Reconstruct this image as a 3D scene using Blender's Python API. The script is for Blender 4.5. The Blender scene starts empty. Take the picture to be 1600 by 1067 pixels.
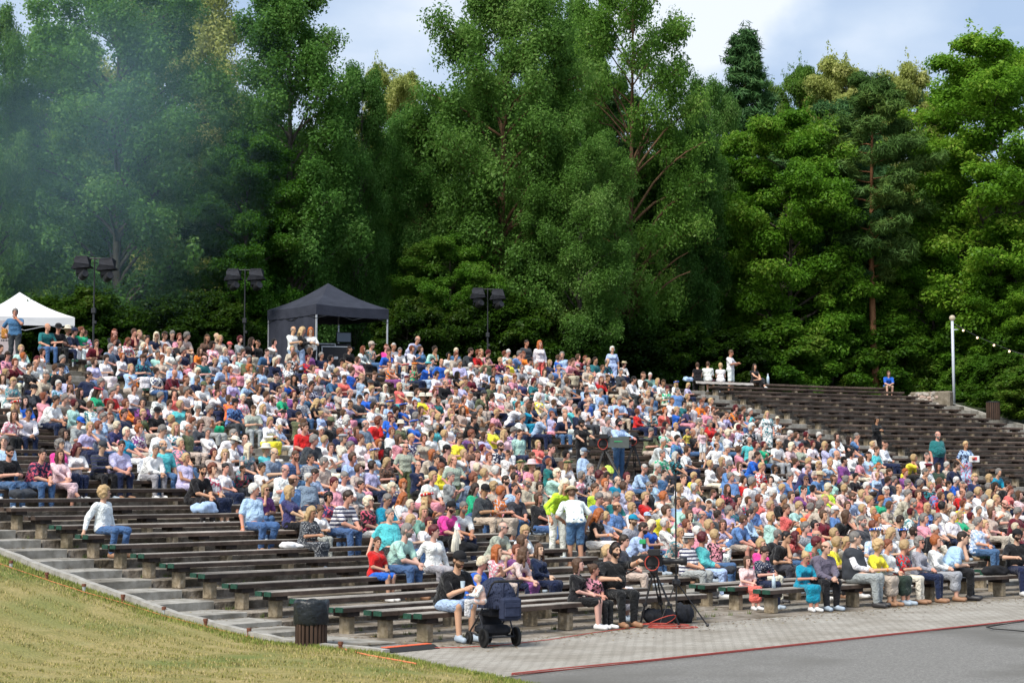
import bpy, math, random
import numpy as np
from mathutils import Vector, Matrix

S = bpy.context.scene
random.seed(7)
R = math.radians

# ------------------------------------------------------------------ camera
CAM_F, CAM_P, CAM_H, CAM_R = 2826.69, 0.0754974, 2.505022, 0.0   # focal px (1600 wide), pitch, height, roll
cam_data = bpy.data.cameras.new('camera')
cam_data.sensor_width = 36.0
cam_data.lens = CAM_F / 1600 * 36.0
cam_data.clip_end = 2000
cam_data.clip_start = 0.5
cam_data.dof.use_dof = True
cam_data.dof.focus_distance = 42.0
cam_data.dof.aperture_fstop = 5.0
cam = bpy.data.objects.new('camera', cam_data)
S.collection.objects.link(cam)
cam.matrix_world = Matrix.Translation((0, 0, CAM_H)) @ Matrix.Rotation(math.pi/2 + CAM_P, 4, 'X') @ Matrix.Rotation(CAM_R, 4, 'Z')
S.camera = cam

# ------------------------------------------------------------------ light
SUN_EL, SUN_AZ = 50.0, 215.0        # azimuth of the sun, degrees clockwise from +Y (behind and left of the camera)
world = bpy.data.worlds.new('World'); S.world = world; world.use_nodes = True
def sky_world():
    nt = world.node_tree; nt.nodes.clear()
    N = nt.nodes.new; L = nt.links.new
    out = N('ShaderNodeOutputWorld'); bg = N('ShaderNodeBackground')
    sky = N('ShaderNodeTexSky'); sky.sky_type = 'NISHITA'; sky.sun_disc = False
    sky.sun_elevation = R(SUN_EL); sky.sun_rotation = R(SUN_AZ)
    sky.air_density = 1.0; sky.dust_density = 1.5; sky.ozone_density = 1.5
    tc = N('ShaderNodeTexCoord')
    mp = N('ShaderNodeMapping'); mp.inputs['Scale'].default_value = (1, 1, 2.2); mp.inputs['Location'].default_value = (1.3, 0.2, 0.45)
    L(tc.outputs['Generated'], mp.inputs['Vector'])
    no = N('ShaderNodeTexNoise'); no.inputs['Scale'].default_value = 5.0; no.inputs['Detail'].default_value = 7; no.inputs['Roughness'].default_value = 0.48
    L(mp.outputs[0], no.inputs['Vector'])
    # cloud deck: bright white patches over a blue grey veil
    ramp = N('ShaderNodeValToRGB')
    ramp.color_ramp.elements[0].position = 0.36; ramp.color_ramp.elements[0].color = (4.4, 5.7, 7.8, 1)
    ramp.color_ramp.elements[1].position = 0.62; ramp.color_ramp.elements[1].color = (8.8, 9.3, 10.1, 1)
    e = ramp.color_ramp.elements.new(0.48); e.color = (6.1, 7.2, 8.8, 1)
    # a bright cloud bank over the middle of the wood, darker veil to its right
    nd = N('ShaderNodeTexNoise'); nd.inputs['Scale'].default_value = 14; nd.inputs['Detail'].default_value = 6; L(tc.outputs['Generated'], nd.inputs['Vector'])
    dv = N('ShaderNodeVectorMath'); dv.operation = 'MULTIPLY_ADD'; L(nd.outputs['Color'], dv.inputs[0]); dv.inputs[1].default_value = (.07, .07, .07); L(tc.outputs['Generated'], dv.inputs[2])
    ds = N('ShaderNodeVectorMath'); ds.operation = 'DISTANCE'; L(dv.outputs[0], ds.inputs[0]); ds.inputs[1].default_value = (.095+.035, .955+.035, .270+.035)
    lb = N('ShaderNodeMapRange'); lb.interpolation_type = 'SMOOTHSTEP'; lb.inputs['From Min'].default_value = .035; lb.inputs['From Max'].default_value = .085; lb.inputs['To Min'].default_value = .30; lb.inputs['To Max'].default_value = 0; L(ds.outputs['Value'], lb.inputs['Value'])
    sp = N('ShaderNodeSeparateXYZ'); L(tc.outputs['Generated'], sp.inputs[0])
    rv = N('ShaderNodeMapRange'); rv.interpolation_type = 'SMOOTHSTEP'; rv.inputs['From Min'].default_value = .105; rv.inputs['From Max'].default_value = .15; rv.inputs['To Min'].default_value = 0; rv.inputs['To Max'].default_value = -.16; L(sp.outputs[0], rv.inputs['Value'])
    a1 = N('ShaderNodeMath'); L(no.outputs['Fac'], a1.inputs[0]); L(lb.outputs[0], a1.inputs[1]); a2 = N('ShaderNodeMath'); L(a1.outputs[0], a2.inputs[0]); L(rv.outputs[0], a2.inputs[1])
    L(a2.outputs[0], ramp.inputs['Fac'])
    mix = N('ShaderNodeMixRGB'); mix.inputs['Fac'].default_value = 0.85
    L(sky.outputs[0], mix.inputs[1]); L(ramp.outputs[0], mix.inputs[2])
    L(mix.outputs[0], bg.inputs['Color']); bg.inputs['Strength'].default_value = 0.066
    L(bg.outputs[0], out.inputs['Surface'])
sky_world()
sun_data = bpy.data.lights.new('sun', 'SUN'); sun_data.energy = 2.7; sun_data.angle = R(24); sun_data.color = (1.0, 0.95, 0.86)
sun = bpy.data.objects.new('sun', sun_data); S.collection.objects.link(sun)
_a, _e = R(SUN_AZ), R(SUN_EL)
sun_dir = Vector((math.sin(_a)*math.cos(_e), math.cos(_a)*math.cos(_e), math.sin(_e)))
sun.rotation_euler = sun_dir.to_track_quat('Z', 'Y').to_euler()
sun.location = (0, 0, 60)
S.view_settings.view_transform = 'Standard'; S.view_settings.look = 'None'
S.view_settings.gamma = 1.0; S.view_settings.exposure = 0.84
S.cycles.max_bounces = 6; S.cycles.diffuse_bounces = 3; S.cycles.glossy_bounces = 2
S.cycles.transmission_bounces = 3; S.cycles.transparent_max_bounces = 6; S.cycles.volume_bounces = 0
S.cycles.use_denoising = True

# ------------------------------------------------------------------ amphitheatre geometry
CX, CY, R0, PITCH = 108.170688, -78.293929, 152.453562, 0.915468
NROW = 37
_KN = [0, 2, 5, 9, 14, 24, 36]; _ZN = [0, 0.0046, 0.266408, 0.842142, 1.63971, 3.501962, 6.209122]
def tread(k): return float(np.interp(k, _KN, _ZN))
def ground_z(r): return tread((r - R0) / PITCH)
def pol(r, a): return CX + r*math.cos(R(a)), CY + r*math.sin(R(a))
def row_r(k): return R0 + PITCH*k
def proj(X, Y, Z):
    c, s = math.cos(CAM_P), math.sin(CAM_P); dz = Z - CAM_H
    D = Y*c + dz*s; U = -Y*s + dz*c
    X, U = X + CAM_R*U, U - CAM_R*X
    return 800 + CAM_F*X/D, 533.5 - CAM_F*U/D
def ray(x, y):
    t = (x-800)/CAM_F; v = (533.5-y)/CAM_F
    t, v = t - CAM_R*v, v + CAM_R*t
    c, s = math.cos(CAM_P), math.sin(CAM_P)
    return t, c - v*s, s + v*c
def at_depth(x, y, Y):            # world point seen at photo pixel (x,y), Y metres away
    r = ray(x, y); L = Y / r[1]
    return r[0]*L, Y, CAM_H + r[2]*L
def on_plane(x, y, z):
    r = ray(x, y); L = (z - CAM_H)/r[2]
    return r[0]*L, r[1]*L, z
def on_row(k, x, z, dr=0.0):      # point on row circle k seen in photo column x, at height z
    RR = row_r(k) + dr; y = 700.0
    for _ in range(6):
        dx, dy, _z = ray(x, y); n = math.hypot(dx, dy); ux, uy = dx/n, dy/n
        b = ux*CX + uy*CY; L = b + math.sqrt(max(0, b*b - (CX*CX + CY*CY - RR*RR)))
        X, Y = ux*L, uy*L; y = proj(X, Y, z)[1]
    return X, Y, y
def on_hill(x, y):                # point of the stepped ground seen at photo pixel (x,y)
    r = ray(x, y)
    for i in range(2400):
        Y = 15 + i*0.05; L = Y/r[1]; X = r[0]*L; z = CAM_H + r[2]*L
        if z < max(0, ground_z(math.hypot(X-CX, Y-CY))): break
    return X, Y, z
def ang(X, Y): return math.degrees(math.atan2(Y-CY, X-CX))
def face_centre(X, Y):            # z rotation that turns a thing's front (-Y) to the stage
    return math.atan2(CY-Y, CX-X) + math.pi/2

# ------------------------------------------------------------------ object helpers
COL = S.collection
def tag(o, label=None, cat=None, group=None, kind=None):
    if label: o['label'] = label
    if cat: o['category'] = cat
    if group: o['group'] = group
    if kind: o['kind'] = kind
    return o
def empty(name, loc=(0, 0, 0), rz=0.0):
    o = bpy.data.objects.new(name, None); o.location = loc; o.rotation_euler = (0, 0, rz); o.empty_display_size = 0.2
    COL.objects.link(o); return o
def mesh_from(name, V, F, mats=(), mi=None, smooth=False):
    V = np.asarray(V, dtype=np.float32).reshape(-1, 3)
    me = bpy.data.meshes.new(name)
    if isinstance(F, np.ndarray):
        n = F.shape[1]; me.vertices.add(len(V)); me.vertices.foreach_set('co', V.ravel())
        me.loops.add(F.size); me.loops.foreach_set('vertex_index', F.astype(np.int32).ravel())
        me.polygons.add(len(F)); me.polygons.foreach_set('loop_start', np.arange(0, F.size, n, dtype=np.int32))
        try: me.polygons.foreach_set('loop_total', np.full(len(F), n, dtype=np.int32))
        except Exception: pass
        me.update(calc_edges=True)
    else:
        me.from_pydata(V.tolist(), [], [list(f) for f in F]); me.update()
    for m in mats: me.materials.append(m)
    if mi is not None: me.polygons.foreach_set('material_index', np.asarray(mi, dtype=np.int32))
    me.polygons.foreach_set('use_smooth', np.full(len(me.polygons), bool(smooth)))
    me.update()
    return me
def link(name, me, parent=None, loc=(0, 0, 0), rot=(0, 0, 0), scale=(1, 1, 1)):
    o = bpy.data.objects.new(name, me); o.location = loc; o.rotation_euler = rot; o.scale = scale
    COL.objects.link(o)
    if parent: o.parent = parent
    return o

class MB:
    """collects shapes and links them as one mesh object"""
    def __init__(s): s.V = []; s.F = []; s.M = []
    def add(s, V, F, m=0):
        o = len(s.V); s.V += [tuple(v) for v in V]; s.F += [tuple(i+o for i in f) for f in F]; s.M += [m]*len(F); return s
    def box(s, c, d, rz=0.0, m=0, bev=0.0, rot=None):
        hx, hy, hz = d[0]/2, d[1]/2, d[2]/2
        M = rot if rot is not None else Matrix.Rotation(rz, 3, 'Z')
        if bev <= 0:
            P = [(-hx,-hy,-hz),(hx,-hy,-hz),(hx,hy,-hz),(-hx,hy,-hz),(-hx,-hy,hz),(hx,-hy,hz),(hx,hy,hz),(-hx,hy,hz)]
            F = [(3,2,1,0),(4,5,6,7),(0,1,5,4),(1,2,6,5),(2,3,7,6),(3,0,4,7)]
        else:
            b = min(bev, hx*.9, hy*.9, hz*.9); P = []; 
            for z, q in ((-hz, b), (-hz+b, 0), (hz-b, 0), (hz, b)):
                x, y = hx-q, hy-q; e = b if q == 0 else b*.6
                P += [(-x+e,-y,z),(x-e,-y,z),(x,-y+e,z),(x,y-e,z),(x-e,y,z),(-x+e,y,z),(-x,y-e,z),(-x,-y+e,z)]
            F = [tuple(reversed(range(8))), tuple(range(24, 32))]
            for r in range(3):
                for i in range(8): j = (i+1) % 8; F.append((r*8+i, r*8+j, r*8+8+j, r*8+8+i))
        c = Vector(c); return s.add([M @ Vector(p) + c for p in P], F, m)
    def tube(s, pts, rad, n=8, m=0, caps=True):
        pts = [Vector(p) for p in pts]; rr = rad if isinstance(rad, (list, tuple)) else [rad]*len(pts)
        V = []; F = []; up = None
        for i, p in enumerate(pts):
            t = (pts[min(i+1, len(pts)-1)] - pts[max(i-1, 0)])
            t = t.normalized() if t.length > 1e-9 else Vector((0, 0, 1))
            if up is None: up = Vector((0, 0, 1)) if abs(t.z) < .9 else Vector((1, 0, 0))
            a = t.cross(up).normalized(); b = a.cross(t).normalized(); up = b
            for j in range(n):
                q = 2*math.pi*j/n; V.append(p + a*(math.cos(q)*rr[i]) + b*(math.sin(q)*rr[i]))
        for i in range(len(pts)-1):
            for j in range(n):
                k = (j+1) % n; F.append((i*n+j, i*n+k, (i+1)*n+k, (i+1)*n+j))
        if caps: F.append(tuple(reversed(range(n)))); F.append(tuple(range((len(pts)-1)*n, len(pts)*n)))
        return s.add(V, F, m)
    def lathe(s, prof, c=(0, 0, 0), n=20, m=0, axis='z', rot=None):
        V = []; F = []; k = len(prof); c = Vector(c)
        M = rot if rot is not None else Matrix.Identity(3)
        for r, z in prof:
            for j in range(n):
                q = 2*math.pi*j/n; V.append(M @ Vector((r*math.cos(q), r*math.sin(q), z)) + c)
        for i in range(k-1):
            for j in range(n): l = (j+1) % n; F.append((i*n+j, i*n+l, (i+1)*n+l, (i+1)*n+j))
        if prof[0][0] > 1e-6: F.append(tuple(reversed(range(n))))
        if prof[-1][0] > 1e-6: F.append(tuple(range((k-1)*n, k*n)))
        return s.add(V, F, m)
    def ball(s, c, r, n=10, m=0, sc=(1, 1, 1)):
        prof = [(math.sin(math.pi*i/n)*1.0+1e-7, -math.cos(math.pi*i/n)) for i in range(n+1)]
        V = []; F = []
        for a, z in prof:
            for j in range(n*2): q = math.pi*j/n; V.append((c[0]+r*sc[0]*a*math.cos(q), c[1]+r*sc[1]*a*math.sin(q), c[2]+r*sc[2]*z))
        for i in range(n):
            for j in range(n*2): l = (j+1) % (n*2); F.append((i*n*2+j, i*n*2+l, (i+1)*n*2+l, (i+1)*n*2+j))
        return s.add(V, F, m)
    def mesh(s, name, mats, smooth=False): return mesh_from(name, s.V, s.F, mats if isinstance(mats, (list, tuple)) else [mats], s.M, smooth)
    def build(s, name, mats, parent=None, smooth=False, loc=(0, 0, 0), rot=(0, 0, 0)):
        return link(name, s.mesh(name, mats, smooth), parent, loc, rot)

# ------------------------------------------------------------------ materials
def new_mat(name, base=(.5, .5, .5), rough=.8, metal=0.0, spec=None):
    m = bpy.data.materials.new(name); m.use_nodes = True
    b = m.node_tree.nodes['Principled BSDF']; b.inputs['Base Color'].default_value = (*base, 1)
    b.inputs['Roughness'].default_value = rough; b.inputs['Metallic'].default_value = metal
    if spec is not None: b.inputs['Specular IOR Level'].default_value = spec
    return m
def nodes(m): nt = m.node_tree; return nt, nt.nodes.new, nt.links.new, nt.nodes['Principled BSDF']
def noise_mat(name, stops, scale=3.0, detail=6, rough=.85, coord='Object', bump=0.0, bscale=None, stretch=(1, 1, 1), rgh=.6, spec=.3, second=None, metal=0.0):
    """colour ramp over noise in world/object space, optional second coarse variation (colour, scale, lo, hi)"""
    m = new_mat(name, rough=rough, spec=spec, metal=metal); nt, N, L, b = nodes(m)
    tc = N('ShaderNodeTexCoord'); mp = N('ShaderNodeMapping'); mp.inputs['Scale'].default_value = stretch
    if coord == 'World':
        g = N('ShaderNodeNewGeometry'); L(g.outputs['Position'], mp.inputs[0])
    else: L(tc.outputs[coord], mp.inputs[0])
    no = N('ShaderNodeTexNoise'); no.inputs['Scale'].default_value = scale; no.inputs['Detail'].default_value = detail; no.inputs['Roughness'].default_value = rgh
    L(mp.outputs[0], no.inputs['Vector'])
    cr = N('ShaderNodeValToRGB'); els = cr.color_ramp.elements
    els[0].position, els[0].color = stops[0][0], (*stops[0][1], 1); els[1].position, els[1].color = stops[-1][0], (*stops[-1][1], 1)
    for p, c in stops[1:-1]: e = els.new(p); e.color = (*c, 1)
    L(no.outputs['Fac'], cr.inputs['Fac']); colo = cr.outputs[0]
    if second:
        c2, s2, lo, hi = second
        n2 = N('ShaderNodeTexNoise'); n2.inputs['Scale'].default_value = s2; n2.inputs['Detail'].default_value = 5; L(mp.outputs[0], n2.inputs['Vector'])
        mr = N('ShaderNodeMapRange'); mr.inputs['From Min'].default_value = lo; mr.inputs['From Max'].default_value = hi; L(n2.outputs['Fac'], mr.inputs['Value'])
        mx = N('ShaderNodeMixRGB'); L(mr.outputs[0], mx.inputs['Fac']); L(colo, mx.inputs[1]); mx.inputs[2].default_value = (*c2, 1); colo = mx.outputs[0]
    L(colo, b.inputs['Base Color'])
    if bump > 0:
        nb = N('ShaderNodeTexNoise'); nb.inputs['Scale'].default_value = bscale or scale*4; nb.inputs['Detail'].default_value = 4; L(mp.outputs[0], nb.inputs['Vector'])
        bp = N('ShaderNodeBump'); bp.inputs['Strength'].default_value = 1.0; bp.inputs['Distance'].default_value = bump; L(nb.outputs['Fac'], bp.inputs['Height']); L(bp.outputs[0], b.inputs['Normal'])
    return m
# ------------------------------------------------------------------ ground, terraces, benches
A_LEFT, A_RIGHT = 135.97, 119.28
A_KERB, A_RKERB = 136.44, 118.55
AISLES = [(132.32, 131.62), (128.8, 128.15), (123.35, 122.68)]

M_asphalt = noise_mat('asphalt', [(.3, (.085, .08, .073)), (.5, (.175, .168, .155)), (.7, (.33, .315, .29))], scale=28, detail=10, rgh=.8, coord='World', rough=.9, bump=.006, bscale=60, second=((.12, .113, .10), .28, .46, .62))
def paving_mat():
    m = new_mat('light_paving', rough=.88, spec=.25); nt, N, L, b = nodes(m)
    g = N('ShaderNodeNewGeometry'); mp = N('ShaderNodeMapping'); mp.inputs['Rotation'].default_value = (0, 0, R(-40)); L(g.outputs['Position'], mp.inputs[0])
    br = N('ShaderNodeTexBrick'); br.inputs['Scale'].default_value = 1.0; br.inputs['Brick Width'].default_value = .21; br.inputs['Row Height'].default_value = .105
    br.inputs['Mortar Size'].default_value = .010; br.inputs['Color1'].default_value = (.40, .372, .325, 1); br.inputs['Color2'].default_value = (.33, .302, .26, 1); br.inputs['Mortar'].default_value = (.17, .155, .13, 1)
    L(mp.outputs[0], br.inputs['Vector'])
    no = N('ShaderNodeTexNoise'); no.inputs['Scale'].default_value = .9; no.inputs['Detail'].default_value = 6; L(mp.outputs[0], no.inputs['Vector'])
    mx = N('ShaderNodeMixRGB'); mx.blend_type = 'MULTIPLY'; mx.inputs['Fac'].default_value = .55
    cr = N('ShaderNodeValToRGB'); cr.color_ramp.elements[0].position = .3; cr.color_ramp.elements[0].color = (.52, .48, .42, 1); cr.color_ramp.elements[1].position = .6; cr.color_ramp.elements[1].color = (1, 1, 1, 1)
    L(no.outputs['Fac'], cr.inputs['Fac']); L(br.outputs['Color'], mx.inputs[1]); L(cr.outputs[0], mx.inputs[2]); L(mx.outputs[0], b.inputs['Base Color'])
    return m
M_paving = paving_mat()
M_terrace = noise_mat('terrace_stone', [(.3, (.14, .115, .088)), (.5, (.25, .215, .175)), (.72, (.37, .33, .28))], scale=5, coord='World', bump=.06, bscale=9, second=((.11, .088, .06), 1.4, .46, .62))
M_slab = noise_mat('concrete_slab', [(.3, (.17, .155, .13)), (.48, (.28, .262, .228)), (.68, (.40, .38, .34))], scale=4, coord='World', bump=.006, bscale=60, second=((.14, .125, .10), .9, .48, .64))
M_kerb = noise_mat('kerb_concrete', [(.3, (.25, .235, .205)), (.7, (.43, .41, .37))], scale=6, coord='World', bump=.006, bscale=50)
M_lawn = noise_mat('lawn', [(.28, (.14, .145, .038)), (.44, (.235, .205, .065)), (.56, (.33, .265, .105)), (.72, (.43, .35, .18))], scale=1.6, detail=12, rgh=.82, coord='World', bump=.05, bscale=22, second=((.13, .165, .035), .40, .50, .68))
M_forest_floor = noise_mat('forest_floor', [(.3, (.012, .02, .008)), (.7, (.05, .06, .025))], scale=1.5, coord='World', bump=.05, bscale=6)

# flat ground to the horizon
G = 900
me = mesh_from('ground', [(-G, -G, -0.012), (G, -G, -0.012), (G, G, -0.012), (-G, G, -0.012)], [(0, 1, 2, 3)], [M_asphalt])
tag(link('ground', me), kind='structure')

def ring_grid(rs, a0, a1, zf, da=.35):
    """annular sheet following height zf(r); a0/a1 may be functions of r"""
    V = []; F = []; n = 0
    n = max(2, int(abs((a1 if not callable(a1) else a1(rs[0])) - (a0 if not callable(a0) else a0(rs[0])))/da)+1)
    for r in rs:
        lo = a0(r) if callable(a0) else a0; hi = a1(r) if callable(a1) else a1
        for i in range(n): x, y = pol(r, lo+(hi-lo)*i/(n-1)); V.append((x, y, zf(r, lo+(hi-lo)*i/(n-1))))
    for j in range(len(rs)-1):
        for i in range(n-1): F.append((j*n+i, (j+1)*n+i, (j+1)*n+i+1, j*n+i+1))
    return V, F
# paving in front of the benches
V, F = ring_grid([148.42, 150, 151, R0-.5], 108, lambda r: A_KERB-.01 if r > 151.5 else A_KERB+.6, lambda r, a: -0.004)
tag(link('forecourt_paving', mesh_from('forecourt_paving', V, F, [M_paving])), kind='structure')

# stepped terraces: one strip of tread and riser per row
def steps(name, spans, mat, lift, nose, k0=0, k1=NROW, da=.7, side=True):
    V = []; F = []
    for a0, a1 in spans:
        n = max(2, int(abs(a1-a0)/da)+2)
        for k in range(k0, k1):
            r0, r1 = row_r(k)-.5-nose, row_r(k)+.42; z = tread(k)+lift; zb = (tread(k-1) if k else 0)-.1
            if z - zb < .11 and k < 3: z += .012*k
            o = len(V)
            for i in range(n):
                a = a0+(a1-a0)*i/(n-1)
                for r, zz in ((r0, zb), (r0, z-.01), (r0+.02, z), (r1, z)): V.append((*pol(r, a), zz))
            for i in range(n-1):
                for j in range(3): F.append((o+i*4+j, o+i*4+j+1, o+(i+1)*4+j+1, o+(i+1)*4+j))
            if side:
                for i in (0, n-1):
                    q = [o+i*4+j for j in range(4)]; x, y, _ = V[q[3]]; V.append((x, y, zb)); F.append(tuple(q)+(len(V)-1,))
    return tag(link(name, mesh_from(name, V, F, [mat])), kind='structure')
steps('seating_terrace', [(A_RIGHT-.1, A_LEFT+.02)], M_terrace, 0, 0, da=.5)
steps('side_steps', [(A_LEFT+.04, A_KERB-.03), (A_RKERB+.04, A_RIGHT-.12)], M_slab, .022, .05, k0=1)
steps('aisle_steps', [(b+.03, a-.03) for a, b in AISLES], M_slab, .02, .03, k0=1)
# half-sunk kerbs beside the side steps
for a0, a1, nm in ((A_KERB-.020, A_KERB+.026, 'kerb'), (A_RKERB-.03, A_RKERB+.03, 'kerb')):
    rs = list(np.arange(R0-.7, row_r(NROW-1)+1.2, .45))
    V, F = ring_grid(rs, a0, a1, lambda r, a: ground_z(r+.25)+.06+.012*math.sin(r*5)*math.sin(r*1.7), da=.2)
    n0 = len(V); w = n0//len(rs)
    for i, r in enumerate(rs):
        for a in (a0, a1): V.append((*pol(r, a), ground_z(r)-.4))
    for i in range(len(rs)-1):
        F.append((i*w, n0+2*i, n0+2*i+2, (i+1)*w)); F.append((i*w+w-1, (i+1)*w+w-1, n0+2*i+3, n0+2*i+1))
    F.append((0, w-1, n0+1, n0))
    tag(link(nm, mesh_from(nm, V, F, [M_kerb])), kind='structure')

# lawn beside the left steps
def lawn_edge(r): return A_KERB+.03 if r > 151.8 else A_KERB+.03+(151.8-r)*.125
rs = [115, 130, 140]+list(np.arange(142, 200, .5))
rng = np.random.RandomState(3)
def lawn_z(r, a):
    q = a-lawn_edge(r); s = min(1, q/.3)
    return .03*s + max(0, ground_z(r)) + .04*math.sin(r*1.3+a*5)*s*.6 + .02*math.sin(a*31+r*.7)*s + (0.03 if r < 152 else 0)*s - (.01 if q < .01 else 0)
V, F = ring_grid(rs, lawn_edge, lambda r: 163, lawn_z, da=.25)
lawn = tag(link('lawn', mesh_from('lawn', V, F, [M_lawn], smooth=True)), kind='structure')
V, F = ring_grid(list(np.arange(180, 200, 1.0)), 90, A_RKERB-.03, lambda r, a: max(0.02, ground_z(r)-.1), da=1)
tag(link('forest_floor', mesh_from('forest_floor', V, F, [M_forest_floor], smooth=True)), kind='structure')
V, F = ring_grid(list(np.arange(142, 180.5, 1.0)), 90, A_RKERB-.03, lambda r, a: max(0.02, ground_z(r)+.03-.12*max(0, A_RKERB-a-.4)), da=.6)
tag(link('lawn', mesh_from('lawn', V, F, [M_lawn], smooth=True)), kind='structure')
# plateau behind the top row
V, F = ring_grid([row_r(36)+.40, row_r(36)+3, 194, 209, 230, 255], 92, 165, lambda r, a: tread(36)-.03-(r > 262)*.5, da=1.5)
tag(link('forest_floor', mesh_from('forest_floor', V, F, [M_forest_floor])), kind='structure')

# grass blades, only where the lawn is near (stuff)
def grass():
    rng = np.random.RandomState(11); n = 190000
    r = rng.uniform(143, 167, n); q = rng.rand(n)**1.25*6.5
    e = np.array([lawn_edge(x) for x in r]); a = e+.005+q
    # thick green fringe along the kerb
    m = 16000; r2 = rng.uniform(144, 170, m); e2 = np.array([lawn_edge(x) for x in r2]); a2 = e2+np.abs(rng.normal(0, .05+.09*(.5+.5*np.sin(r2*2.1)*np.sin(r2*.77)), m))
    r = np.concatenate([r, r2]); a = np.concatenate([a, a2]); fr = np.concatenate([np.zeros(n), np.ones(m)])
    x = CX+r*np.cos(np.radians(a)); y = CY+r*np.sin(np.radians(a)); z = np.array([lawn_z(p, t) for p, t in zip(r, a)])
    keep = (y > 18) & (y < 42); x, y, z, fr = x[keep], y[keep], z[keep], fr[keep]; n = len(x)
    h = rng.uniform(.015, .038, n)*(1+fr*.9); w = rng.uniform(.004, .009, n)*1.3; t = rng.uniform(0, 6.28, n); l = rng.uniform(-.5, .5, (n, 2))*h[:, None]
    V = np.zeros((n, 3, 3)); V[:, 0] = np.c_[x-w*np.cos(t), y-w*np.sin(t), z-.01]; V[:, 1] = np.c_[x+w*np.cos(t), y+w*np.sin(t), z-.01]; V[:, 2] = np.c_[x+l[:, 0], y+l[:, 1], z+h]
    F = np.arange(n*3).reshape(n, 3)
    m1 = new_mat('grass_blade', rough=.8, spec=.2); nt, N, L, b = nodes(m1)
    g = N('ShaderNodeNewGeometry'); cr = N('ShaderNodeValToRGB'); el = cr.color_ramp.elements
    el[0].color = (.17, .19, .04, 1); el[1].color = (.48, .39, .19, 1); e_ = el.new(.45); e_.color = (.30, .27, .09, 1)
    L(g.outputs['Random Per Island'], cr.inputs['Fac']); L(cr.outputs[0], b.inputs['Base Color'])
    m2 = new_mat('green_blade', rough=.8, spec=.2); nt, N, L, b = nodes(m2)
    g = N('ShaderNodeNewGeometry'); cr = N('ShaderNodeValToRGB'); el = cr.color_ramp.elements
    el[0].color = (.09, .15, .02, 1); el[1].color = (.33, .34, .09, 1)
    L(g.outputs['Random Per Island'], cr.inputs['Fac']); L(cr.outputs[0], b.inputs['Base Color'])
    me = mesh_from('grass', V.reshape(-1, 3), F, [m1, m2], (fr > .5).astype(int))
    tag(link('grass', me), 'short dry yellow green grass of the lawn beside the steps', 'grass', kind='stuff')
grass()

# benches: two weathered planks on concrete legs
M_plank = noise_mat('weathered_plank', [(.25, (.055, .047, .042)), (.5, (.115, .10, .088)), (.75, (.22, .20, .18))], scale=2.2, detail=8, coord='World', rough=.62, bump=.004, bscale=30, stretch=(1, 1, 1), second=((.05, .03, .022), .5, .42, .75))
def plank_mat(name='painted_plank', dark=False):
    m = new_mat(name, rough=.6, spec=.35); nt, N, L, b = nodes(m)
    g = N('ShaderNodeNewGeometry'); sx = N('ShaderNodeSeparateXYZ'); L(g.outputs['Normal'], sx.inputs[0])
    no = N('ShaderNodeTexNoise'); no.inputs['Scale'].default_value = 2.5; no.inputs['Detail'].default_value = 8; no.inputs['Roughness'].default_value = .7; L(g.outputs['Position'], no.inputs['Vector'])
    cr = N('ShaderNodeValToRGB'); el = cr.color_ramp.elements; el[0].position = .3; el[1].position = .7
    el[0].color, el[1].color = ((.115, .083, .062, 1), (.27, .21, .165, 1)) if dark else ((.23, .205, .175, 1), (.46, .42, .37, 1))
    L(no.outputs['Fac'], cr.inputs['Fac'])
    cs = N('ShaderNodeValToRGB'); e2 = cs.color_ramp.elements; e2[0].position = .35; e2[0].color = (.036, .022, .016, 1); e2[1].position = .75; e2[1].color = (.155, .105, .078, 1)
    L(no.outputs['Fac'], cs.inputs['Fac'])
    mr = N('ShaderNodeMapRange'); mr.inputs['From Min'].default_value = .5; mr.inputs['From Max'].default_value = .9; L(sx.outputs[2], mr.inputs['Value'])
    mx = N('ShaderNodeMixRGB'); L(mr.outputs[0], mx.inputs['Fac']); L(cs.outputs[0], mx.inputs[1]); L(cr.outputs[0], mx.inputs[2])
    oi = N('ShaderNodeObjectInfo'); rm = N('ShaderNodeMapRange'); rm.inputs['To Min'].default_value = .68; rm.inputs['To Max'].default_value = 1.25; L(oi.outputs['Random'], rm.inputs['Value'])
    n3 = N('ShaderNodeTexNoise'); n3.inputs['Scale'].default_value = .9; n3.inputs['Detail'].default_value = 6; L(g.outputs['Position'], n3.inputs['Vector']); r3 = N('ShaderNodeMapRange'); r3.inputs['From Min'].default_value = .3; r3.inputs['From Max'].default_value = .7; r3.inputs['To Min'].default_value = .6; r3.inputs['To Max'].default_value = 1.3; L(n3.outputs['Fac'], r3.inputs['Value'])
    ml = N('ShaderNodeMath'); ml.operation = 'MULTIPLY'; L(rm.outputs[0], ml.inputs[0]); L(r3.outputs[0], ml.inputs[1])
    m4 = N('ShaderNodeMixRGB'); m4.blend_type = 'MULTIPLY'; m4.inputs['Fac'].default_value = 1; L(mx.outputs[0], m4.inputs[1]); L(ml.outputs[0], m4.inputs[2]); L(m4.outputs[0], b.inputs['Base Color'])
    bp = N('ShaderNodeBump'); bp.inputs['Distance'].default_value = .01; L(no.outputs['Fac'], bp.inputs['Height']); L(bp.outputs[0], b.inputs['Normal'])
    return m
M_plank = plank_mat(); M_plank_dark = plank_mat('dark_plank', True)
M_green = noise_mat('green_paint', [(.3, (.010, .035, .024)), (.7, (.022, .085, .055))], scale=20, rough=.6)
M_leg = noise_mat('rough_concrete_leg', [(.3, (.13, .10, .065)), (.5, (.28, .225, .15)), (.7, (.40, .34, .26))], scale=9, detail=8, coord='World', bump=.012, bscale=30, second=((.12, .10, .06), 2.5, .5, .7))
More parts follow.
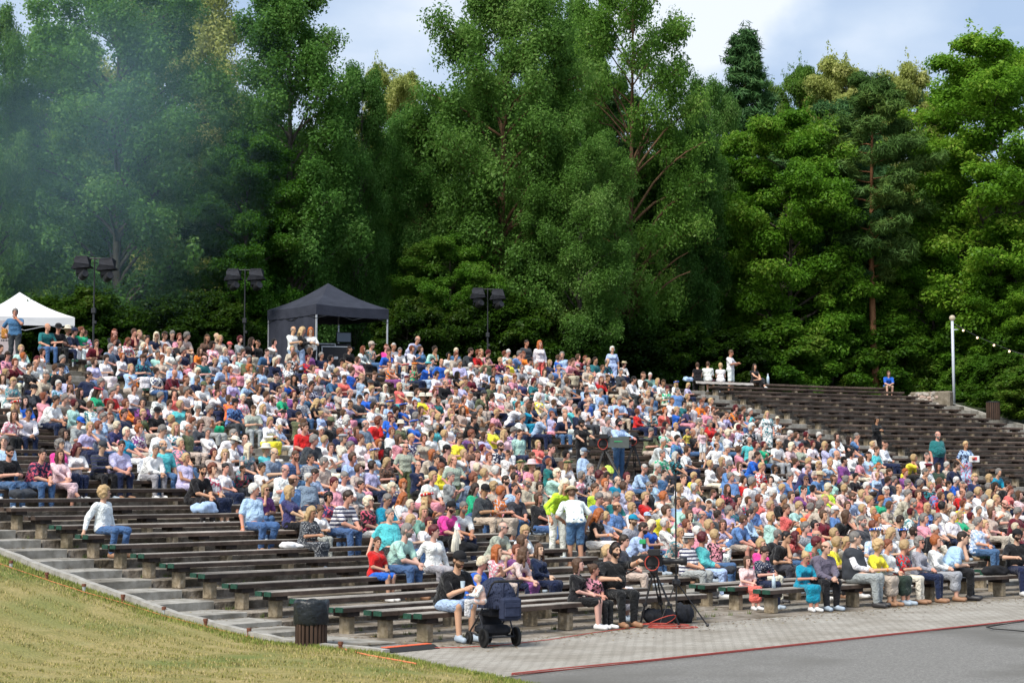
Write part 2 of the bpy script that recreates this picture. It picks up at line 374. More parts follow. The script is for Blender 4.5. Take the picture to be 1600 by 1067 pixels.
M_bearer = noise_mat('dark_bearer', [(.3, (.012, .009, .008)), (.7, (.04, .03, .026))], scale=8, coord='World')
_lm = MB(); _lm.box((0, .18, .150), (.135, .25, .30), bev=.015, m=0); _lm.box((0, .19, .335), (.25, .36, .07), m=1)
LEG = _lm.mesh('leg', [M_leg, M_bearer])
def plank_mesh(k, a0, a1, dr, w, mat, first_green, rnd):
    n = max(2, int(abs(a1-a0)/1.05)+1); r = row_r(k)+dr; z0, z1 = tread(k)+.37, tread(k)+.45
    V = []; F = []; M = []
    aa = [a0, a0+(a1-a0)*.02/(abs(a1-a0)*math.pi/180*r)] + [a0+(a1-a0)*(i/(n-1)) for i in range(1, n)]
    b = .012; dz = rnd.uniform(-.006, .006)
    for i, a in enumerate(aa):
        j = rnd.uniform(-.010, .010) if i > 1 else 0
        for rr, zz in ((r, z0), (r, z1-b), (r+b, z1), (r+w-b, z1), (r+w, z1-b), (r+w, z0)): V.append((*pol(rr, a), zz+dz+j))
    for i in range(len(aa)-1):
        for q in range(6): F.append((i*6+q, i*6+(q+1) % 6, (i+1)*6+(q+1) % 6, (i+1)*6+q)); M.append(1 if (i == 0 and first_green) else 0)
    F.append(tuple(range(6))); M.append(1 if first_green else 0); e = (len(aa)-1)*6; F.append(tuple(reversed(range(e, e+6)))); M.append(1 if first_green else 0)
    return mesh_from('plank', V, F, [mat, M_green], M)
ORD = ['front', 'second', 'third', 'fourth', 'fifth', 'sixth', 'seventh', 'eighth', 'ninth', 'tenth', 'eleventh', 'twelfth', 'thirteenth', 'fourteenth', 'fifteenth', 'sixteenth', 'seventeenth', 'eighteenth',
       'nineteenth', 'twentieth', 'twenty-first', 'twenty-second', 'twenty-third', 'twenty-fourth', 'twenty-fifth', 'twenty-sixth', 'twenty-seventh', 'twenty-eighth', 'twenty-ninth', 'thirtieth', 'thirty-first', 'thirty-second',
       'thirty-third', 'thirty-fourth', 'thirty-fifth', 'next to topmost', 'topmost']
BLOCK = ['block beside the lawn', 'second block from the left', 'middle block', 'empty right-hand block']
def bench_span(k, bi):
    lo = [A_LEFT-.02, AISLES[0][1], AISLES[1][1], AISLES[2][1]][bi]; hi = [AISLES[0][0], AISLES[1][0], AISLES[2][0], A_RIGHT][bi]
    if bi == 0: hi = {0: 133.37, 1: 133.3, 2: 133.2}.get(k, hi)
    if bi == 1: lo = {0: 132.72, 1: 132.69, 2: 132.62}.get(k, lo)
    if bi == 1 and k in (1, 2): hi = 129.7 if k == 1 else 129.4
    if bi == 2 and k in (1, 2): lo = 129.52 if k == 1 else 129.24
    return lo, hi
for bi in range(4):
    for k in range(NROW):
        a0, a1 = bench_span(k, bi); z = tread(k)
        xs = [proj(*pol(row_r(k), a), z+.4)[0] for a in (a0, a1)]
        if xs[0] > 1610 or xs[1] < -10: continue
        rnd = random.Random(k*7+bi)
        xm, ym = pol(row_r(k), (a0+a1)/2)
        root = empty('bench', (xm, ym, z))
        side = {0: 'green-ended plank bench, %s row from the paving, %s', 3: 'bare dark plank bench, %s row from the paving, %s'}.get(bi, 'plank bench under the crowd, %s row from paving, %s')
        if k == 36: lab = 'topmost plank bench against the trees, %s' % BLOCK[bi]
        elif k == 0: lab = 'front row plank bench beside the paving, %s' % BLOCK[bi]
        else: lab = side % (ORD[k], BLOCK[bi])
        tag(root, lab, 'bench', 'plank benches on the terraces')
        dark = M_plank_dark if (bi >= 2 or k > 20) else M_plank
        for dr, w in ((0.0, .175), (.20, .175)):
            off = .55*rnd.random()*0 if k else 0
            o = link('plank', plank_mesh(k, a0+(0 if dr else -.012)*1, a1, dr, w, dark, k < 12 or bi == 1, rnd)); o.parent = root; o.matrix_parent_inverse = root.matrix_basis.inverted()
        L_ = R(abs(a0-a1))*row_r(k); nl = max(2, round(L_/2.9)+1)
        for i in range(nl):
            t = (.28 + (L_-.56)*i/(nl-1))/L_; a = a0+(a1-a0)*t; x, y = pol(row_r(k), a)
            px = proj(x, y, z)[0]
            if px < -15 or px > 1615: continue
            o = link('leg', LEG, root, (x-xm, y-ym, 0), (0, 0, R(a)-math.pi/2+rnd.uniform(-.03, .03)))

# fallen leaves and weeds lodged in the corners of the treads (nobody could count them)
def litter():
    rng = np.random.RandomState(19); n = 5200; V = []
    k = rng.randint(0, 22, n); a = rng.uniform(128.5, A_KERB-.05, n); off = np.where(rng.rand(n) < .6, .38-np.abs(rng.normal(0, .06, n)), rng.uniform(-.4, .4, n)); r = R0+PITCH*k+off
    m = 900; r2 = R0-.5-np.abs(rng.normal(0, .5, m)); a2 = rng.uniform(128, 136, m)
    z = np.array([tread(q)+.028 for q in k]); r = np.concatenate([r, r2]); a = np.concatenate([a, a2]); z = np.concatenate([z, np.full(m, .006)]); N_ = len(r)
    x = CX+r*np.cos(np.radians(a)); y = CY+r*np.sin(np.radians(a)); s_ = rng.uniform(.012, .035, N_); t = rng.uniform(0, 6.28, N_); c, q = np.cos(t)*s_, np.sin(t)*s_
    V = np.stack([np.c_[x-c, y-q, z], np.c_[x+q*.6, y-c*.6, z+.006], np.c_[x+c, y+q, z+.002], np.c_[x-q*.6, y+c*.6, z+.008]], 1).reshape(-1, 3)
    m1 = new_mat('dry_leaf', rough=.9); nt, N, L, b = nodes(m1); g = N('ShaderNodeNewGeometry'); cr = N('ShaderNodeValToRGB'); el = cr.color_ramp.elements; el[0].color = (.09, .045, .02, 1); el[1].color = (.34, .28, .09, 1); e = el.new(.6); e.color = (.20, .12, .045, 1); L(g.outputs['Random Per Island'], cr.inputs['Fac']); L(cr.outputs[0], b.inputs['Base Color'])
    tag(link('fallen_leaves', mesh_from('fallen_leaves', V, np.arange(N_*4).reshape(N_, 4), [m1])), 'dry leaves and bits scattered on the treads and paving', 'leaves', kind='stuff')
    w = 260; k = rng.randint(0, 14, w); a = rng.uniform(132.4, A_LEFT, w); T = []
    for i in range(w):
        x0, y0 = pol(R0+PITCH*k[i]+.36, a[i]); z0 = tread(k[i])
        for j in range(14): t = rng.uniform(0, 6.28); h = rng.uniform(.03, .11); l = h*rng.uniform(.2, .8); ww = .006; px, py = x0+rng.normal(0, .02), y0+rng.normal(0, .02); T.append([(px-ww*math.sin(t), py+ww*math.cos(t), z0), (px+ww*math.sin(t), py-ww*math.cos(t), z0), (px+l*math.cos(t), py+l*math.sin(t), z0+h)])
    T = np.array(T).reshape(-1, 3); tag(link('weeds', mesh_from('weeds', T, np.arange(len(T)).reshape(-1, 3), [noise_mat('weed_green', [(.3, (.05, .09, .02)), (.7, (.16, .20, .05))], scale=3)])), 'small weeds growing in the joints below the benches', 'weeds', kind='stuff')
litter()
# ------------------------------------------------------------------ trees
def leaf_mat(name, dark, light, yellow, back=.5):
    m = bpy.data.materials.new(name); m.use_nodes = True; nt = m.node_tree; nt.nodes.clear(); N = nt.nodes.new; L = nt.links.new
    out = N('ShaderNodeOutputMaterial'); g = N('ShaderNodeNewGeometry'); oi = N('ShaderNodeObjectInfo')
    cr = N('ShaderNodeValToRGB'); el = cr.color_ramp.elements; el[0].position = .1; el[0].color = (*dark, 1); el[1].position = .95; el[1].color = (*yellow, 1); e = el.new(.6); e.color = (*light, 1)
    no = N('ShaderNodeTexNoise'); no.inputs['Scale'].default_value = .35; no.inputs['Detail'].default_value = 3; L(g.outputs['Position'], no.inputs['Vector'])
    ad = N('ShaderNodeMath'); ad.operation = 'MULTIPLY_ADD'; L(g.outputs['Random Per Island'], ad.inputs[0]); ad.inputs[1].default_value = .40
    sb = N('ShaderNodeMath'); sb.operation = 'MULTIPLY_ADD'; L(no.outputs['Fac'], sb.inputs[0]); sb.inputs[1].default_value = 1.5; sb.inputs[2].default_value = -.42
    L(sb.outputs[0], ad.inputs[2]); L(ad.outputs[0], cr.inputs['Fac'])
    mu = N('ShaderNodeMixRGB'); mu.blend_type = 'MULTIPLY'; mu.inputs['Fac'].default_value = 1; L(cr.outputs[0], mu.inputs[1]); L(oi.outputs['Color'], mu.inputs[2])
    d = N('ShaderNodeBsdfDiffuse'); t = N('ShaderNodeBsdfTranslucent'); gl = N('ShaderNodeBsdfGlossy'); gl.inputs['Roughness'].default_value = .45; gl.inputs['Color'].default_value = (.5, .55, .5, 1)
    L(mu.outputs[0], d.inputs['Color']); L(mu.outputs[0], t.inputs['Color'])
    m1 = N('ShaderNodeMixShader'); m1.inputs[0].default_value = back; L(d.outputs[0], m1.inputs[1]); L(t.outputs[0], m1.inputs[2])
    m2 = N('ShaderNodeMixShader'); m2.inputs[0].default_value = .015; L(m1.outputs[0], m2.inputs[1]); L(gl.outputs[0], m2.inputs[2]); L(m2.outputs[0], out.inputs['Surface'])
    return m
LF_DEEP = leaf_mat('leaf_deep_green', (.045, .10, .018), (.10, .20, .038), (.18, .27, .075))
LF_MAPLE = leaf_mat('leaf_bright_green', (.050, .13, .012), (.12, .255, .022), (.25, .34, .055))
LF_PINE = leaf_mat('needle_green', (.030, .070, .026), (.062, .130, .048), (.10, .16, .055), back=.15)
LF_PALE = leaf_mat('leaf_pale_yellow', (.16, .21, .05), (.30, .35, .10), (.46, .48, .20))
BK_GREY = noise_mat('bark_grey', [(.3, (.05, .042, .033)), (.7, (.15, .13, .105))], scale=6, bump=.03, stretch=(1, 1, .3))
BK_BROWN = noise_mat('bark_brown', [(.3, (.07, .04, .022)), (.7, (.19, .11, .055))], scale=6, bump=.03, stretch=(1, 1, .3))
BK_PINE = noise_mat('bark_orange', [(.3, (.16, .065, .03)), (.7, (.36, .17, .08))], scale=6, bump=.03, stretch=(1, 1, .3))

def leaves(centres, radii, per, size, rng, flat=.55, up=.5, needle=False, droop=0):
    """quads scattered round many clump centres -> V, F"""
    n = len(centres); cnt = np.maximum(4, (per*(radii/np.mean(radii))**2).astype(int)); idx = np.repeat(np.arange(n), cnt); m = len(idx)
    d = rng.normal(size=(m, 3)); d /= np.linalg.norm(d, axis=1)[:, None]; rr = rng.rand(m)**.42
    # lumpy clumps
    P = centres[idx] + d*rr[:, None]*radii[idx][:, None]*np.array([1, 1, flat])
    if droop: P[:, 2] -= droop*(np.linalg.norm((P-centres[idx])[:, :2], axis=1))**1.3
    nrm = d*.55 + rng.normal(size=(m, 3))*.45; nrm[:, 2] += up; nrm /= np.linalg.norm(nrm, axis=1)[:, None]
    t = rng.normal(size=(m, 3)); t -= (t*nrm).sum(1)[:, None]*nrm; t /= np.linalg.norm(t, axis=1)[:, None]; b = np.cross(nrm, t)
    s = size*rng.uniform(.6, 1.35, m)[:, None]
    if needle: t *= s*1.6; b *= s*.22
    else: t *= s*.75; b *= s*.45
    V = np.stack([P-t, P-b*.9+t*.1, P+t, P+b*.9+t*.1], 1).reshape(-1, 3)
    return V, np.arange(m*4).reshape(m, 4)

def make_tree(H, prof, base, seed, nlimb=26, nsub=5, per=70, size=.17, clump=.95, lmat=None, bmat=None, trunk_r=.24, kind='broad', lean=0, gap=0.0, inner=.35, up=.5, flat=.55, steep=.5, fork=0):
    """prof: list of (height fraction, crown radius in m); returns (trunk mesh, crown mesh)"""
    rng = np.random.RandomState(seed); rnd = random.Random(seed)
    pz = [p[0]*H for p in prof]; pr = [p[1] for p in prof]
    T = MB(); bend = [rnd.uniform(-.35, .35) for _ in range(4)]
    def axis(z): q = z/H; return (lean*q + bend[0]*math.sin(q*4+bend[1]*5)*.8, bend[2]*math.sin(q*3+bend[3]*5)*.8)
    pts = []; rad = []
    for i in range(15):
        z = H*.97*i/14; ax = axis(z); pts.append((ax[0], ax[1], z-.3)); rad.append(trunk_r*(1.25 if i == 0 else 1)*(1-.93*(i/14))**.9+.012)
    T.tube(pts, rad, 9)
    C_ = []; Rr = []
    for i in range(nlimb):
        q = (i+rnd.random()*.8)/nlimb; z = base*H + (H*.98-base*H)*q
        L_ = float(np.interp(z, pz, pr))*rnd.uniform(.72, 1.12)
        if L_ < .15: continue
        a = i*2.399963+rnd.uniform(-.5, .5); ax = axis(z); st = steep*(.6+.8*rnd.random())
        if kind == 'spruce': rise = lambda s: -.28*s*L_+.10*s*s*L_
        elif kind == 'pine': rise = lambda s: (.15*s+.12*s*s)*L_
        else: rise = lambda s: st*L_*s*(1.15-.5*s)
        z0 = z if kind != 'broad' else max(base*H*.7, z - st*L_*.55)
        ax0 = axis(z0); p = []; ns = 6; wob = rnd.uniform(-.25, .25)
        for j in range(ns+1):
            s = j/ns; aa = a+wob*math.sin(s*4); p.append(Vector((ax0[0]+math.cos(aa)*L_*s, ax0[1]+math.sin(aa)*L_*s, z0+rise(s)+rnd.uniform(-.06, .06)*L_*.3)))
        r0 = max(.02, min(trunk_r*.36, trunk_r*(1-z0/H)*.5+.008)); T.tube(p, [r0*(1-.8*j/ns)+.008 for j in range(ns+1)], 5, caps=False)
        if rnd.random() < gap: continue
        for j in range(nsub):
            s = inner+(1.02-inner)*(j+rnd.random())/nsub; k = min(ns-1, int(s*ns)); f = s*ns-k; b0 = p[k].lerp(p[k+1], min(1, f))
            sd = rnd.choice((-1, 1)); ll = L_*rnd.uniform(.12, .38)*(1.15-s*.5)
            dv = Vector((math.cos(a+sd*rnd.uniform(.5, 1.5)), math.sin(a+sd*rnd.uniform(.5, 1.5)), rnd.uniform(.0, .75) if kind == 'broad' else rnd.uniform(-.05, .3))).normalized()
            e = b0+dv*ll; T.tube([b0, b0.lerp(e, .5)+Vector((0, 0, ll*.06)), e], [r0*.3+.006, r0*.2+.005, .006], 4, caps=False)
            C_.append(tuple(e)); Rr.append(clump*rnd.uniform(.6, 1.2)*(.75+.25*min(1, L_/3)))
            if rnd.random() < .6:
                e2 = b0.lerp(e, .3)+Vector((rnd.uniform(-.3, .3), rnd.uniform(-.3, .3), rnd.uniform(0, .4))); C_.append(tuple(e2)); Rr.append(clump*rnd.uniform(.4, .8))
        C_.append(tuple(p[-1])); Rr.append(clump*rnd.uniform(.5, .85))
    C_.append((*axis(H), H-clump*.3)); Rr.append(clump*.6)
    V, F = leaves(np.array(C_), np.array(Rr), per, size, rng, flat=flat, up=up, needle=(kind in ('pine', 'spruce')), droop=.12 if kind == 'spruce' else 0)
    # sprays that break the outline
    ne = len(C_)//2; ix = rng.choice(len(C_), ne); dd = rng.normal(size=(ne, 3)); dd[:, 2] = np.abs(dd[:, 2])*.9; dd /= np.linalg.norm(dd, axis=1)[:, None]
    C2 = np.array(C_)[ix]+dd*np.array(Rr)[ix][:, None]*1.05
    V2, F2 = leaves(C2, np.full(ne, clump*.33), max(5, per//8), size, rng, flat=1.2, up=up, needle=(kind in ('pine', 'spruce')))
    V = np.concatenate([V, V2]); F = np.concatenate([F, F2+len(V)-len(V2)])
    return T.mesh('trunk', bmat, smooth=True), mesh_from('crown', V, F, [lmat])

OVAL = [(0, .5), (.12, 2.6), (.3, 4.4), (.5, 5.0), (.7, 4.8), (.85, 4.0), (.95, 2.6), (1, 1.2)]
TALL = [(0, .5), (.1, 2.6), (.35, 3.9), (.6, 3.8), (.8, 3.1), (.92, 2.2), (1, 1.0)]
WIDE = [(0, 1), (.15, 3.4), (.35, 4.8), (.6, 5.0), (.8, 4.3), (.92, 3.0), (1, 1.4)]
PINEP = [(0, 0), (.35, 1.6), (.5, 3.0), (.7, 3.2), (.85, 2.2), (1, .4)]
SPRP = [(0, 2.0), (.2, 3.0), (.5, 2.7), (.7, 2.1), (.85, 1.2), (1, .2)]
BUSHP = [(0, 1.5), (.3, 3.0), (.6, 2.8), (.85, 1.6), (1, .4)]
def protos():
    P = {}
    P['oval'] = make_tree(21, OVAL, .08, 1, nlimb=64, nsub=10, per=125, size=.125, clump=.80, lmat=LF_DEEP, bmat=BK_BROWN, trunk_r=.30, steep=.85, flat=1.3, up=.35)
    P['oval2'] = make_tree(21, OVAL, .06, 12, nlimb=64, nsub=10, per=125, size=.125, clump=.80, lmat=LF_DEEP, bmat=BK_GREY, trunk_r=.28, steep=.95, flat=1.3, up=.35)
    P['tall'] = make_tree(22, TALL, .06, 23, nlimb=66, nsub=9, per=125, size=.12, clump=.74, lmat=LF_DEEP, bmat=BK_GREY, trunk_r=.26, steep=1.1, flat=1.4, up=.35)
    P['open'] = make_tree(21, OVAL, .12, 34, nlimb=66, nsub=9, per=100, size=.12, clump=.70, lmat=LF_DEEP, bmat=BK_BROWN, trunk_r=.26, gap=.14, inner=.42, steep=1.0, flat=1.3, up=.35)
    P['maple'] = make_tree(15, WIDE, .06, 45, nlimb=60, nsub=9, per=200, size=.135, clump=.92, lmat=LF_MAPLE, bmat=BK_GREY, trunk_r=.2, flat=.5, up=.8, steep=.5)
    P['linden'] = make_tree(17, WIDE, .12, 56, nlimb=72, nsub=8, per=190, size=.125, clump=.86, lmat=LF_MAPLE, bmat=BK_GREY, trunk_r=.26, flat=.5, up=.8, steep=.65, inner=.3)
    P['pine'] = make_tree(19, PINEP, .38, 67, nlimb=36, nsub=6, per=150, size=.13, clump=.72, lmat=LF_PINE, bmat=BK_PINE, trunk_r=.22, kind='pine', flat=.55)
    P['spruce'] = make_tree(19, SPRP, .05, 78, nlimb=100, nsub=6, per=80, size=.14, clump=.62, lmat=LF_PINE, bmat=BK_PINE, trunk_r=.2, kind='spruce', flat=.4)
    P['bush'] = make_tree(6, BUSHP, .05, 89, nlimb=28, nsub=7, per=130, size=.16, clump=.75, lmat=LF_MAPLE, bmat=BK_GREY, trunk_r=.08, flat=.6, up=.7)
    return P
PR = protos()
Z_TOP = tread(36)-.1
NAT = {'oval': (21, 5.2), 'oval2': (21, 5.2), 'tall': (22, 4.0), 'open': (21, 5.0), 'maple': (15, 5.0), 'linden': (17, 5.0), 'pine': (19, 3.2), 'spruce': (19, 3.0), 'bush': (6, 3.1)}
def plant(kind, x, top, Y, wpx, rz, label, col=(1, 1, 1), name='broadleaf_tree', group=None, z0=None, x2=None, mat=None):
    """tree whose crown centre is at photo column x, tip at row top, crown width wpx pixels, Y metres away"""
    z0 = Z_TOP if z0 is None else z0; X, _, zt = at_depth(x, top, Y); Hn, Rn = NAT[kind]
    h = (zt-z0)/Hn; w = (wpx/2*Y/CAM_F)/Rn
    root = empty(name, (X, Y, z0), rz); root.scale = (w, w, h)
    tag(root, label, 'tree' if kind != 'bush' else 'shrub', group)
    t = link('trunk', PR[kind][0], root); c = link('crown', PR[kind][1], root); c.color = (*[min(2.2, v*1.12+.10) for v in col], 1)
    if mat: c.material_slots[0].link = 'OBJECT'; c.material_slots[0].material = mat
    return root
TREES = [
 # near line of trees, left to right
 ('tall', -2, 12, 74, 130, .3, 'deep green tree cut by the left edge of the photo', (.9, 1, .95), 'broadleaf_tree'),
 ('oval2', 190, -46, 77, 330, 1.1, 'broad smoke-veiled tree behind the white tent, widest on the left', (1.05, 1.15, 1.2), 'broadleaf_tree'),
 ('tall', 455, -34, 80, 225, 2.2, 'tall slender dark tree rising behind the black tent', (.85, 1.0, .95), 'broadleaf_tree'),
 ('tall', 562, 104, 84, 110, 3.9, 'lower dark tree just right of the tall one behind the black tent', (.8, .95, .95), 'broadleaf_tree'),
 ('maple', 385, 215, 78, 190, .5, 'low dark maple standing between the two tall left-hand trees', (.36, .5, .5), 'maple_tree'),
 ('oval', 785, -30, 86, 285, .2, 'big rounded tree with forking brown limbs in the middle of the wood', (1.0, 1.05, .95), 'broadleaf_tree'),
 ('open', 985, -42, 92, 235, 1.9, 'sparse tall tree showing brown inner branches right of the middle', (1.1, 1.15, .85), 'broadleaf_tree'),
 ('spruce', 1158, 45, 112, 185, 0, 'dark pointed spruce standing clear against the sky', (.85, .95, .80), 'spruce_tree'),
 ('maple', 1228, 182, 99, 250, 1.4, 'bright maple with layered boughs behind the empty benches', (.85, .9, .8), 'maple_tree'),
 ('pine', 1364, 112, 98, 180, .9, 'orange-trunked pine behind the right-hand benches', (1.15, 1.05, .62), 'pine_tree'),
 ('linden', 1560, 62, 100, 330, 2.4, 'large yellow-green linden filling the right edge behind the lamp post', (1.15, 1.1, 1.0), 'linden_tree'),
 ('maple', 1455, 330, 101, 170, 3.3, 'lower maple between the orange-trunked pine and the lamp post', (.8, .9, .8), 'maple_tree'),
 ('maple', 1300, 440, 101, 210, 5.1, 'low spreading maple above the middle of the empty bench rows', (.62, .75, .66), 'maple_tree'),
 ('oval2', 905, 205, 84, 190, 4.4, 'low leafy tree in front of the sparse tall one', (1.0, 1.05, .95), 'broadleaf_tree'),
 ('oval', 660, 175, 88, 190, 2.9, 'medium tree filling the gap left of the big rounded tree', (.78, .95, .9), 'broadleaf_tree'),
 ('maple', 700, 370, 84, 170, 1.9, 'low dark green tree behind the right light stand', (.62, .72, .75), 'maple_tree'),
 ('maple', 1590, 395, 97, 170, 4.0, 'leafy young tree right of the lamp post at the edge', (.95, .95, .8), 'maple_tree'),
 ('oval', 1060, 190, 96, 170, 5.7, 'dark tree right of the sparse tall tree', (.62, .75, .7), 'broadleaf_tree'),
 # farther trees seen between and above
 ('oval', 275, -62, 96, 260, .8, 'yellowish airy treetop rising behind the smoke-veiled tree', (2.1, 1.7, 1.1), 'broadleaf_tree'),
 ('linden', 100, 40, 94, 170, 1.2, 'pale far tree between the left edge tree and the broad one', (.9, .85, .9), 'broadleaf_tree'),
 ('linden', 612, 106, 110, 160, 2.0, 'pale yellow far treetop in the dip left of the middle', (1.7, 1.3, 1.3), 'broadleaf_tree'),
 ('linden', 1250, 104, 120, 130, .4, 'greyish far treetop right of the spruce', (.75, .72, 1.1), 'broadleaf_tree'),
 ('linden', 1318, 96, 118, 190, 2.6, 'pale blossoming treetop between the spruce and the pine', (2.1, 1.45, 1.6), 'broadleaf_tree'),
 ('linden', 1420, 108, 117, 170, 3.4, 'pale treetop just right of the orange-trunked pine', (1.9, 1.35, 1.3), 'broadleaf_tree'),
 ('oval2', 1110, 128, 108, 130, 3.0, 'rounded green tree in the gap left of the spruce', (.8, .9, .85), 'broadleaf_tree'),
 ('pine', 1300, 160, 112, 170, 4.0, 'darker pine partly hidden left of the orange-trunked pine', (.95, 1.05, .95), 'pine_tree'),
 ('tall', 900, 5, 104, 170, 5.0, 'far tree filling the notch between the two middle trees', (.8, .95, .8), 'broadleaf_tree'),
 ('spruce', 1436, 128, 116, 36, 1.0, 'thin dark spire of a small spruce near the linden', (.9, 1, 1), 'spruce_tree'),
]
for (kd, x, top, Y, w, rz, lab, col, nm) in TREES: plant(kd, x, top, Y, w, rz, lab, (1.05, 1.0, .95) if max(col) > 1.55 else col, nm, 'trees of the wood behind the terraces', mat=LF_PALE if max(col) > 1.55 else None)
# shaded rows deeper in the wood
rnd = random.Random(5)
wood = [('oval', 'tall', 'oval2')[i % 3] for i in range(24)]
DEEP = 'dark tree deep in the wood behind the front trees'
for i, kd in enumerate(wood):
    Y = (104, 118)[i % 2]+rnd.uniform(-3, 3) + (10 if i > 15 else 0); x = -60+i*72+rnd.uniform(-15, 15); top = (150 if x < 1000 else 250)+rnd.uniform(-20, 60)
    if 500 < x < 720: top = 225
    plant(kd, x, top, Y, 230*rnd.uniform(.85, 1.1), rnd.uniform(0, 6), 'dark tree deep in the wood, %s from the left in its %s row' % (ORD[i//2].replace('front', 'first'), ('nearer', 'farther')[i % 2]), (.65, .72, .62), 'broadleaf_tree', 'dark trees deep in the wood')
# pines with bare orange trunks standing in the shade
for x, top, Y, lab in ((1327, 255, 99, 'bare pine trunk left of the orange-trunked pine'), (962, 120, 97, 'bare brown pine trunk in the shade right of the middle'), (686, 260, 92, 'thin bare pine trunk right of the black tent'), (604, 250, 90, 'bare pine trunk rising behind the black tent')):
    plant('pine', x, top, Y, 110, rnd.uniform(0, 6), lab, (.6, .7, .6), 'pine_tree', 'trees of the wood behind the terraces')
# shrubs along the top row
BUSH = [(55, 470, 69, 130), (150, 455, 70, 120), (250, 470, 71, 110), (330, 460, 73, 110), (640, 470, 79, 110), (715, 480, 82, 110), (800, 470, 83, 120), (880, 480, 84, 110), (965, 500, 89, 110), (1050, 500, 92, 110), (1130, 520, 94, 110), (1215, 500, 96, 120), (1300, 520, 98, 110),
        (1375, 500, 99, 120), (1450, 520, 101, 110), (1530, 490, 99, 130), (1600, 470, 97, 120), (1525, 560, 88, 90), (1575, 555, 84, 100), (1610, 575, 80, 90)]
WH = ['at the left edge', 'behind the white tent', 'left of the black tent', 'just left of the black tent', 'right of the black tent', 'left of the right light stand', 'behind the right light stand', 'behind the standing woman in orange-red trousers', 'near the middle of the top row',
      'above the woman standing in pale blue', 'left of the group on the top bench', 'behind the woman alone on the top bench', 'above the middle of the empty benches', 'behind the boy on the top bench', 'left of the lamp post', 'right of the lamp post', 'at the right edge', 'just right of the lamp post foot', 'behind the far litter bin', 'beside the lowest visible steps at the right edge']
for i, (x, top, Y, w) in enumerate(BUSH):
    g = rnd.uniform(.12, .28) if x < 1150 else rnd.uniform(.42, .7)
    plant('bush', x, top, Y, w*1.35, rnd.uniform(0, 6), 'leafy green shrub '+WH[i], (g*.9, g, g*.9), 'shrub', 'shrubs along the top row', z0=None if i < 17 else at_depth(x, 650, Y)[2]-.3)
# far mass of the wood
def far_wood():
    rng = np.random.RandomState(77); n = 900; x = rng.uniform(-150, 1750, n); Y = rng.uniform(132, 140, n); V = []
    c = np.array([(*at_depth(a, 600, y)[:2], 0) for a, y in zip(x, Y)]); c[:, 2] = rng.uniform(5, 22, n)-np.where(x > 1050, 5, 0)
    V, F = leaves(c, rng.uniform(1.5, 2.6, n), 60, .5, rng, flat=.8)
    o = link('far_wood', mesh_from('far_wood', V, F, [LF_DEEP])); o.color = (.35, .42, .4, 1); tag(o, 'dark mass of the far wood showing through between the trunks', 'wood', kind='stuff')
far_wood()
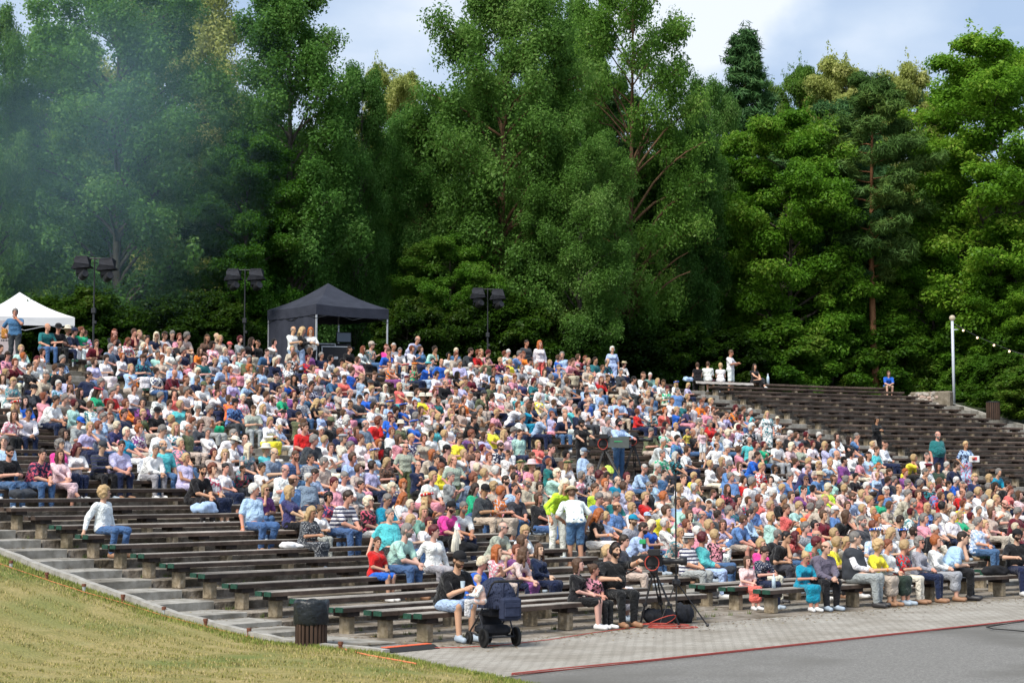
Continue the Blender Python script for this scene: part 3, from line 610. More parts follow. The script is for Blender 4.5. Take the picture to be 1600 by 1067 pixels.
# ------------------------------------------------------------------ people: smooth-union bodies meshed by surface nets
class Field:
    def __init__(s, lo, hi, h):
        s.lo = np.array(lo, float); s.h = h; s.n = np.ceil((np.array(hi)-s.lo)/h).astype(int)+1
        s.F = np.full(s.n, 9.0, dtype=np.float32)
        s.ax = [s.lo[i]+h*np.arange(s.n[i]) for i in range(3)]
    def _crop(s, lo, hi):
        a = np.maximum(0, np.floor((np.array(lo)-s.lo)/s.h).astype(int)); b = np.minimum(s.n, np.ceil((np.array(hi)-s.lo)/s.h).astype(int)+1)
        if (b <= a).any(): return None
        sl = tuple(slice(a[i], b[i]) for i in range(3)); g = np.meshgrid(*[s.ax[i][a[i]:b[i]] for i in range(3)], indexing='ij', sparse=True)
        return sl, g
    def _mix(s, sl, d, k):
        A = s.F[sl]
        if k > 0:
            h = np.clip(.5+.5*(A-d)/k, 0, 1); s.F[sl] = A*(1-h)+d*h-k*h*(1-h)
        else: s.F[sl] = np.minimum(A, d)
    def cap(s, a, b, ra, rb=None, k=.03):
        rb = ra if rb is None else rb; a = np.array(a, float); b = np.array(b, float); m = max(ra, rb)+k+s.h*3
        c = s._crop(np.minimum(a, b)-m, np.maximum(a, b)+m)
        if c is None: return s
        sl, (x, y, z) = c; ab = b-a; L2 = (ab@ab) or 1e-9
        t = np.clip(((x-a[0])*ab[0]+(y-a[1])*ab[1]+(z-a[2])*ab[2])/L2, 0, 1)
        d = np.sqrt((x-a[0]-t*ab[0])**2+(y-a[1]-t*ab[1])**2+(z-a[2]-t*ab[2])**2)-(ra+(rb-ra)*t)
        s._mix(sl, d, k); return s
    def ell(s, c, r, k=.03, M=None):
        c = np.array(c, float); r = np.array(r, float); m = r.max()+k+s.h*3; q = s._crop(c-m, c+m)
        if q is None: return s
        sl, (x, y, z) = q; x, y, z = x-c[0], y-c[1], z-c[2]
        if M is not None: x, y, z = M[0][0]*x+M[1][0]*y+M[2][0]*z, M[0][1]*x+M[1][1]*y+M[2][1]*z, M[0][2]*x+M[1][2]*y+M[2][2]*z
        k0 = np.sqrt((x/r[0])**2+(y/r[1])**2+(z/r[2])**2)+1e-6; k1 = np.sqrt((x/r[0]**2)**2+(y/r[1]**2)**2+(z/r[2]**2)**2)+1e-6
        s._mix(sl, k0*(k0-1)/k1, k); return s
    def cut(s, fn):     # keep where fn(x,y,z) <= 0
        g = np.meshgrid(*s.ax, indexing='ij', sparse=True); s.F = np.maximum(s.F, fn(*g)).astype(np.float32); return s
    def mesh(s):
        F = s.F; nx, ny, nz = F.shape; S_ = F < 0
        acc = np.zeros((nx-1, ny-1, nz-1, 3)); cnt = np.zeros((nx-1, ny-1, nz-1)); Q = []
        for ax in range(3):
            sa = [slice(None)]*3; sb = [slice(None)]*3; sa[ax] = slice(0, -1); sb[ax] = slice(1, None)
            A, B = F[tuple(sa)], F[tuple(sb)]; X = S_[tuple(sa)] != S_[tuple(sb)]; I = np.argwhere(X)
            if not len(I): continue
            a, b = A[X], B[X]; t = a/(a-b); P = I.astype(float); P[:, ax] += t
            o = [i for i in range(3) if i != ax]
            ok = (I[:, o[0]] > 0) & (I[:, o[1]] > 0) & (I[:, o[0]] < F.shape[o[0]]-1) & (I[:, o[1]] < F.shape[o[1]]-1)
            I, P, sgn = I[ok], P[ok], (a < b)[ok]; cells = []
            for d0, d1 in ((1, 1), (0, 1), (0, 0), (1, 0)):
                J = I.copy(); J[:, o[0]] -= d0; J[:, o[1]] -= d1; np.add.at(acc, tuple(J.T), P); np.add.at(cnt, tuple(J.T), 1); cells.append(J)
            q = np.stack([np.ravel_multi_index(c.T, cnt.shape) for c in cells], 1)
            fl = sgn if ax != 1 else ~sgn; q[~fl] = q[~fl][:, ::-1]; Q.append(q)
        act = np.flatnonzero(cnt.ravel()); mp = np.full(cnt.size, -1); mp[act] = np.arange(len(act))
        V = acc.reshape(-1, 3)[act]/cnt.ravel()[act][:, None]*s.h+s.lo
        return V.astype(np.float32), mp[np.concatenate(Q)] if Q else np.zeros((0, 4), int)

def V3(*a): return np.array(a, float)
def ik(a, c, l1, l2, pole):
    """joint between a and c; stretches the target back within reach"""
    a, c, pole = np.array(a, float), np.array(c, float), np.array(pole, float); d = c-a; L_ = np.linalg.norm(d); m = (l1+l2)*.985
    if L_ > m: c = a+d/L_*m; d = c-a; L_ = m
    u = d/L_; x = (l1*l1-l2*l2+L_*L_)/(2*L_); h = math.sqrt(max(0, l1*l1-x*x)); p = pole-(pole@u)*u; p /= np.linalg.norm(p)+1e-9
    return a+u*x+p*h, c
def rotz(a): c, s = math.cos(a), math.sin(a); return np.array([[c, -s, 0], [s, c, 0], [0, 0, 1.0]])
def rotx(a): c, s = math.cos(a), math.sin(a); return np.array([[1.0, 0, 0], [0, c, -s], [0, s, c]])

def pose(name, sex='m', heavy=0.0):
    """joint positions; the figure faces -Y, feet or seat over z=0"""
    f = sex == 'f'; J = {}; sw = .165 if f else .19; hw = .095
    seated = not name.startswith('stand')
    if seated:
        lean = {'knees': .12, 'clasp': .22, 'phone': .10, 'chin': .24, 'cross': .02, 'legs': -.02, 'lap': .03, 'aside': .0, 'cup': .22, 'work': .06}.get(name, .05)
        pel = V3(0, .03, .56); che = V3(0, .03-lean*.75, .90-lean*.12); nk = V3(0, .035-lean*1.15, 1.075-lean*.25); hd = nk+V3(0, -.035-lean*.15, .155)
        kn = [V3(-.13, -.43, .525), V3(.13, -.43, .525)]; an = [V3(-.12, -.45, .10), V3(.12, -.42, .10)]
        if name == 'legs': kn = [V3(-.07, -.44, .60), V3(.09, -.43, .53)]; an = [V3(.13, -.62, .30), V3(.08, -.42, .10)]
        if name == 'aside': kn = [V3(-.20, -.40, .52), V3(.16, -.42, .52)]; an = [V3(-.16, -.30, .10), V3(.14, -.34, .10)]
        if f and name != 'legs': kn = [k*V3(.6, 1, 1) for k in kn]; an = [k*V3(.55, 1, 1) for k in an]
    else:
        bend = {'stand_bend': .55, 'stand_bend2': .35}.get(name, .02)
        pel = V3(0, bend*.12, .96); che = V3(0, .0-bend*.42, 1.29-bend*.10); nk = V3(0, .015-bend*.85, 1.47-bend*.28); hd = nk+V3(0, -.03-bend*.14, .155-bend*.05)
        kn = [V3(-.10, -.02, .52), V3(.10, -.04, .52)]; an = [V3(-.12, .03, .09), V3(.12, -.02, .09)]
        if name == 'stand_bend': an = [V3(-.10, .16, .09), V3(.08, -.16, .09)]; kn = [V3(-.09, .02, .50), V3(.09, -.12, .51)]
    sh = [nk+V3(-sw, .02, -.082), nk+V3(sw, .02, -.082)]
    T = {'lap': [V3(-.03, -.27, .665), V3(.035, -.28, .685)], 'knees': [V3(-.13, -.37, .625), V3(.13, -.38, .625)], 'clasp': [V3(-.03, -.50, .60), V3(.03, -.51, .625)],
         'cross': [V3(.11, -.20, .86), V3(-.11, -.22, .89)], 'phone': [V3(-.05, -.36, .74), V3(.05, -.37, .74)], 'chin': [V3(-.02, -.33, 1.02), V3(.07, -.33, .66)],
         'legs': [V3(-.04, -.36, .70), V3(.05, -.33, .71)], 'aside': [V3(-.42, .16, .50), V3(.32, -.02, .50)], 'cup': [V3(.0, -.46, .77), V3(.05, -.47, .75)], 'work': [V3(-.22, -.36, .78), V3(.14, -.55, 1.06)],
         'stand': [V3(-.24, -.02, .86), V3(.25, -.06, .86)], 'stand_phone': [V3(-.07, -.32, 1.20), V3(.06, -.32, 1.19)], 'stand_chin': [V3(-.26, -.04, .98), V3(.04, -.19, 1.44)],
         'stand_bend': [V3(-.12, -.62, .92), V3(.16, -.58, .86)], 'stand_bend2': [V3(-.30, -.30, .86), V3(.16, -.42, .95)], 'stand_work': [V3(-.28, -.42, 1.12), V3(.12, -.45, 1.2)], 'stand_cup': [V3(-.2, -.10, .95), V3(.12, -.30, 1.18)]}[name]
    if seated: T = [np.array([t[0], t[1]*(1 if name != 'lap' else 1), t[2]]) for t in T]
    el = [0, 0]; wr = [0, 0]
    for i, sg in enumerate((-1, 1)): el[i], wr[i] = ik(sh[i], T[i], .28, .25, V3(sg*.9, .55, -.6) if name not in ('aside',) else V3(sg*.3, 1, .0))
    J.update(pel=pel, che=che, nk=nk, hd=hd, kn=kn, an=an, sh=sh, el=el, wr=wr, hw=hw, sex=sex, name=name, seated=seated, heavy=heavy)
    J['hip'] = [pel+V3(-hw, -.02, -.02), pel+V3(hw, -.02, -.02)]; J['toe'] = [a+V3((-.03, .03)[i], -.17, -.055) for i, a in enumerate(an)]
    if name == 'legs': J['toe'][0] = an[0]+V3(.03, -.15, -.08)
    J['yaw'] = 0.0; J['pitch'] = {'phone': .38, 'stand_phone': .30, 'stand_bend': .5, 'stand_bend2': .4, 'cup': .30, 'clasp': .12, 'chin': .05}.get(name, 0)
    return J
def bounds(J, m=.16):
    P = np.array([J['pel'], J['che'], J['hd']+V3(0, 0, .1), J['hd']+V3(0, 0, .12), *J['kn'], *J['an'], *J['toe'], *J['sh'], *J['el'], *J['wr']])
    lo = P.min(0)-m; hi = P.max(0)+m; lo[2] = max(lo[2], -.03); return lo, hi
def torso(F, J, g, k=.06, low=True):
    f = J['sex'] == 'f'; hv = J['heavy']; pel, che, nk = J['pel'], J['che'], J['nk']; X = V3(1, 0, 0)
    wai = (pel*.5+che*.5)+V3(0, .0-.02*hv, .0)
    F.cap(pel-X*.085, pel+X*.085, .115+g+hv*.02, k=k); F.cap(wai-X*(.05 if f else .065), wai+X*(.05 if f else .065), (.10 if f else .108)+g+hv*.07, k=k)
    F.cap(che-X*.075, che+X*.075, (.104 if f else .118)+g+hv*.03, k=k); F.cap(J['sh'][0]+X*.05+V3(0, 0, -.01), J['sh'][1]-X*.05+V3(0, 0, -.01), .062+g, k=k)
    if f:
        for sg in (-1, 1): F.ell(che+V3(sg*.075, -.085, .0), V3(.07, .07, .07)+g, k=.04)
    if hv > .3: F.ell(wai+V3(0, -.08, -.02), V3(.14, .12, .12)+g, k=.08)
def limbs(F, J, g, arm=1.0, leg=1.0, k=.035, loose=0):
    for i in (0, 1):
        sh, el, wr = J['sh'][i], J['el'][i], J['wr'][i]; t = 1 if J['sex'] == 'm' else .86
        if arm > 0:
            F.cap(sh, sh+(el-sh)*min(1, arm*2), .054*t+g, (.054-.012*min(1, arm*2))*t+g+loose, k=k)
            if arm > .5: F.cap(el, el+(wr-el)*(arm*2-1), .042*t+g+loose*.6, .027*t+g+.004, k=k)
        hp, kn, an = J['hip'][i], J['kn'][i], J['an'][i]; hv = J['heavy']*.02
        if leg > 0:
            F.cap(hp, hp+(kn-hp)*min(1, leg*2), .088+g+hv, (.088-.03*min(1, leg*2))+g+hv+loose*.5, k=k)
            if leg > .5: F.cap(kn, kn+(an-kn)*(leg*2-1), .058+g+loose*.5, .040+g+loose, k=k)
def head_M(J): return rotz(J['yaw']) @ rotx(J['pitch'])
def body_field(J, h):
    F = Field(*bounds(J), h); torso(F, J, -.006); limbs(F, J, 0)
    nk, hd = J['nk'], J['hd']; M = head_M(J); at = lambda *p: hd+M@V3(*p)
    F.cap(nk+V3(0, .01, -.06), hd+V3(0, .02, -.05), .056, .052, k=.03)
    F.ell(at(0, .012, .03), (.074, .094, .092), k=.02, M=M); F.ell(at(0, -.022, -.035), (.056, .066, .078), k=.03, M=M)
    F.cap(at(0, -.085, .02), at(0, -.108, -.022), .009, .015, k=.012); F.cap(at(-.035, -.082, .033), at(.035, -.082, .033), .011, k=.014)
    F.ell(at(0, -.078, -.062), (.026, .016, .013), k=.014, M=M); F.ell(at(0, -.066, -.098), (.026, .022, .018), k=.02, M=M)
    for sg in (-1, 1): F.ell(at(sg*.078, .012, -.004), (.012, .022, .032), k=.008, M=M)
    for i in (0, 1):
        wr, el = J['wr'][i], J['el'][i]; u = (wr-el)/np.linalg.norm(wr-el); F.cap(wr, wr+u*.075, .028, .036, k=.015)
        an, to = J['an'][i], J['toe'][i]; F.cap(an+V3(0, .03, -.045), to, .036, .034, k=.03)
    return F
def hand_parts(J):
    """five separate bent fingers per hand, rooted in the palm"""
    B = MB()
    for i, sg in enumerate((-1, 1)):
        wr, el = J['wr'][i], J['el'][i]; u = wr-el; u /= np.linalg.norm(u); side = np.cross(u, V3(0, 0, 1)); side /= np.linalg.norm(side)+1e-9; up = np.cross(side, u)
        base = wr+u*.075
        for q, (o, l) in enumerate(((-.027, .062), (-.009, .074), (.009, .078), (.026, .070))):
            b0 = base+side*o; c = [b0-u*.02, b0+u*l*.45, b0+u*l*.78-up*l*.22, b0+u*l*.9-up*l*.52]; B.tube([tuple(p) for p in c], [.011, .0105, .0095, .0075], 5)
        th = wr+u*.03-side*sg*.03*(-1 if i else 1)*(-1); s2 = side*(1 if i == 0 else -1)
        B.tube([tuple(wr+u*.025+s2*.018), tuple(wr+u*.055+s2*.045-up*.01), tuple(wr+u*.095+s2*.050-up*.02)], [.013, .0115, .009], 5)
    return np.array(B.V), B.F
def face_parts(J):
    B = MB(); M = head_M(J); hd = J['hd']
    for sg in (-1, 1):
        p = hd+M@V3(sg*.030, -.0865, .012); B.ball(tuple(p), .0095, 4, 0, (1.25, .7, .8))
        a = hd+M@V3(sg*.016, -.0965, .034); b = hd+M@V3(sg*.048, -.089, .036); B.tube([tuple(a), tuple((a+b)/2+V3(0, 0, .004)), tuple(b)], [.004, .005, .003], 4, 0)
    a, b = hd+M@V3(-.022, -.090, -.061), hd+M@V3(.022, -.090, -.061); B.tube([tuple(a), tuple((a+b)/2+V3(0, -.005, -.002)), tuple(b)], [.003, .006, .003], 5, 1)
    return B
def top_field(J, h, sleeve, long_hem=False):
    F = Field(*bounds(J), h); g = .011; torso(F, J, g); arm = {'none': .10, 'short': .40, 'long': .97}[sleeve]
    n0 = F.n
    for i in (0, 1):
        sh, el, wr = J['sh'][i], J['el'][i], J['wr'][i]; t = 1 if J['sex'] == 'm' else .86
        F.cap(sh, sh+(el-sh)*min(1, arm*2), .054*t+g, (.054-.008*min(1, arm*2))*t+g+.006, k=.03)
        if arm > .5: F.cap(el, el+(wr-el)*(arm*2-1), .042*t+g+.004, .030*t+g, k=.03)
    p = J['nk']; hem = J['pel'][2]-(.07 if J['seated'] else .03)
    F.cut(lambda x, y, z: hem-z+0*x+0*y)
    w = .006 if h < .02 else .003
    g_ = np.meshgrid(*F.ax, indexing='ij', sparse=True); F.F = F.F+(w*np.sin(g_[2]*34+g_[0]*17+np.sin(g_[1]*21))*np.sin(g_[0]*26+g_[1]*19)).astype(np.float32)
    # neck opening
    nk = p+V3(0, -.02, .02); F.cut(lambda x, y, z: .068-np.sqrt((x-nk[0])**2+(y-nk[1])**2+((z-nk[2])*.8)**2))
    return F
def bottom_field(J, h, kind):
    F = Field(*bounds(J), h); g = .008; pel = J['pel']; X = V3(1, 0, 0); F.cap(pel-X*.085, pel+X*.085, .115+g+J['heavy']*.02, k=.05)
    if kind in ('trousers', 'shorts'):
        leg = 1.0 if kind == 'trousers' else .47; lo = .006 if kind == 'trousers' else .018
        for i in (0, 1):
            hp, kn, an = J['hip'][i], J['kn'][i], J['an'][i]; q = min(1, leg*2)
            hv = J['heavy']*.02; F.cap(hp, hp+(kn-hp)*q, .088+g+hv, .088-.03*q+g+lo+hv, k=.03)
            if leg > .5: F.cap(kn, kn+(an-kn)*.98, .061+g+hv*.6, .044+g+lo, k=.03)
    else:
        for i in (0, 1):
            hp, kn, an = J['hip'][i], J['kn'][i], J['an'][i]; F.cap(hp, kn, .097+g+J['heavy']*.02, .080+g+J['heavy']*.02, k=.09)
            o = J['kn'][1-i]; F.cap(kn, (kn+o)/2, .075+g, .075+g, k=.08); e = .55 if kind == 'skirt' else .9
            dn = kn+(an-kn)*e+V3(0, .02, 0); F.cap(kn, dn, .075+g, .085+g, k=.06); F.cap(dn, (dn+(J['kn'][1-i]+(J['an'][1-i]-J['kn'][1-i])*e))/2, .08, .08, k=.06)
    top = pel[2]+.05; F.cut(lambda x, y, z: z-top+0*x+0*y)
    g_ = np.meshgrid(*F.ax, indexing='ij', sparse=True); F.F = F.F+(.005*np.sin(g_[2]*30+g_[1]*23)*np.sin(g_[0]*40+g_[1]*14)).astype(np.float32)
    return F
def shoe_field(J, h):
    F = Field(*bounds(J, .2), h)
    for i in (0, 1): an, to = J['an'][i], J['toe'][i]; F.cap(an+V3(0, .045, -.045), to, .048, .043, k=.02); F.cap(an+V3(0, .02, -.01), an+V3(0, -.03, -.03), .045, .045, k=.02)
    for i in (0, 1): pass
    F.cut(lambda x, y, z: -z+0.002+0*x+0*y)
    return F
def clean(V, F):
    return V, F
# hair and headgear live in head space (centre of the head at 0, face to -Y)
def hair_mesh(style, h=.011, seed=1):
    F = Field((-.30, -.34, -.42), (.30, .30, .30), h); n = lambda x, y, z, a=.006, q=70: a*(np.sin(q*x+3*np.sin(q*.5*z))+np.sin(q*.8*y+2)*np.sin(q*.9*z+1))*.5
    c = V3(0, .012, .03)
    if style in ('short', 'bald', 'crop'):
        g = {'short': .016, 'crop': .008, 'bald': .009}[style]; F.ell(c+V3(0, .004, .004), V3(.077, .096, .094)+g, k=0); F.ell((0, .03, -.03), V3(.068, .072, .06)+g*.8, k=.02)
        F.cut(lambda x, y, z: (.058-.95*(y+.085))-z+0*x); F.cut(lambda x, y, z: -.075-z+0*x+0*y)
        if style == 'bald': F.cut(lambda x, y, z: z-.048+0*x+0*y)
    elif style in ('bob', 'curly', 'longbob'):
        g = {'bob': .021, 'curly': .036, 'longbob': .022}[style]; F.ell(c+V3(0, .012, .0), V3(.077, .092, .094)+g, k=0); lo = {'bob': -.045, 'curly': -.06, 'longbob': -.14}[style]
        for sg in (-1, 1): F.cap((sg*.062, .015, .0), (sg*.066, .025, lo), .032+g*.4, .026+g*.2, k=.03)
        F.cap((0, .055, .0), (0, .062, lo), .058+g*.4, .045, k=.04)
        F.cut(lambda x, y, z: np.minimum(-y-.052+.25*np.abs(x), .058-z)); F.cut(lambda x, y, z: -.2-z+0*x+0*y)
    elif style == 'long':
        F.ell(c+V3(0, .008, .0), V3(.098, .112, .116), k=0)
        for sg in (-1, 1): F.cap((sg*.072, .0, .0), (sg*.095, -.01, -.27), .036, .026, k=.03)
        F.cap((0, .06, .0), (0, .10, -.30), .075, .055, k=.04); F.cap((-.06, .07, -.1), (.06, .07, -.1), .05, k=.04)
        F.cut(lambda x, y, z: np.minimum(-y-.056+.25*np.abs(x), .060-z))
    elif style == 'updo':
        F.ell(c+V3(0, .006, .004), V3(.092, .110, .106), k=0); F.ell((0, .03, -.03), V3(.078, .08, .07), k=.02); F.ell((0, .115, .085), (.048, .045, .045), k=.015)
        F.cut(lambda x, y, z: (.060-.95*(y+.085))-z+0*x); F.cut(lambda x, y, z: -.085-z+0*x+0*y)
    g_ = np.meshgrid(*F.ax, indexing='ij', sparse=True); a = .013 if style == 'curly' else .006; F.F = F.F+n(*g_, a).astype(np.float32)
    return F.mesh()
def hat_mesh(style):
    B = MB()
    if style == 'cap':
        B.lathe([(.103, -.0), (.104, .02), (.098, .055), (.075, .088), (.035, .106), (.001, .110)], (0, .010, .035), 18)
        V = []; 
        for i in range(9):
            t = -1+2*i/8; V += [(t*.085, -.075+.02*t*t, .042), (t*.072, -.175+.06*t*t, .030)]
        F = [(2*i, 2*i+1, 2*i+3, 2*i+2) for i in range(8)]; V2 = [(x, y, z+.008) for x, y, z in V]; B.add(V+V2, F+[tuple(18+q for q in reversed(f)) for f in F]+[(2*i+1, 18+2*i+1, 18+2*i+3, 2*i+3) for i in range(8)])
    elif style == 'sunhat':
        B.lathe([(.185, .020), (.190, .026), (.105, .052), (.103, .10), (.092, .135), (.05, .150), (.001, .152)], (0, .012, .005), 22); B.lathe([(.185, .020), (.10, .040), (.098, .09)], (0, .012, .005), 22)
    elif style == 'boater':
        B.lathe([(.150, .040), (.152, .046), (.100, .050), (.099, .115), (.092, .122), (.001, .122)], (0, .012, .015), 22); B.lathe([(.1015, .052), (.1015, .080)], (0, .012, .015), 22, m=1); B.lathe([(.150, .040), (.09, .046)], (0, .012, .015), 22)
    elif style == 'wreath':
        rr = random.Random(4)
        for i in range(26):
            a = i*2*math.pi/26; B.ball((math.cos(a)*.100, math.sin(a)*.115+.012, .075-.02*math.sin(a)), rr.uniform(.017, .03), 4, rr.choice((0, 0, 1)))
    elif style == 'beret':
        B.lathe([(.09, 0), (.13, .02), (.135, .04), (.10, .068), (.001, .078)], (.01, .02, .055), 18)
    elif style == 'phones':
        B.tube([(-.092*math.cos(a), .012, .02+.125*math.sin(a)) for a in np.linspace(0, math.pi, 13)], .010, 6)
        for sg in (-1, 1): B.lathe([(.001, -.018), (.034, -.018), (.040, -.008), (.040, .010), (.001, .016)], (sg*.088, .012, -.005), 14, rot=Matrix.Rotation(sg*math.pi/2, 3, 'Y'))
        B.tube([(-.09, -.02, -.02), (-.07, -.09, -.055), (-.02, -.115, -.062)], .004, 5)
    elif style == 'glasses':
        for sg in (-1, 1): B.lathe([(.001, -.004), (.024, -.003), (.024, .003), (.001, .004)], (sg*.030, -.104, .012), 12, rot=Matrix.Rotation(math.pi/2, 3, 'X')); B.tube([(sg*.052, -.098, .016), (sg*.082, -.02, .014), (sg*.084, .015, .008)], .003, 4)
        B.tube([(-.01, -.107, .017), (.01, -.107, .017)], .003, 4)
    return B
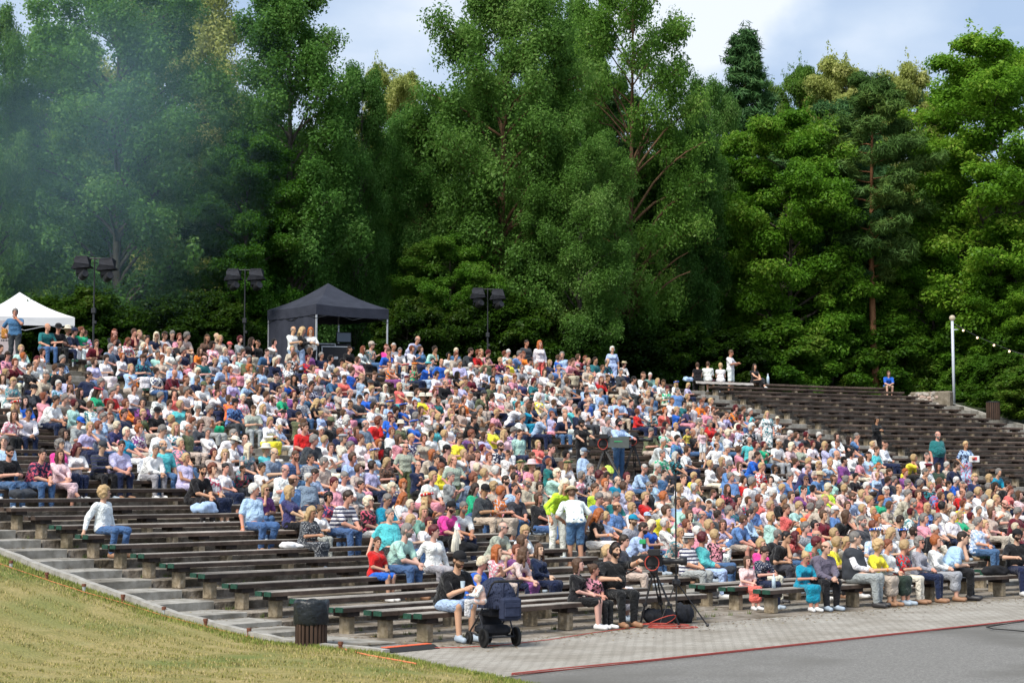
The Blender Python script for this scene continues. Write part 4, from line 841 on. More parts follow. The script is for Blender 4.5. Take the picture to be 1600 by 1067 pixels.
# ------------------------------------------------------------------ who sits where: head position in a 4x enlarged tile of the photo, sex, hair, top, [bottom], extras
CROWD = {
(0, 400): '''297 420 m dz te t:dn P:knees;377 450 m dc bk t:bk cap:bk;425 437 f lb cr hat:sunhat;447 472 m dc nv t:nv cap:nv P:clasp jacket:dn;512 445 f rn gn;535 487 f bs la* G;140 580 f lb mi;150 635 f ob wh;95 668 f rb mrL;
230 650 f mb wh;45 622 f du pk*;190 700 f dc bk;222 672 m gz wh;380 645 m gs sk#;332 700 f bs teN P:chin;385 702 m dc bk cap:bk;615 545 m bs mr t:gy P:chin;685 570 m gs bg t:bk P:knees;765 630 f ob wh* t:nv P:lap;900 642 f bu nv* k:wh;
980 722 f dn wh*;1080 742 m bz mr s:be P:clasp;1165 772 f rb br;1225 777 m gs nvL t:nv;1280 815 m bs wh cap:ol;1345 872 f bb wh L k:nv;1470 917 m ds bl= cap:bk;715 480 f rl bk;710 530 f rs wh;830 472 m bs mr;870 462 f lb be;912 500 f ds wh;
970 457 f pl nvN G;1030 490 f du whL G;1080 445 m gc dg;1115 472 f bb be;1155 450 m gs be;1110 502 f rb pk;800 532 f rs wh*;905 517 f lb la;1035 572 f rl wh;1125 542 f mb bk;1145 592 f gs nv;900 562 f pb sk;750 587 m gs nv;900 607 m ds bl*;985 612 f gs mi;
1055 592 f pb wh;1015 642 f rs be;1120 645 f wb be;1250 592 f bl or;1330 557 f du pk*;1400 592 f pb sk;1435 552 b bc pk cap:co;1380 478 f lb be;1355 452 m bz bk;1295 477 f bl brL;1500 497 f mu gy;1560 507 f dl bk P:chin;1270 647 m bz te;1350 662 f lb gy;1400 692 m gs sk;
1215 692 f mb wh*;1100 682 m gs sk;1465 642 f wb wh;1520 602 f bs wh;1555 642 m gs ol;1560 702 f ou wh;1235 722 f pb sk G;1300 767 m gs gy;1440 712 f rb pk;1470 782 f ob la;1370 802 f dl pk*;1410 837 m gs sk;1545 792 f ps sk P:chin;1520 887 f pb pk*;1435 892 f bb or*;
555 747 m dc nv G;625 792 m gs wh;80 787 f lb gy*;215 832 m dc dgL cap:bk P:chin;380 802 f ws sk*;505 852 f dl bk;465 922 f mb miL;600 845 f dl gn hat:wreath;700 852 m gs rd;730 822 f gb wh;330 902 m ds wh t:nv;570 932 f bb wh=L;685 932 f ru gy*;790 922 f rb orL;
765 985 m ds nv;895 917 f kb pu*;890 982 f lb ol;985 972 m dc bk cap:bk P:phone;100 932 f ll wh hat:wreath;160 905 f kl rb;190 982 m dc whL;90 992 f bl pk* P:chin;30 742 f lb be;18 765 f bl wh;4 592 m dc bk;630 985 m gs skL;1595 957 m bc gg t:gy;250 600 f db wh;590 660 f bb la;660 640 f db wh*;
820 700 f lb sk;1180 850 m gs wh;1090 860 f db co;1240 960 f gb wh;1130 930 f lb tq;1310 960 m gs be;1060 930 f bb wh;840 830 f rb wh;1000 880 m gs wh;1500 640 f bb mi;280 750 f gb be;430 760 f db la;440 830 f bl be;280 880 f rb pk;400 890 m gs be;''',
(400, 400): '''50 500 f kb wh P:chin;12 545 m dc bk;70 602 m ds bd;125 657 f pL nvL;145 642 f ws wh;40 707 f bL sk;240 622 m bs bk*;235 582 f lb be;340 592 f bu pu;325 642 f mb rd*;410 632 m gs nv;460 642 f kb wh;435 692 m gz wh;205 682 f gb wh*;355 702 f bb wh;540 662 f ku lp;500 722 f lb wh*;
585 592 m dc bk s:be P:knees;665 582 f rl whL k:bk;722 552 m gc be* cap:be t:dn;815 562 f rb ma;860 545 m wc gy;830 602 m bs rb;905 592 m gc wh P:clasp;1030 582 f bb bd;1080 562 m ds mi;985 572 f rb wh;1215 582 f ps bd;1210 622 f kb wh;1250 622 f rs be;1315 555 m dc dg;1380 587 f rb rd;
1405 577 f lL be;1445 602 f ms pk;1575 562 m wc wh#;1555 612 f rs co;1450 652 m dc ol;1525 652 f lb nv*;1590 662 f lb ye;1160 662 m bz rb;1195 732 f pb gy* G;1275 667 m gs la;1262 742 f kl bkN;1345 687 f wb wh;1350 762 f bb mr;1385 742 f gb whL G;1470 772 f kL bk;1560 772 f lb be;1575 712 f ms wh;
835 687 f bb or* k:pu;935 692 f pl wh* hat:wreath;990 692 f ll gn* hat:beret_or;1075 682 f bs rb hat:beret_tq k:sk;1100 657 m dc sk;940 767 g dc gy hat:beret_mr;740 742 m bc bk;715 797 m dc wh cap:dg;720 835 f lb gy;810 822 f pL wh G;690 872 f ks rb;900 812 f lL coN k:tq;600 717 m bs rb;555 767 f bs co;
465 762 m ds bd t:dn;400 772 f lb gy;345 807 m ds wh* G;295 762 f lb wh*;235 762 f dl bk;190 782 f bs rb;125 772 m ds nv;130 852 f bb wh* ;65 872 m bs whL;240 862 f mb pu;165 892 f gb gn;45 952 f ll la;245 917 m dc nv;290 892 m wz gy#;330 862 f bs bd;375 932 f ll bkN;460 907 f gb la=;405 912 f lb be;
590 852 m gz wh;645 892 m dc dg;580 922 f db la P:chin;790 962 m dc wh;835 922 f lb sk hat:wreath_bl;935 942 f bb rbN hat:wreath_bl;870 982 f du bk;995 922 f rb nv;1040 882 f lb ye hat:sunhat;1085 882 f db lp* hat:sunhat;970 882 f lb cr hat:sunhat;1025 962 f bL be*;1110 987 f lb wh;1185 792 m gz bkL t:gy;
1250 847 f bs be*;1215 902 m gs lp;1215 945 m bz lp;1335 867 m gc wh P:knees;1410 862 m dc ol cap:dg P:chin;1480 882 f ds co* P:legs;1520 822 f wb wh;1470 802 m dc ol;1580 882 f ls be;1290 802 f ls la;165 982 b bc wh cap:bk;410 987 g ln sk;165 842 f lb pk;560 690 f lb wh;640 650 f bb pk;1180 1010 f lb bk;
1000 1000 f gb wh;270 1002 m dc ol;300 1040 f bs lp;470 1032 m bc dg cap:ol;845 1012 f mb rb;1215 990 f lL bk;1240 1022 f lb sk;1360 1012 m dc bk;570 1045 f wb wh;990 1045 f gb rb hat:wreath_bl;1010 850 f bb sk;1310 800 f bb ol;1120 850 f rs be;660 760 f lb sk;20 830 f bb wh;110 910 f bb wh;520 850 f lb be;
1430 720 f bb wh;1500 720 f rs sk;1130 740 f db wh;730 940 f db wh;550 1000 f bb wh*;1140 910 f bb te;1300 900 f bb or;1290 960 f bl be;1400 960 m gs be;1500 980 f lb pk;''',
(800, 400): '''70 572 f rs or;30 602 m gc bl;20 642 f lL ye;315 592 m gc sk;300 637 f bb rb;240 667 f lL nv;110 657 m dc wh cap:bk;150 677 f ws wh;70 702 m gc gy;205 727 f bL whL;70 782 f dn inN;130 782 f mL te*;245 757 f gb cr;330 742 m gc gy;365 657 b bc sk;375 632 f bs pk;405 692 b dc mr cap:gy;415 617 f bb pk;
445 642 f rb mr;480 652 f lb gy* ;520 612 m dc te;525 657 f bb lp;590 657 m gz nv* t:nv;705 677 f bb whL hat:boater;680 722 m gc dgL;750 772 m kc whL;820 742 f bL wh;875 747 m wc tg;835 802 f dL be*N G;910 782 f ll skN;960 792 m bs wh;1025 797 g ll wh hat:wreath_bl;1100 807 g lL la;975 832 f mb gn*;1035 842 m gc bl;
495 767 f lb wh;560 772 f rl rd t:dn;600 762 m dc bk;465 822 m dc sk t:dn;430 802 f dL bk;350 782 f bb be;320 847 f gb bg;260 842 f mb whL;285 787 f bL cr;450 872 m dc nv;170 882 f wb ye=;45 882 m gs tq;75 902 f ws be;20 932 f rb wh;100 947 f bL tb k:tb;125 927 f db nv;255 917 f bs dn;365 907 m gs lp;
485 902 m gz rb;465 942 m gz wh;555 932 m gc wh;395 947 m gc tq;675 892 m gc sk P:phone;745 917 m kc dg*;810 907 f bb la;835 952 m gc bl=;875 907 m gc bg;885 967 m gc wh# G;960 967 f ob co;1030 962 f lb rb;1095 962 f bb in;1075 942 f kL te;1140 932 m gc wh;1180 917 f rs or;1200 887 m gc bg;1245 907 f lb wh;
1225 962 f rb pk;1260 1002 m dc bk;1395 952 f mu or*;1440 957 m bs ol;1490 972 f ws tq;1430 1012 f mb cr;1475 1007 m dc bl;1585 1012 f lb wh*;1310 1002 f kn wh;655 977 f rs wh;575 987 f kb lp G;415 972 m dc nv G;350 1002 m gz nv;330 970 f wb wh;785 972 f rb rdL;1000 905 f bb wh;600 1030 m gs gy;1100 880 f lb be;
1165 1040 m gc be;1240 1040 f gb rd;1340 990 f bL la;1265 960 f rs be;640 910 f lb sk;860 860 f lb be;700 800 f bb be;555 850 m gs sk;180 810 m gs wh;480 700 f bb be;150 740 f wb wh;220 830 f bb mi;10 760 f rs pk;300 700 m gs bl;560 700 f bb wh;10 860 f bb wh;190 1000 m gs sk;60 1010 m gs wh;250 990 f rb la;''',
(0, 640): '''60 265 m dc bk t:dn P:phone;258 280 m dc nv* t:dn P:clasp;375 282 f bl lpL d:lp P:legs;375 222 f gu ma;490 242 f ml wh t:nv P:phone;640 232 m gc dgL= cap:dg t:bk P:phone;750 227 m dc la t:nv P:clasp;970 250 m gc whL t:gy P:clasp;1020 222 m gz tq;1165 302 f lb laN d:la P:lap;1260 377 m dc bk t:bk P:clasp jacket:sk;
1330 372 f ru wh*;1410 372 f kn wh;1525 372 b dc te*;400 150 f dl gy;495 92 m bc gy cap:rb P:phone;620 102 f rb bg;630 47 m gs skL;725 102 f pb in*;795 142 f pb tb;870 122 f ou pu* G2;860 77 f mb wh;1110 112 f ll wh*N;1180 117 m gz ol t:be;1200 77 f rs be;1255 92 f bL dg G;1300 142 f gs whL;1130 207 f pb pk*;
1340 272 f mb beL;1410 267 f lb beL;1435 152 m gc wh;1455 202 f ws wh hat:sunhat;1525 192 m gz la;1550 242 f pl gy*N G;1590 500 m ws sk t:dn P:aside;690 45 f rb be*;560 110 f lb la;1010 130 m gs wh;1180 35 f bL wh;30 200 m gs sk;1060 60 f lb wh;''',
(400, 640): '''90 72 f lL wh L k:ye P:phone;155 117 g lb sk;305 112 m bc rd t:nv P:knees;410 132 m wc skL t:nv P:lap;470 82 m dc bk cap:ol;525 142 f rs nv;570 102 m wu gy#;625 132 f bL pu;680 92 m gz bg;755 72 m ru rdL;850 62 f mb rb;905 92 f kb ol hat:sunhat;850 137 f rb wh;890 182 f bL pk;545 182 f gb cr t:cr P:lap hat:scarf;
655 182 f rs whL t:be;715 242 f lb lp;790 232 f ob rd;830 267 f kl bk;745 267 f ll skN d:sk hat:wreath_bl;985 177 m lc in*;1100 157 m dc wh;1180 152 f lb wh;1205 97 f ps wh;1125 107 f wb tq;1335 152 f rs pu#;1350 62 m dc bkL;1240 87 f bL be;1430 162 f bL la;1480 112 f rs ye;1555 152 f ll lp;65 247 f lb tq hat:sunhat;
110 272 m gz bg;225 287 m bc bl#;345 312 m dc gy#;40 362 f ds wh;185 377 m gz wh;235 442 m bz bl;330 427 m wc bgL;365 402 m dc sk;490 457 f ms pk;650 472 b dc gyL;455 567 f ku in*;560 542 m ds wh= t:dn P:clasp;705 577 f pu bk* P:lap;815 562 m gc tb;850 492 f pu in;915 482 f ou be*;915 562 f ol wh;825 332 f lL br*;
1015 352 m gz nv t:bk P:cross;1155 362 f rs yeL;1130 312 m dc nv;1085 277 f oL be;1180 252 m dc bk cap:bk;1215 312 f lL wh;1295 277 f lb wh;1345 237 f bs br;1385 282 f bL lp;1420 242 f mb wh;1510 232 m dc nv*;1575 292 m dc wh G;1385 362 f pb te;1430 397 f lb cr;1510 382 f wb wh;1340 427 f rb bg;1560 442 m dc nv;
1365 492 f dl gnL t:dn P:phone;1425 502 m dc dg cap:bk;1490 482 f lu be;1525 512 f ob or*;1070 552 f ll bkN hat:wreath;1045 637 f lL tg;970 622 f pb lp;985 692 f lL wh t:dn;860 657 m gc tq;880 747 m gc mi t:dn P:clasp r5;1085 707 f mb whL;1115 762 f ms whL t:gy P:aside r5;1215 612 m dc ma cap:bk t:bk P:clasp;1270 612 m gc wh t:nv P:clasp;
760 792 b bc rd s:rb P:lap r5;345 642 f ll dg. d:dg P:phone;405 632 g bn wh t:gg P:phone;215 512 f lL in t:bk;75 502 f lL pu t:dn G P:chin;1275 965 g lb wh;1405 975 f ps rb G P:cup r2;1540 742 m gz gg G;1510 912 f ol pk* t:be r3;1585 905 f bl lp r3;360 190 m gs dg;430 190 f lb wh;590 230 m gs la;610 300 f bb sk;470 240 f bb wh;
700 350 f db la;1060 180 f bb be;1270 180 f bs ye;1460 300 f rb be;1250 420 m gc gy;640 370 f bb be;1100 420 f lb wh;560 420 m gc wh;1600 380 f bb wh;420 330 m gc be;''',
(800, 640): '''50 147 m dc mi;5 132 m gs pu*;165 227 f lL co;235 222 m dc nv;225 292 g bn pk*;120 297 m bc ol;60 362 f lL pk* hat:wreath_gn;125 347 f lb pk hat:sunhat_pk;335 282 f kb br;360 347 f ll wh hat:wreath_gn;450 267 m wc skL cap:bg;475 367 m gc gy*;435 412 f gb pk*;540 412 f mb be;575 392 f rs be;585 462 f ob be;
660 447 m gz tb;720 422 f mb la;820 367 m wc skL;910 362 m wc cr;935 202 m wc whL P:clasp t:cr;940 277 m gc gn=;870 137 m gc ol;950 132 f mu gn*;1025 102 f lb wh;975 97 f kb cr;1030 182 f ds bl*;1025 287 f wl bk*;1130 142 m gz bk;1180 77 m gc be;1240 92 f gb rd;1205 172 f ll be G;1285 167 m dc sk G;1300 132 m wz whL;
1350 147 f pb wh;1345 247 f ws wh;1280 222 m dz wh;1420 112 f mb la*;1490 107 m wu bk#;1485 212 m gz tq;1525 222 f mb be;1575 222 f mb gn;1530 287 m dc rb;1555 357 f lb rd*;1430 352 f bL wh G;1355 357 f gb bl;1315 322 f lL br;1240 352 f lb whL t:cr P:lap;1135 442 f lb ye;1165 462 f lL ol;950 402 m dc bd;
1075 432 m bc wh;1050 492 f lb gg k:gg;1160 502 f wb wh;1255 522 b bc wh;1345 492 f bl bk* ;1165 582 g ln pk;1225 592 b bc bl;1410 562 f kb be;1525 557 f rb co;1575 492 f pb wh;860 482 m gc bk G;745 547 f lu la;650 547 m gc te;835 547 f lb rd;950 542 f ob wh*;950 632 f bb ye;540 552 m gs bl;520 492 m bs li;655 607 m bz bl;
745 612 f lb whL G;370 462 f wl wh;45 532 m dc dg t:dn P:clasp;170 552 f bL bk t:dn;100 457 m gz be;195 482 f db gg;25 492 m dc sk;540 652 f ol bkN;590 672 f lb sk;800 742 m dc sk;845 667 b dc bl cap:sk;875 722 f pL rbN G;755 692 m bc gy cap:tb;960 732 f wb whL;1050 772 f lb be* k:be P:chin;
1110 812 m gc wh= hat:boater_wh t:gy P:lap;1190 802 f mb tqL t:sk P:lap;1270 782 f lb pk*L G;1335 717 f bL la t:wh P:chin;1480 657 m dc skL t:nv;1520 622 m gc bl;1390 622 f mb te*;1340 632 m gs la;1285 672 f ds dg;1185 672 m gz gg;1230 722 f lb wh;1160 762 f wb pk;1090 737 f rb be;1560 842 f lb maL;1550 902 f ds nv. t:nv P:phone r1;
1475 962 g bL lp k:co P:lap r1;700 822 m ds dg P:lap;80 762 f lb wh*;60 822 f bL pk*;32 882 f rb pu k:pu P:lap r3;172 892 f bl nvL k:nv P:lap r3;428 922 g bL bk s:bk P:lap r0;600 888 f lb bk P:lap r1;515 1000 g bn pk* P:lap r0;1420 250 f bb pk;1090 250 f bb wh;890 440 f bb sk;400 640 f lb be*;1110 660 f bL pk*;1300 590 f lb pk*;1480 590 f bb te*;
1440 690 m bc bl;1370 420 m gs bl;600 420 f db pk;270 400 f pu mi;230 330 f rb te;700 480 f bb la;1100 590 f bb mi;1040 590 f bb sk;1450 440 f db rd;1500 450 m gs wh;20 420 f db in;160 410 f lL be;''',
(1200, 640): '''60 62 f ps wh* G;135 152 m wc bk;180 162 f bb gy;230 157 f mb dg P:chin;320 162 f ws bk G;430 167 f dL whL;510 187 f dL bkN;545 167 m gc bl P:chin;730 217 m dc whL t:nv;65 207 m wc wh#;145 227 f pL lp;210 232 f ms gg;285 217 f mb wh;360 222 f lL la;425 222 m bc sk;430 277 m wz wh;655 217 f lb wh;680 252 m bc tq;630 287 f dL sk P:cross;
525 292 f kb whL;580 317 f bL pk;475 317 m kc pu;700 362 f ob lp;405 332 f lb sk P:chin;240 362 m gz in;175 327 f bn whN;250 327 f lb la;320 347 f lu be;325 417 m bc bl hat:boater;45 367 f dL wh G;240 452 m bc tb G;215 502 m dc pu;280 497 f kb lp* G;380 487 f ps liN G;470 492 f lb lp;410 432 f bL mi;490 437 f gb be;550 427 f ks bk;
610 477 m wc wh;690 412 b lc sk;760 392 m bc nv;530 547 m bc sk;745 442 m ds nv;790 457 m gc dg G;740 512 m wu bl;820 492 m bz wh;860 392 f os pu;905 302 f lb ye;995 292 m gc wh;1005 362 f ms wh hat:beret_mr;965 392 m gc nv P:chin;1065 357 f dL gd;1120 347 f ws be;1155 347 m dc nv;940 462 m gc mrL;1020 477 f lb bk*;1075 452 f bL rd;
1070 497 f ms bl*;1160 442 m wc rb;1215 472 m gc lp;1215 532 m bz rd;1145 547 f lb be;1295 427 f lu nv*;1440 392 m gc tb;1385 427 f lL bk;1420 472 f dL bk;1380 482 f gb be;1490 467 m dc bk G;1380 522 f ll be G;1320 507 f lb wh;1510 502 f rs co;1570 532 f bL lp;1480 592 m bz cr;1500 632 b kc rbL;1395 592 f pb wh;1400 642 f bL be;
1320 642 f gs lp;1250 612 m wc wh G;1210 592 f rb ye;1095 602 f kb wh;1165 672 m wc wh;1215 662 f lb gn;1270 682 f mb be;1000 612 f lL bl*N;905 582 m gc gg;890 642 f mb wh* G;710 562 f os gn;640 567 f ln wh*;1315 705 f gs sk* t:dn P:lap;1360 718 f lb lp* k:dn;1165 792 m dc sk t:bk P:chin r0;1050 822 f ob whL k:gy P:lap r0;
950 832 f gu gy L t:nv G P:lap r0;850 852 f lb rd* t:cr P:phone r0;762 847 f rs whL k:gd P:lap r0;690 852 f lu ye;545 802 m gc whL t:gy P:lap vest r0;382 862 m bz ppL t:bk P:clasp r0;245 922 g ln tb k:tb P:phone r0;290 832 f ms ol*;415 832 f lb ye G;485 832 f lL be;415 772 f lb gg;305 787 m gz tq;240 737 m gs gy;295 722 f kb co G;
225 702 b bc or cap:or;170 792 f ml co t:dn P:chin;55 782 m gc bk t:dn P:clasp;105 797 m kc bk G;420 652 m wc blL cap:wh;480 662 f bL bk;590 692 m gc dg;265 612 f gb co G;190 602 f ls mi;115 622 f bs co;20 672 f lb mi;30 532 m wc lp#;680 772 f lb sk* hat:wreath_bl;655 722 f rb be;770 772 f lL wh;690 692 f ob wh;
820 692 m dc gy;847 772 f db be* hat:wreath_bl;910 762 m dc wh;1035 752 m wc bkL;1550 742 f pb cr;1590 770 f bb mr;760 600 f bb be;330 600 m gs be;360 560 f lb be;600 620 f lb be;10 600 f lb wh;500 600 f bb be;860 530 m gs be;940 530 f bb co;660 640 f lb wh*;980 680 f gb pk;1060 680 m gs wh;1430 560 f lb be;1250 540 m gs sk;
1560 640 m gs mr;1130 470 m dc nv;1340 560 m gc wh;1100 540 f bb rd;860 460 m gc gy;590 530 f lb wh;150 540 f bb be;90 490 f lb wh;110 560 m gs bk;20 440 f db wh;130 420 m gs bl;350 660 f bb mr;550 780 f bb wh;'''}
# ------------------------------------------------------------------ colours, cloth and skin
CC = {'wh': ((.80, .80, .80), 'white'), 'bk': ((.012, .012, .014), 'black'), 'nv': ((.014, .022, .06), 'navy'), 'bd': ((.06, .15, .30), 'denim blue'), 'bl': ((.12, .24, .50), 'blue'), 'bg': ((.20, .26, .34), 'blue-grey'), 'sk': ((.40, .54, .76), 'pale blue'),
      'rb': ((.02, .12, .55), 'bright blue'), 'tq': ((.10, .52, .55), 'turquoise'), 'te': ((.02, .16, .17), 'dark teal'), 'tb': ((.01, .26, .42), 'teal blue'), 'tg': ((.18, .34, .30), 'grey-green'), 'gg': ((.36, .40, .34), 'sage grey'), 'mi': ((.42, .68, .60), 'mint'),
      'gn': ((.02, .42, .20), 'green'), 'gd': ((.03, .05, .035), 'dark green'), 'ol': ((.12, .14, .07), 'olive'), 'li': ((.55, .80, .05), 'lime'), 'ye': ((.85, .72, .05), 'yellow'), 'cr': ((.72, .68, .56), 'cream'), 'be': ((.50, .42, .34), 'beige'), 'or': ((.85, .22, .03), 'orange'),
      'co': ((.80, .16, .14), 'coral'), 'rd': ((.58, .02, .02), 'red'), 'mr': ((.13, .012, .025), 'maroon'), 'pk': ((.74, .30, .38), 'pink'), 'lp': ((.72, .52, .54), 'pale pink'), 'ma': ((.80, .06, .32), 'magenta'), 'pu': ((.22, .07, .25), 'purple'), 'pp': ((.14, .12, .17), 'grey-purple'),
      'la': ((.50, .48, .72), 'lavender'), 'in': ((.05, .05, .14), 'indigo'), 'gy': ((.34, .35, .37), 'grey'), 'dg': ((.045, .05, .06), 'charcoal'), 'dn': ((.06, .13, .27), 'blue denim'), 'br': ((.13, .07, .05), 'brown')}
HC = {'k': ((.010, .008, .008), 'black'), 'd': ((.030, .018, .012), 'dark brown'), 'b': ((.085, .045, .025), 'brown'), 'r': ((.16, .05, .025), 'auburn'), 'm': ((.085, .010, .014), 'maroon-dyed'), 'o': ((.38, .11, .03), 'ginger'),
      'l': ((.44, .30, .15), 'blonde'), 'p': ((.66, .56, .40), 'platinum'), 'g': ((.185, .17, .155), 'grey'), 'w': ((.54, .52, .48), 'white')}
HS = {'s': 'short', 'c': 'crop', 'z': 'bald', 'b': 'bob', 'u': 'curly', 'l': 'long', 'L': 'longbob', 'n': 'updo'}
HSW = {'s': 'short-haired', 'c': 'close-cropped', 'z': 'balding', 'b': 'bobbed', 'u': 'curly-haired', 'l': 'long-haired', 'L': 'shoulder-length-haired', 'n': 'hair-up'}
def cloth_mat(name, pat, attr=False):
    m = new_mat(name, rough=.88, spec=.15); nt, N, L, b = nodes(m); b.inputs['Sheen Weight'].default_value = .15
    tc = N('ShaderNodeTexCoord')
    if attr: a = N('ShaderNodeAttribute'); a.attribute_name = 'Col'; base = a.outputs['Color']; rnd_ = a.outputs['Alpha']
    else: oi = N('ShaderNodeObjectInfo'); base = oi.outputs['Color']; rnd_ = oi.outputs['Random']
    col = base
    if pat:
        hue = N('ShaderNodeValToRGB'); hue.color_ramp.interpolation = 'CONSTANT'; el = hue.color_ramp.elements
        cs = [(0, (.02, .03, .12)), (.25, (.62, .10, .16)), (.45, (.75, .75, .75)), (.7, (.03, .22, .26)), (.85, (.02, .02, .02))]
        el[0].color = (*cs[0][1], 1); el[1].position = cs[1][0]; el[1].color = (*cs[1][1], 1)
        for p_, c_ in cs[2:]: e = el.new(p_); e.color = (*c_, 1)
        L(rnd_, hue.inputs['Fac']); second = hue.outputs[0]
        sx = N('ShaderNodeSeparateXYZ'); L(tc.outputs['Object'], sx.inputs[0])
        def band(out, per, thr):
            q = N('ShaderNodeMath'); q.operation = 'MULTIPLY'; q.inputs[1].default_value = 1/per; L(out, q.inputs[0])
            f = N('ShaderNodeMath'); f.operation = 'FRACT'; L(q.outputs[0], f.inputs[0]); g = N('ShaderNodeMath'); g.operation = 'GREATER_THAN'; g.inputs[1].default_value = thr; L(f.outputs[0], g.inputs[0]); return g.outputs[0]
        if pat == '=': fac = band(sx.outputs[2], .075, .55); second = None; alt = (.035, .04, .10)
        elif pat == '#':
            a_ = band(sx.outputs[2], .06, .6); b_ = band(sx.outputs[0], .06, .6); q = N('ShaderNodeMath'); q.operation = 'ADD'; L(a_, q.inputs[0]); L(b_, q.inputs[1]); h = N('ShaderNodeMath'); h.operation = 'MULTIPLY'; h.inputs[1].default_value = .42; L(q.outputs[0], h.inputs[0]); fac = h.outputs[0]; second = None; alt = (.05, .08, .16)
        elif pat == '.':
            v = N('ShaderNodeTexVoronoi'); v.inputs['Scale'].default_value = 34; v.inputs['Randomness'].default_value = .25; L(tc.outputs['Object'], v.inputs['Vector']); g = N('ShaderNodeMath'); g.operation = 'LESS_THAN'; g.inputs[1].default_value = .28; L(v.outputs['Distance'], g.inputs[0]); fac = g.outputs[0]; second = None; alt = (.7, .7, .7)
        else:
            v = N('ShaderNodeTexNoise'); v.inputs['Scale'].default_value = 17; v.inputs['Detail'].default_value = 3; L(tc.outputs['Object'], v.inputs['Vector']); g = N('ShaderNodeMapRange'); g.inputs['From Min'].default_value = .50; g.inputs['From Max'].default_value = .56; L(v.outputs['Fac'], g.inputs['Value']); fac = g.outputs[0]
        mx = N('ShaderNodeMixRGB'); L(fac, mx.inputs['Fac']); L(base, mx.inputs[1])
        if second is not None: L(second, mx.inputs[2])
        else: mx.inputs[2].default_value = (*alt, 1)
        col = mx.outputs[0]
    L(col, b.inputs['Base Color'])
    nb = N('ShaderNodeTexNoise'); nb.inputs['Scale'].default_value = 9; nb.inputs['Detail'].default_value = 3; nb.inputs['Distortion'].default_value = 1.2; L(tc.outputs['Object'], nb.inputs['Vector'])
    bp = N('ShaderNodeBump'); bp.inputs['Distance'].default_value = .07; bp.inputs['Strength'].default_value = .9; L(nb.outputs['Fac'], bp.inputs['Height']); L(bp.outputs[0], b.inputs['Normal'])
    return m
CL = {p: cloth_mat('cloth_'+n, p) for p, n in (('', 'plain'), ('*', 'floral'), ('=', 'striped'), ('#', 'checked'), ('.', 'dotted'))}
def skin_mat():
    m = new_mat('skin', rough=.55, spec=.3); nt, N, L, b = nodes(m); oi = N('ShaderNodeObjectInfo'); L(oi.outputs['Color'], b.inputs['Base Color'])
    b.inputs['Subsurface Weight'].default_value = 0.0; return m
M_skin = skin_mat(); M_eye = new_mat('eye_and_brow', (.035, .02, .015), .5); M_mouth = new_mat('lip', (.36, .11, .10), .5)
def hair_mat():
    m = new_mat('hair', rough=.5, spec=.35); nt, N, L, b = nodes(m); oi = N('ShaderNodeObjectInfo'); tc = N('ShaderNodeTexCoord'); mp = N('ShaderNodeMapping'); mp.inputs['Scale'].default_value = (1, 1, .25); L(tc.outputs['Object'], mp.inputs[0])
    no = N('ShaderNodeTexNoise'); no.inputs['Scale'].default_value = 60; no.inputs['Detail'].default_value = 3; L(mp.outputs[0], no.inputs['Vector'])
    mr = N('ShaderNodeMapRange'); mr.inputs['To Min'].default_value = .45; mr.inputs['To Max'].default_value = 1.55; L(no.outputs['Fac'], mr.inputs['Value'])
    mx = N('ShaderNodeMixRGB'); mx.blend_type = 'MULTIPLY'; mx.inputs['Fac'].default_value = 1; L(oi.outputs['Color'], mx.inputs[1]); L(mr.outputs[0], mx.inputs[2]); L(mx.outputs[0], b.inputs['Base Color'])
    bp = N('ShaderNodeBump'); bp.inputs['Distance'].default_value = .01; L(no.outputs['Fac'], bp.inputs['Height']); L(bp.outputs[0], b.inputs['Normal']); return m
M_hair = hair_mat(); M_glass = new_mat('dark_lens', (.008, .008, .01), .15); M_band = new_mat('orange_wristband', (.85, .22, .04), .6); M_hatband = new_mat('hat_band', (.03, .03, .04), .8)
M_leaf2 = new_mat('flower_petal', (.75, .7, .72), .8)

# ------------------------------------------------------------------ cached figure meshes
_J = {}; _C = {}
def get_J(ps, sx, hv, yaw):
    k = (ps, sx, hv, yaw)
    if k not in _J:
        J = pose(ps, sx, hv); J['yaw'] = yaw
        if ps == 'aside': J['yaw'] = yaw*1.5
        _J[k] = J
    return _J[k]
def piece(kind, key, h, extra=''):
    """returns (V, F, material index) for one layer; key=(pose, sex, heavy, yaw, mirror)"""
    ck = (kind, key, h, extra)
    if ck in _C: return _C[ck]
    ps, sx, hv, yaw, mir = key
    if kind == 'hair': V, F = hair_mesh(extra, h)
    elif kind == 'beard':
        f = Field((-.1, -.15, -.16), (.1, .08, .04), h*.8); f.ell((0, -.022, -.045), (.063, .072, .078), k=0); f.cut(lambda x, y, z: np.maximum(z+.035-.9*np.maximum(0, np.abs(x)-.03), -.14-z)); f.cut(lambda x, y, z: y-.03+0*x+0*z); V, F = f.mesh()
    else:
        J = get_J(ps, sx, hv, yaw)
        if kind == 'body': V, F = body_field(J, h).mesh()
        elif kind == 'top': V, F = top_field(J, h, extra).mesh()
        elif kind == 'bottom': V, F = bottom_field(J, h, extra).mesh()
        elif kind == 'shoes': V, F = shoe_field(J, h).mesh()
    V = V.copy(); F = F.copy()
    if mir: V[:, 0] *= -1; F = F[:, ::-1]
    _C[ck] = (V, F); return _C[ck]
_M = {}
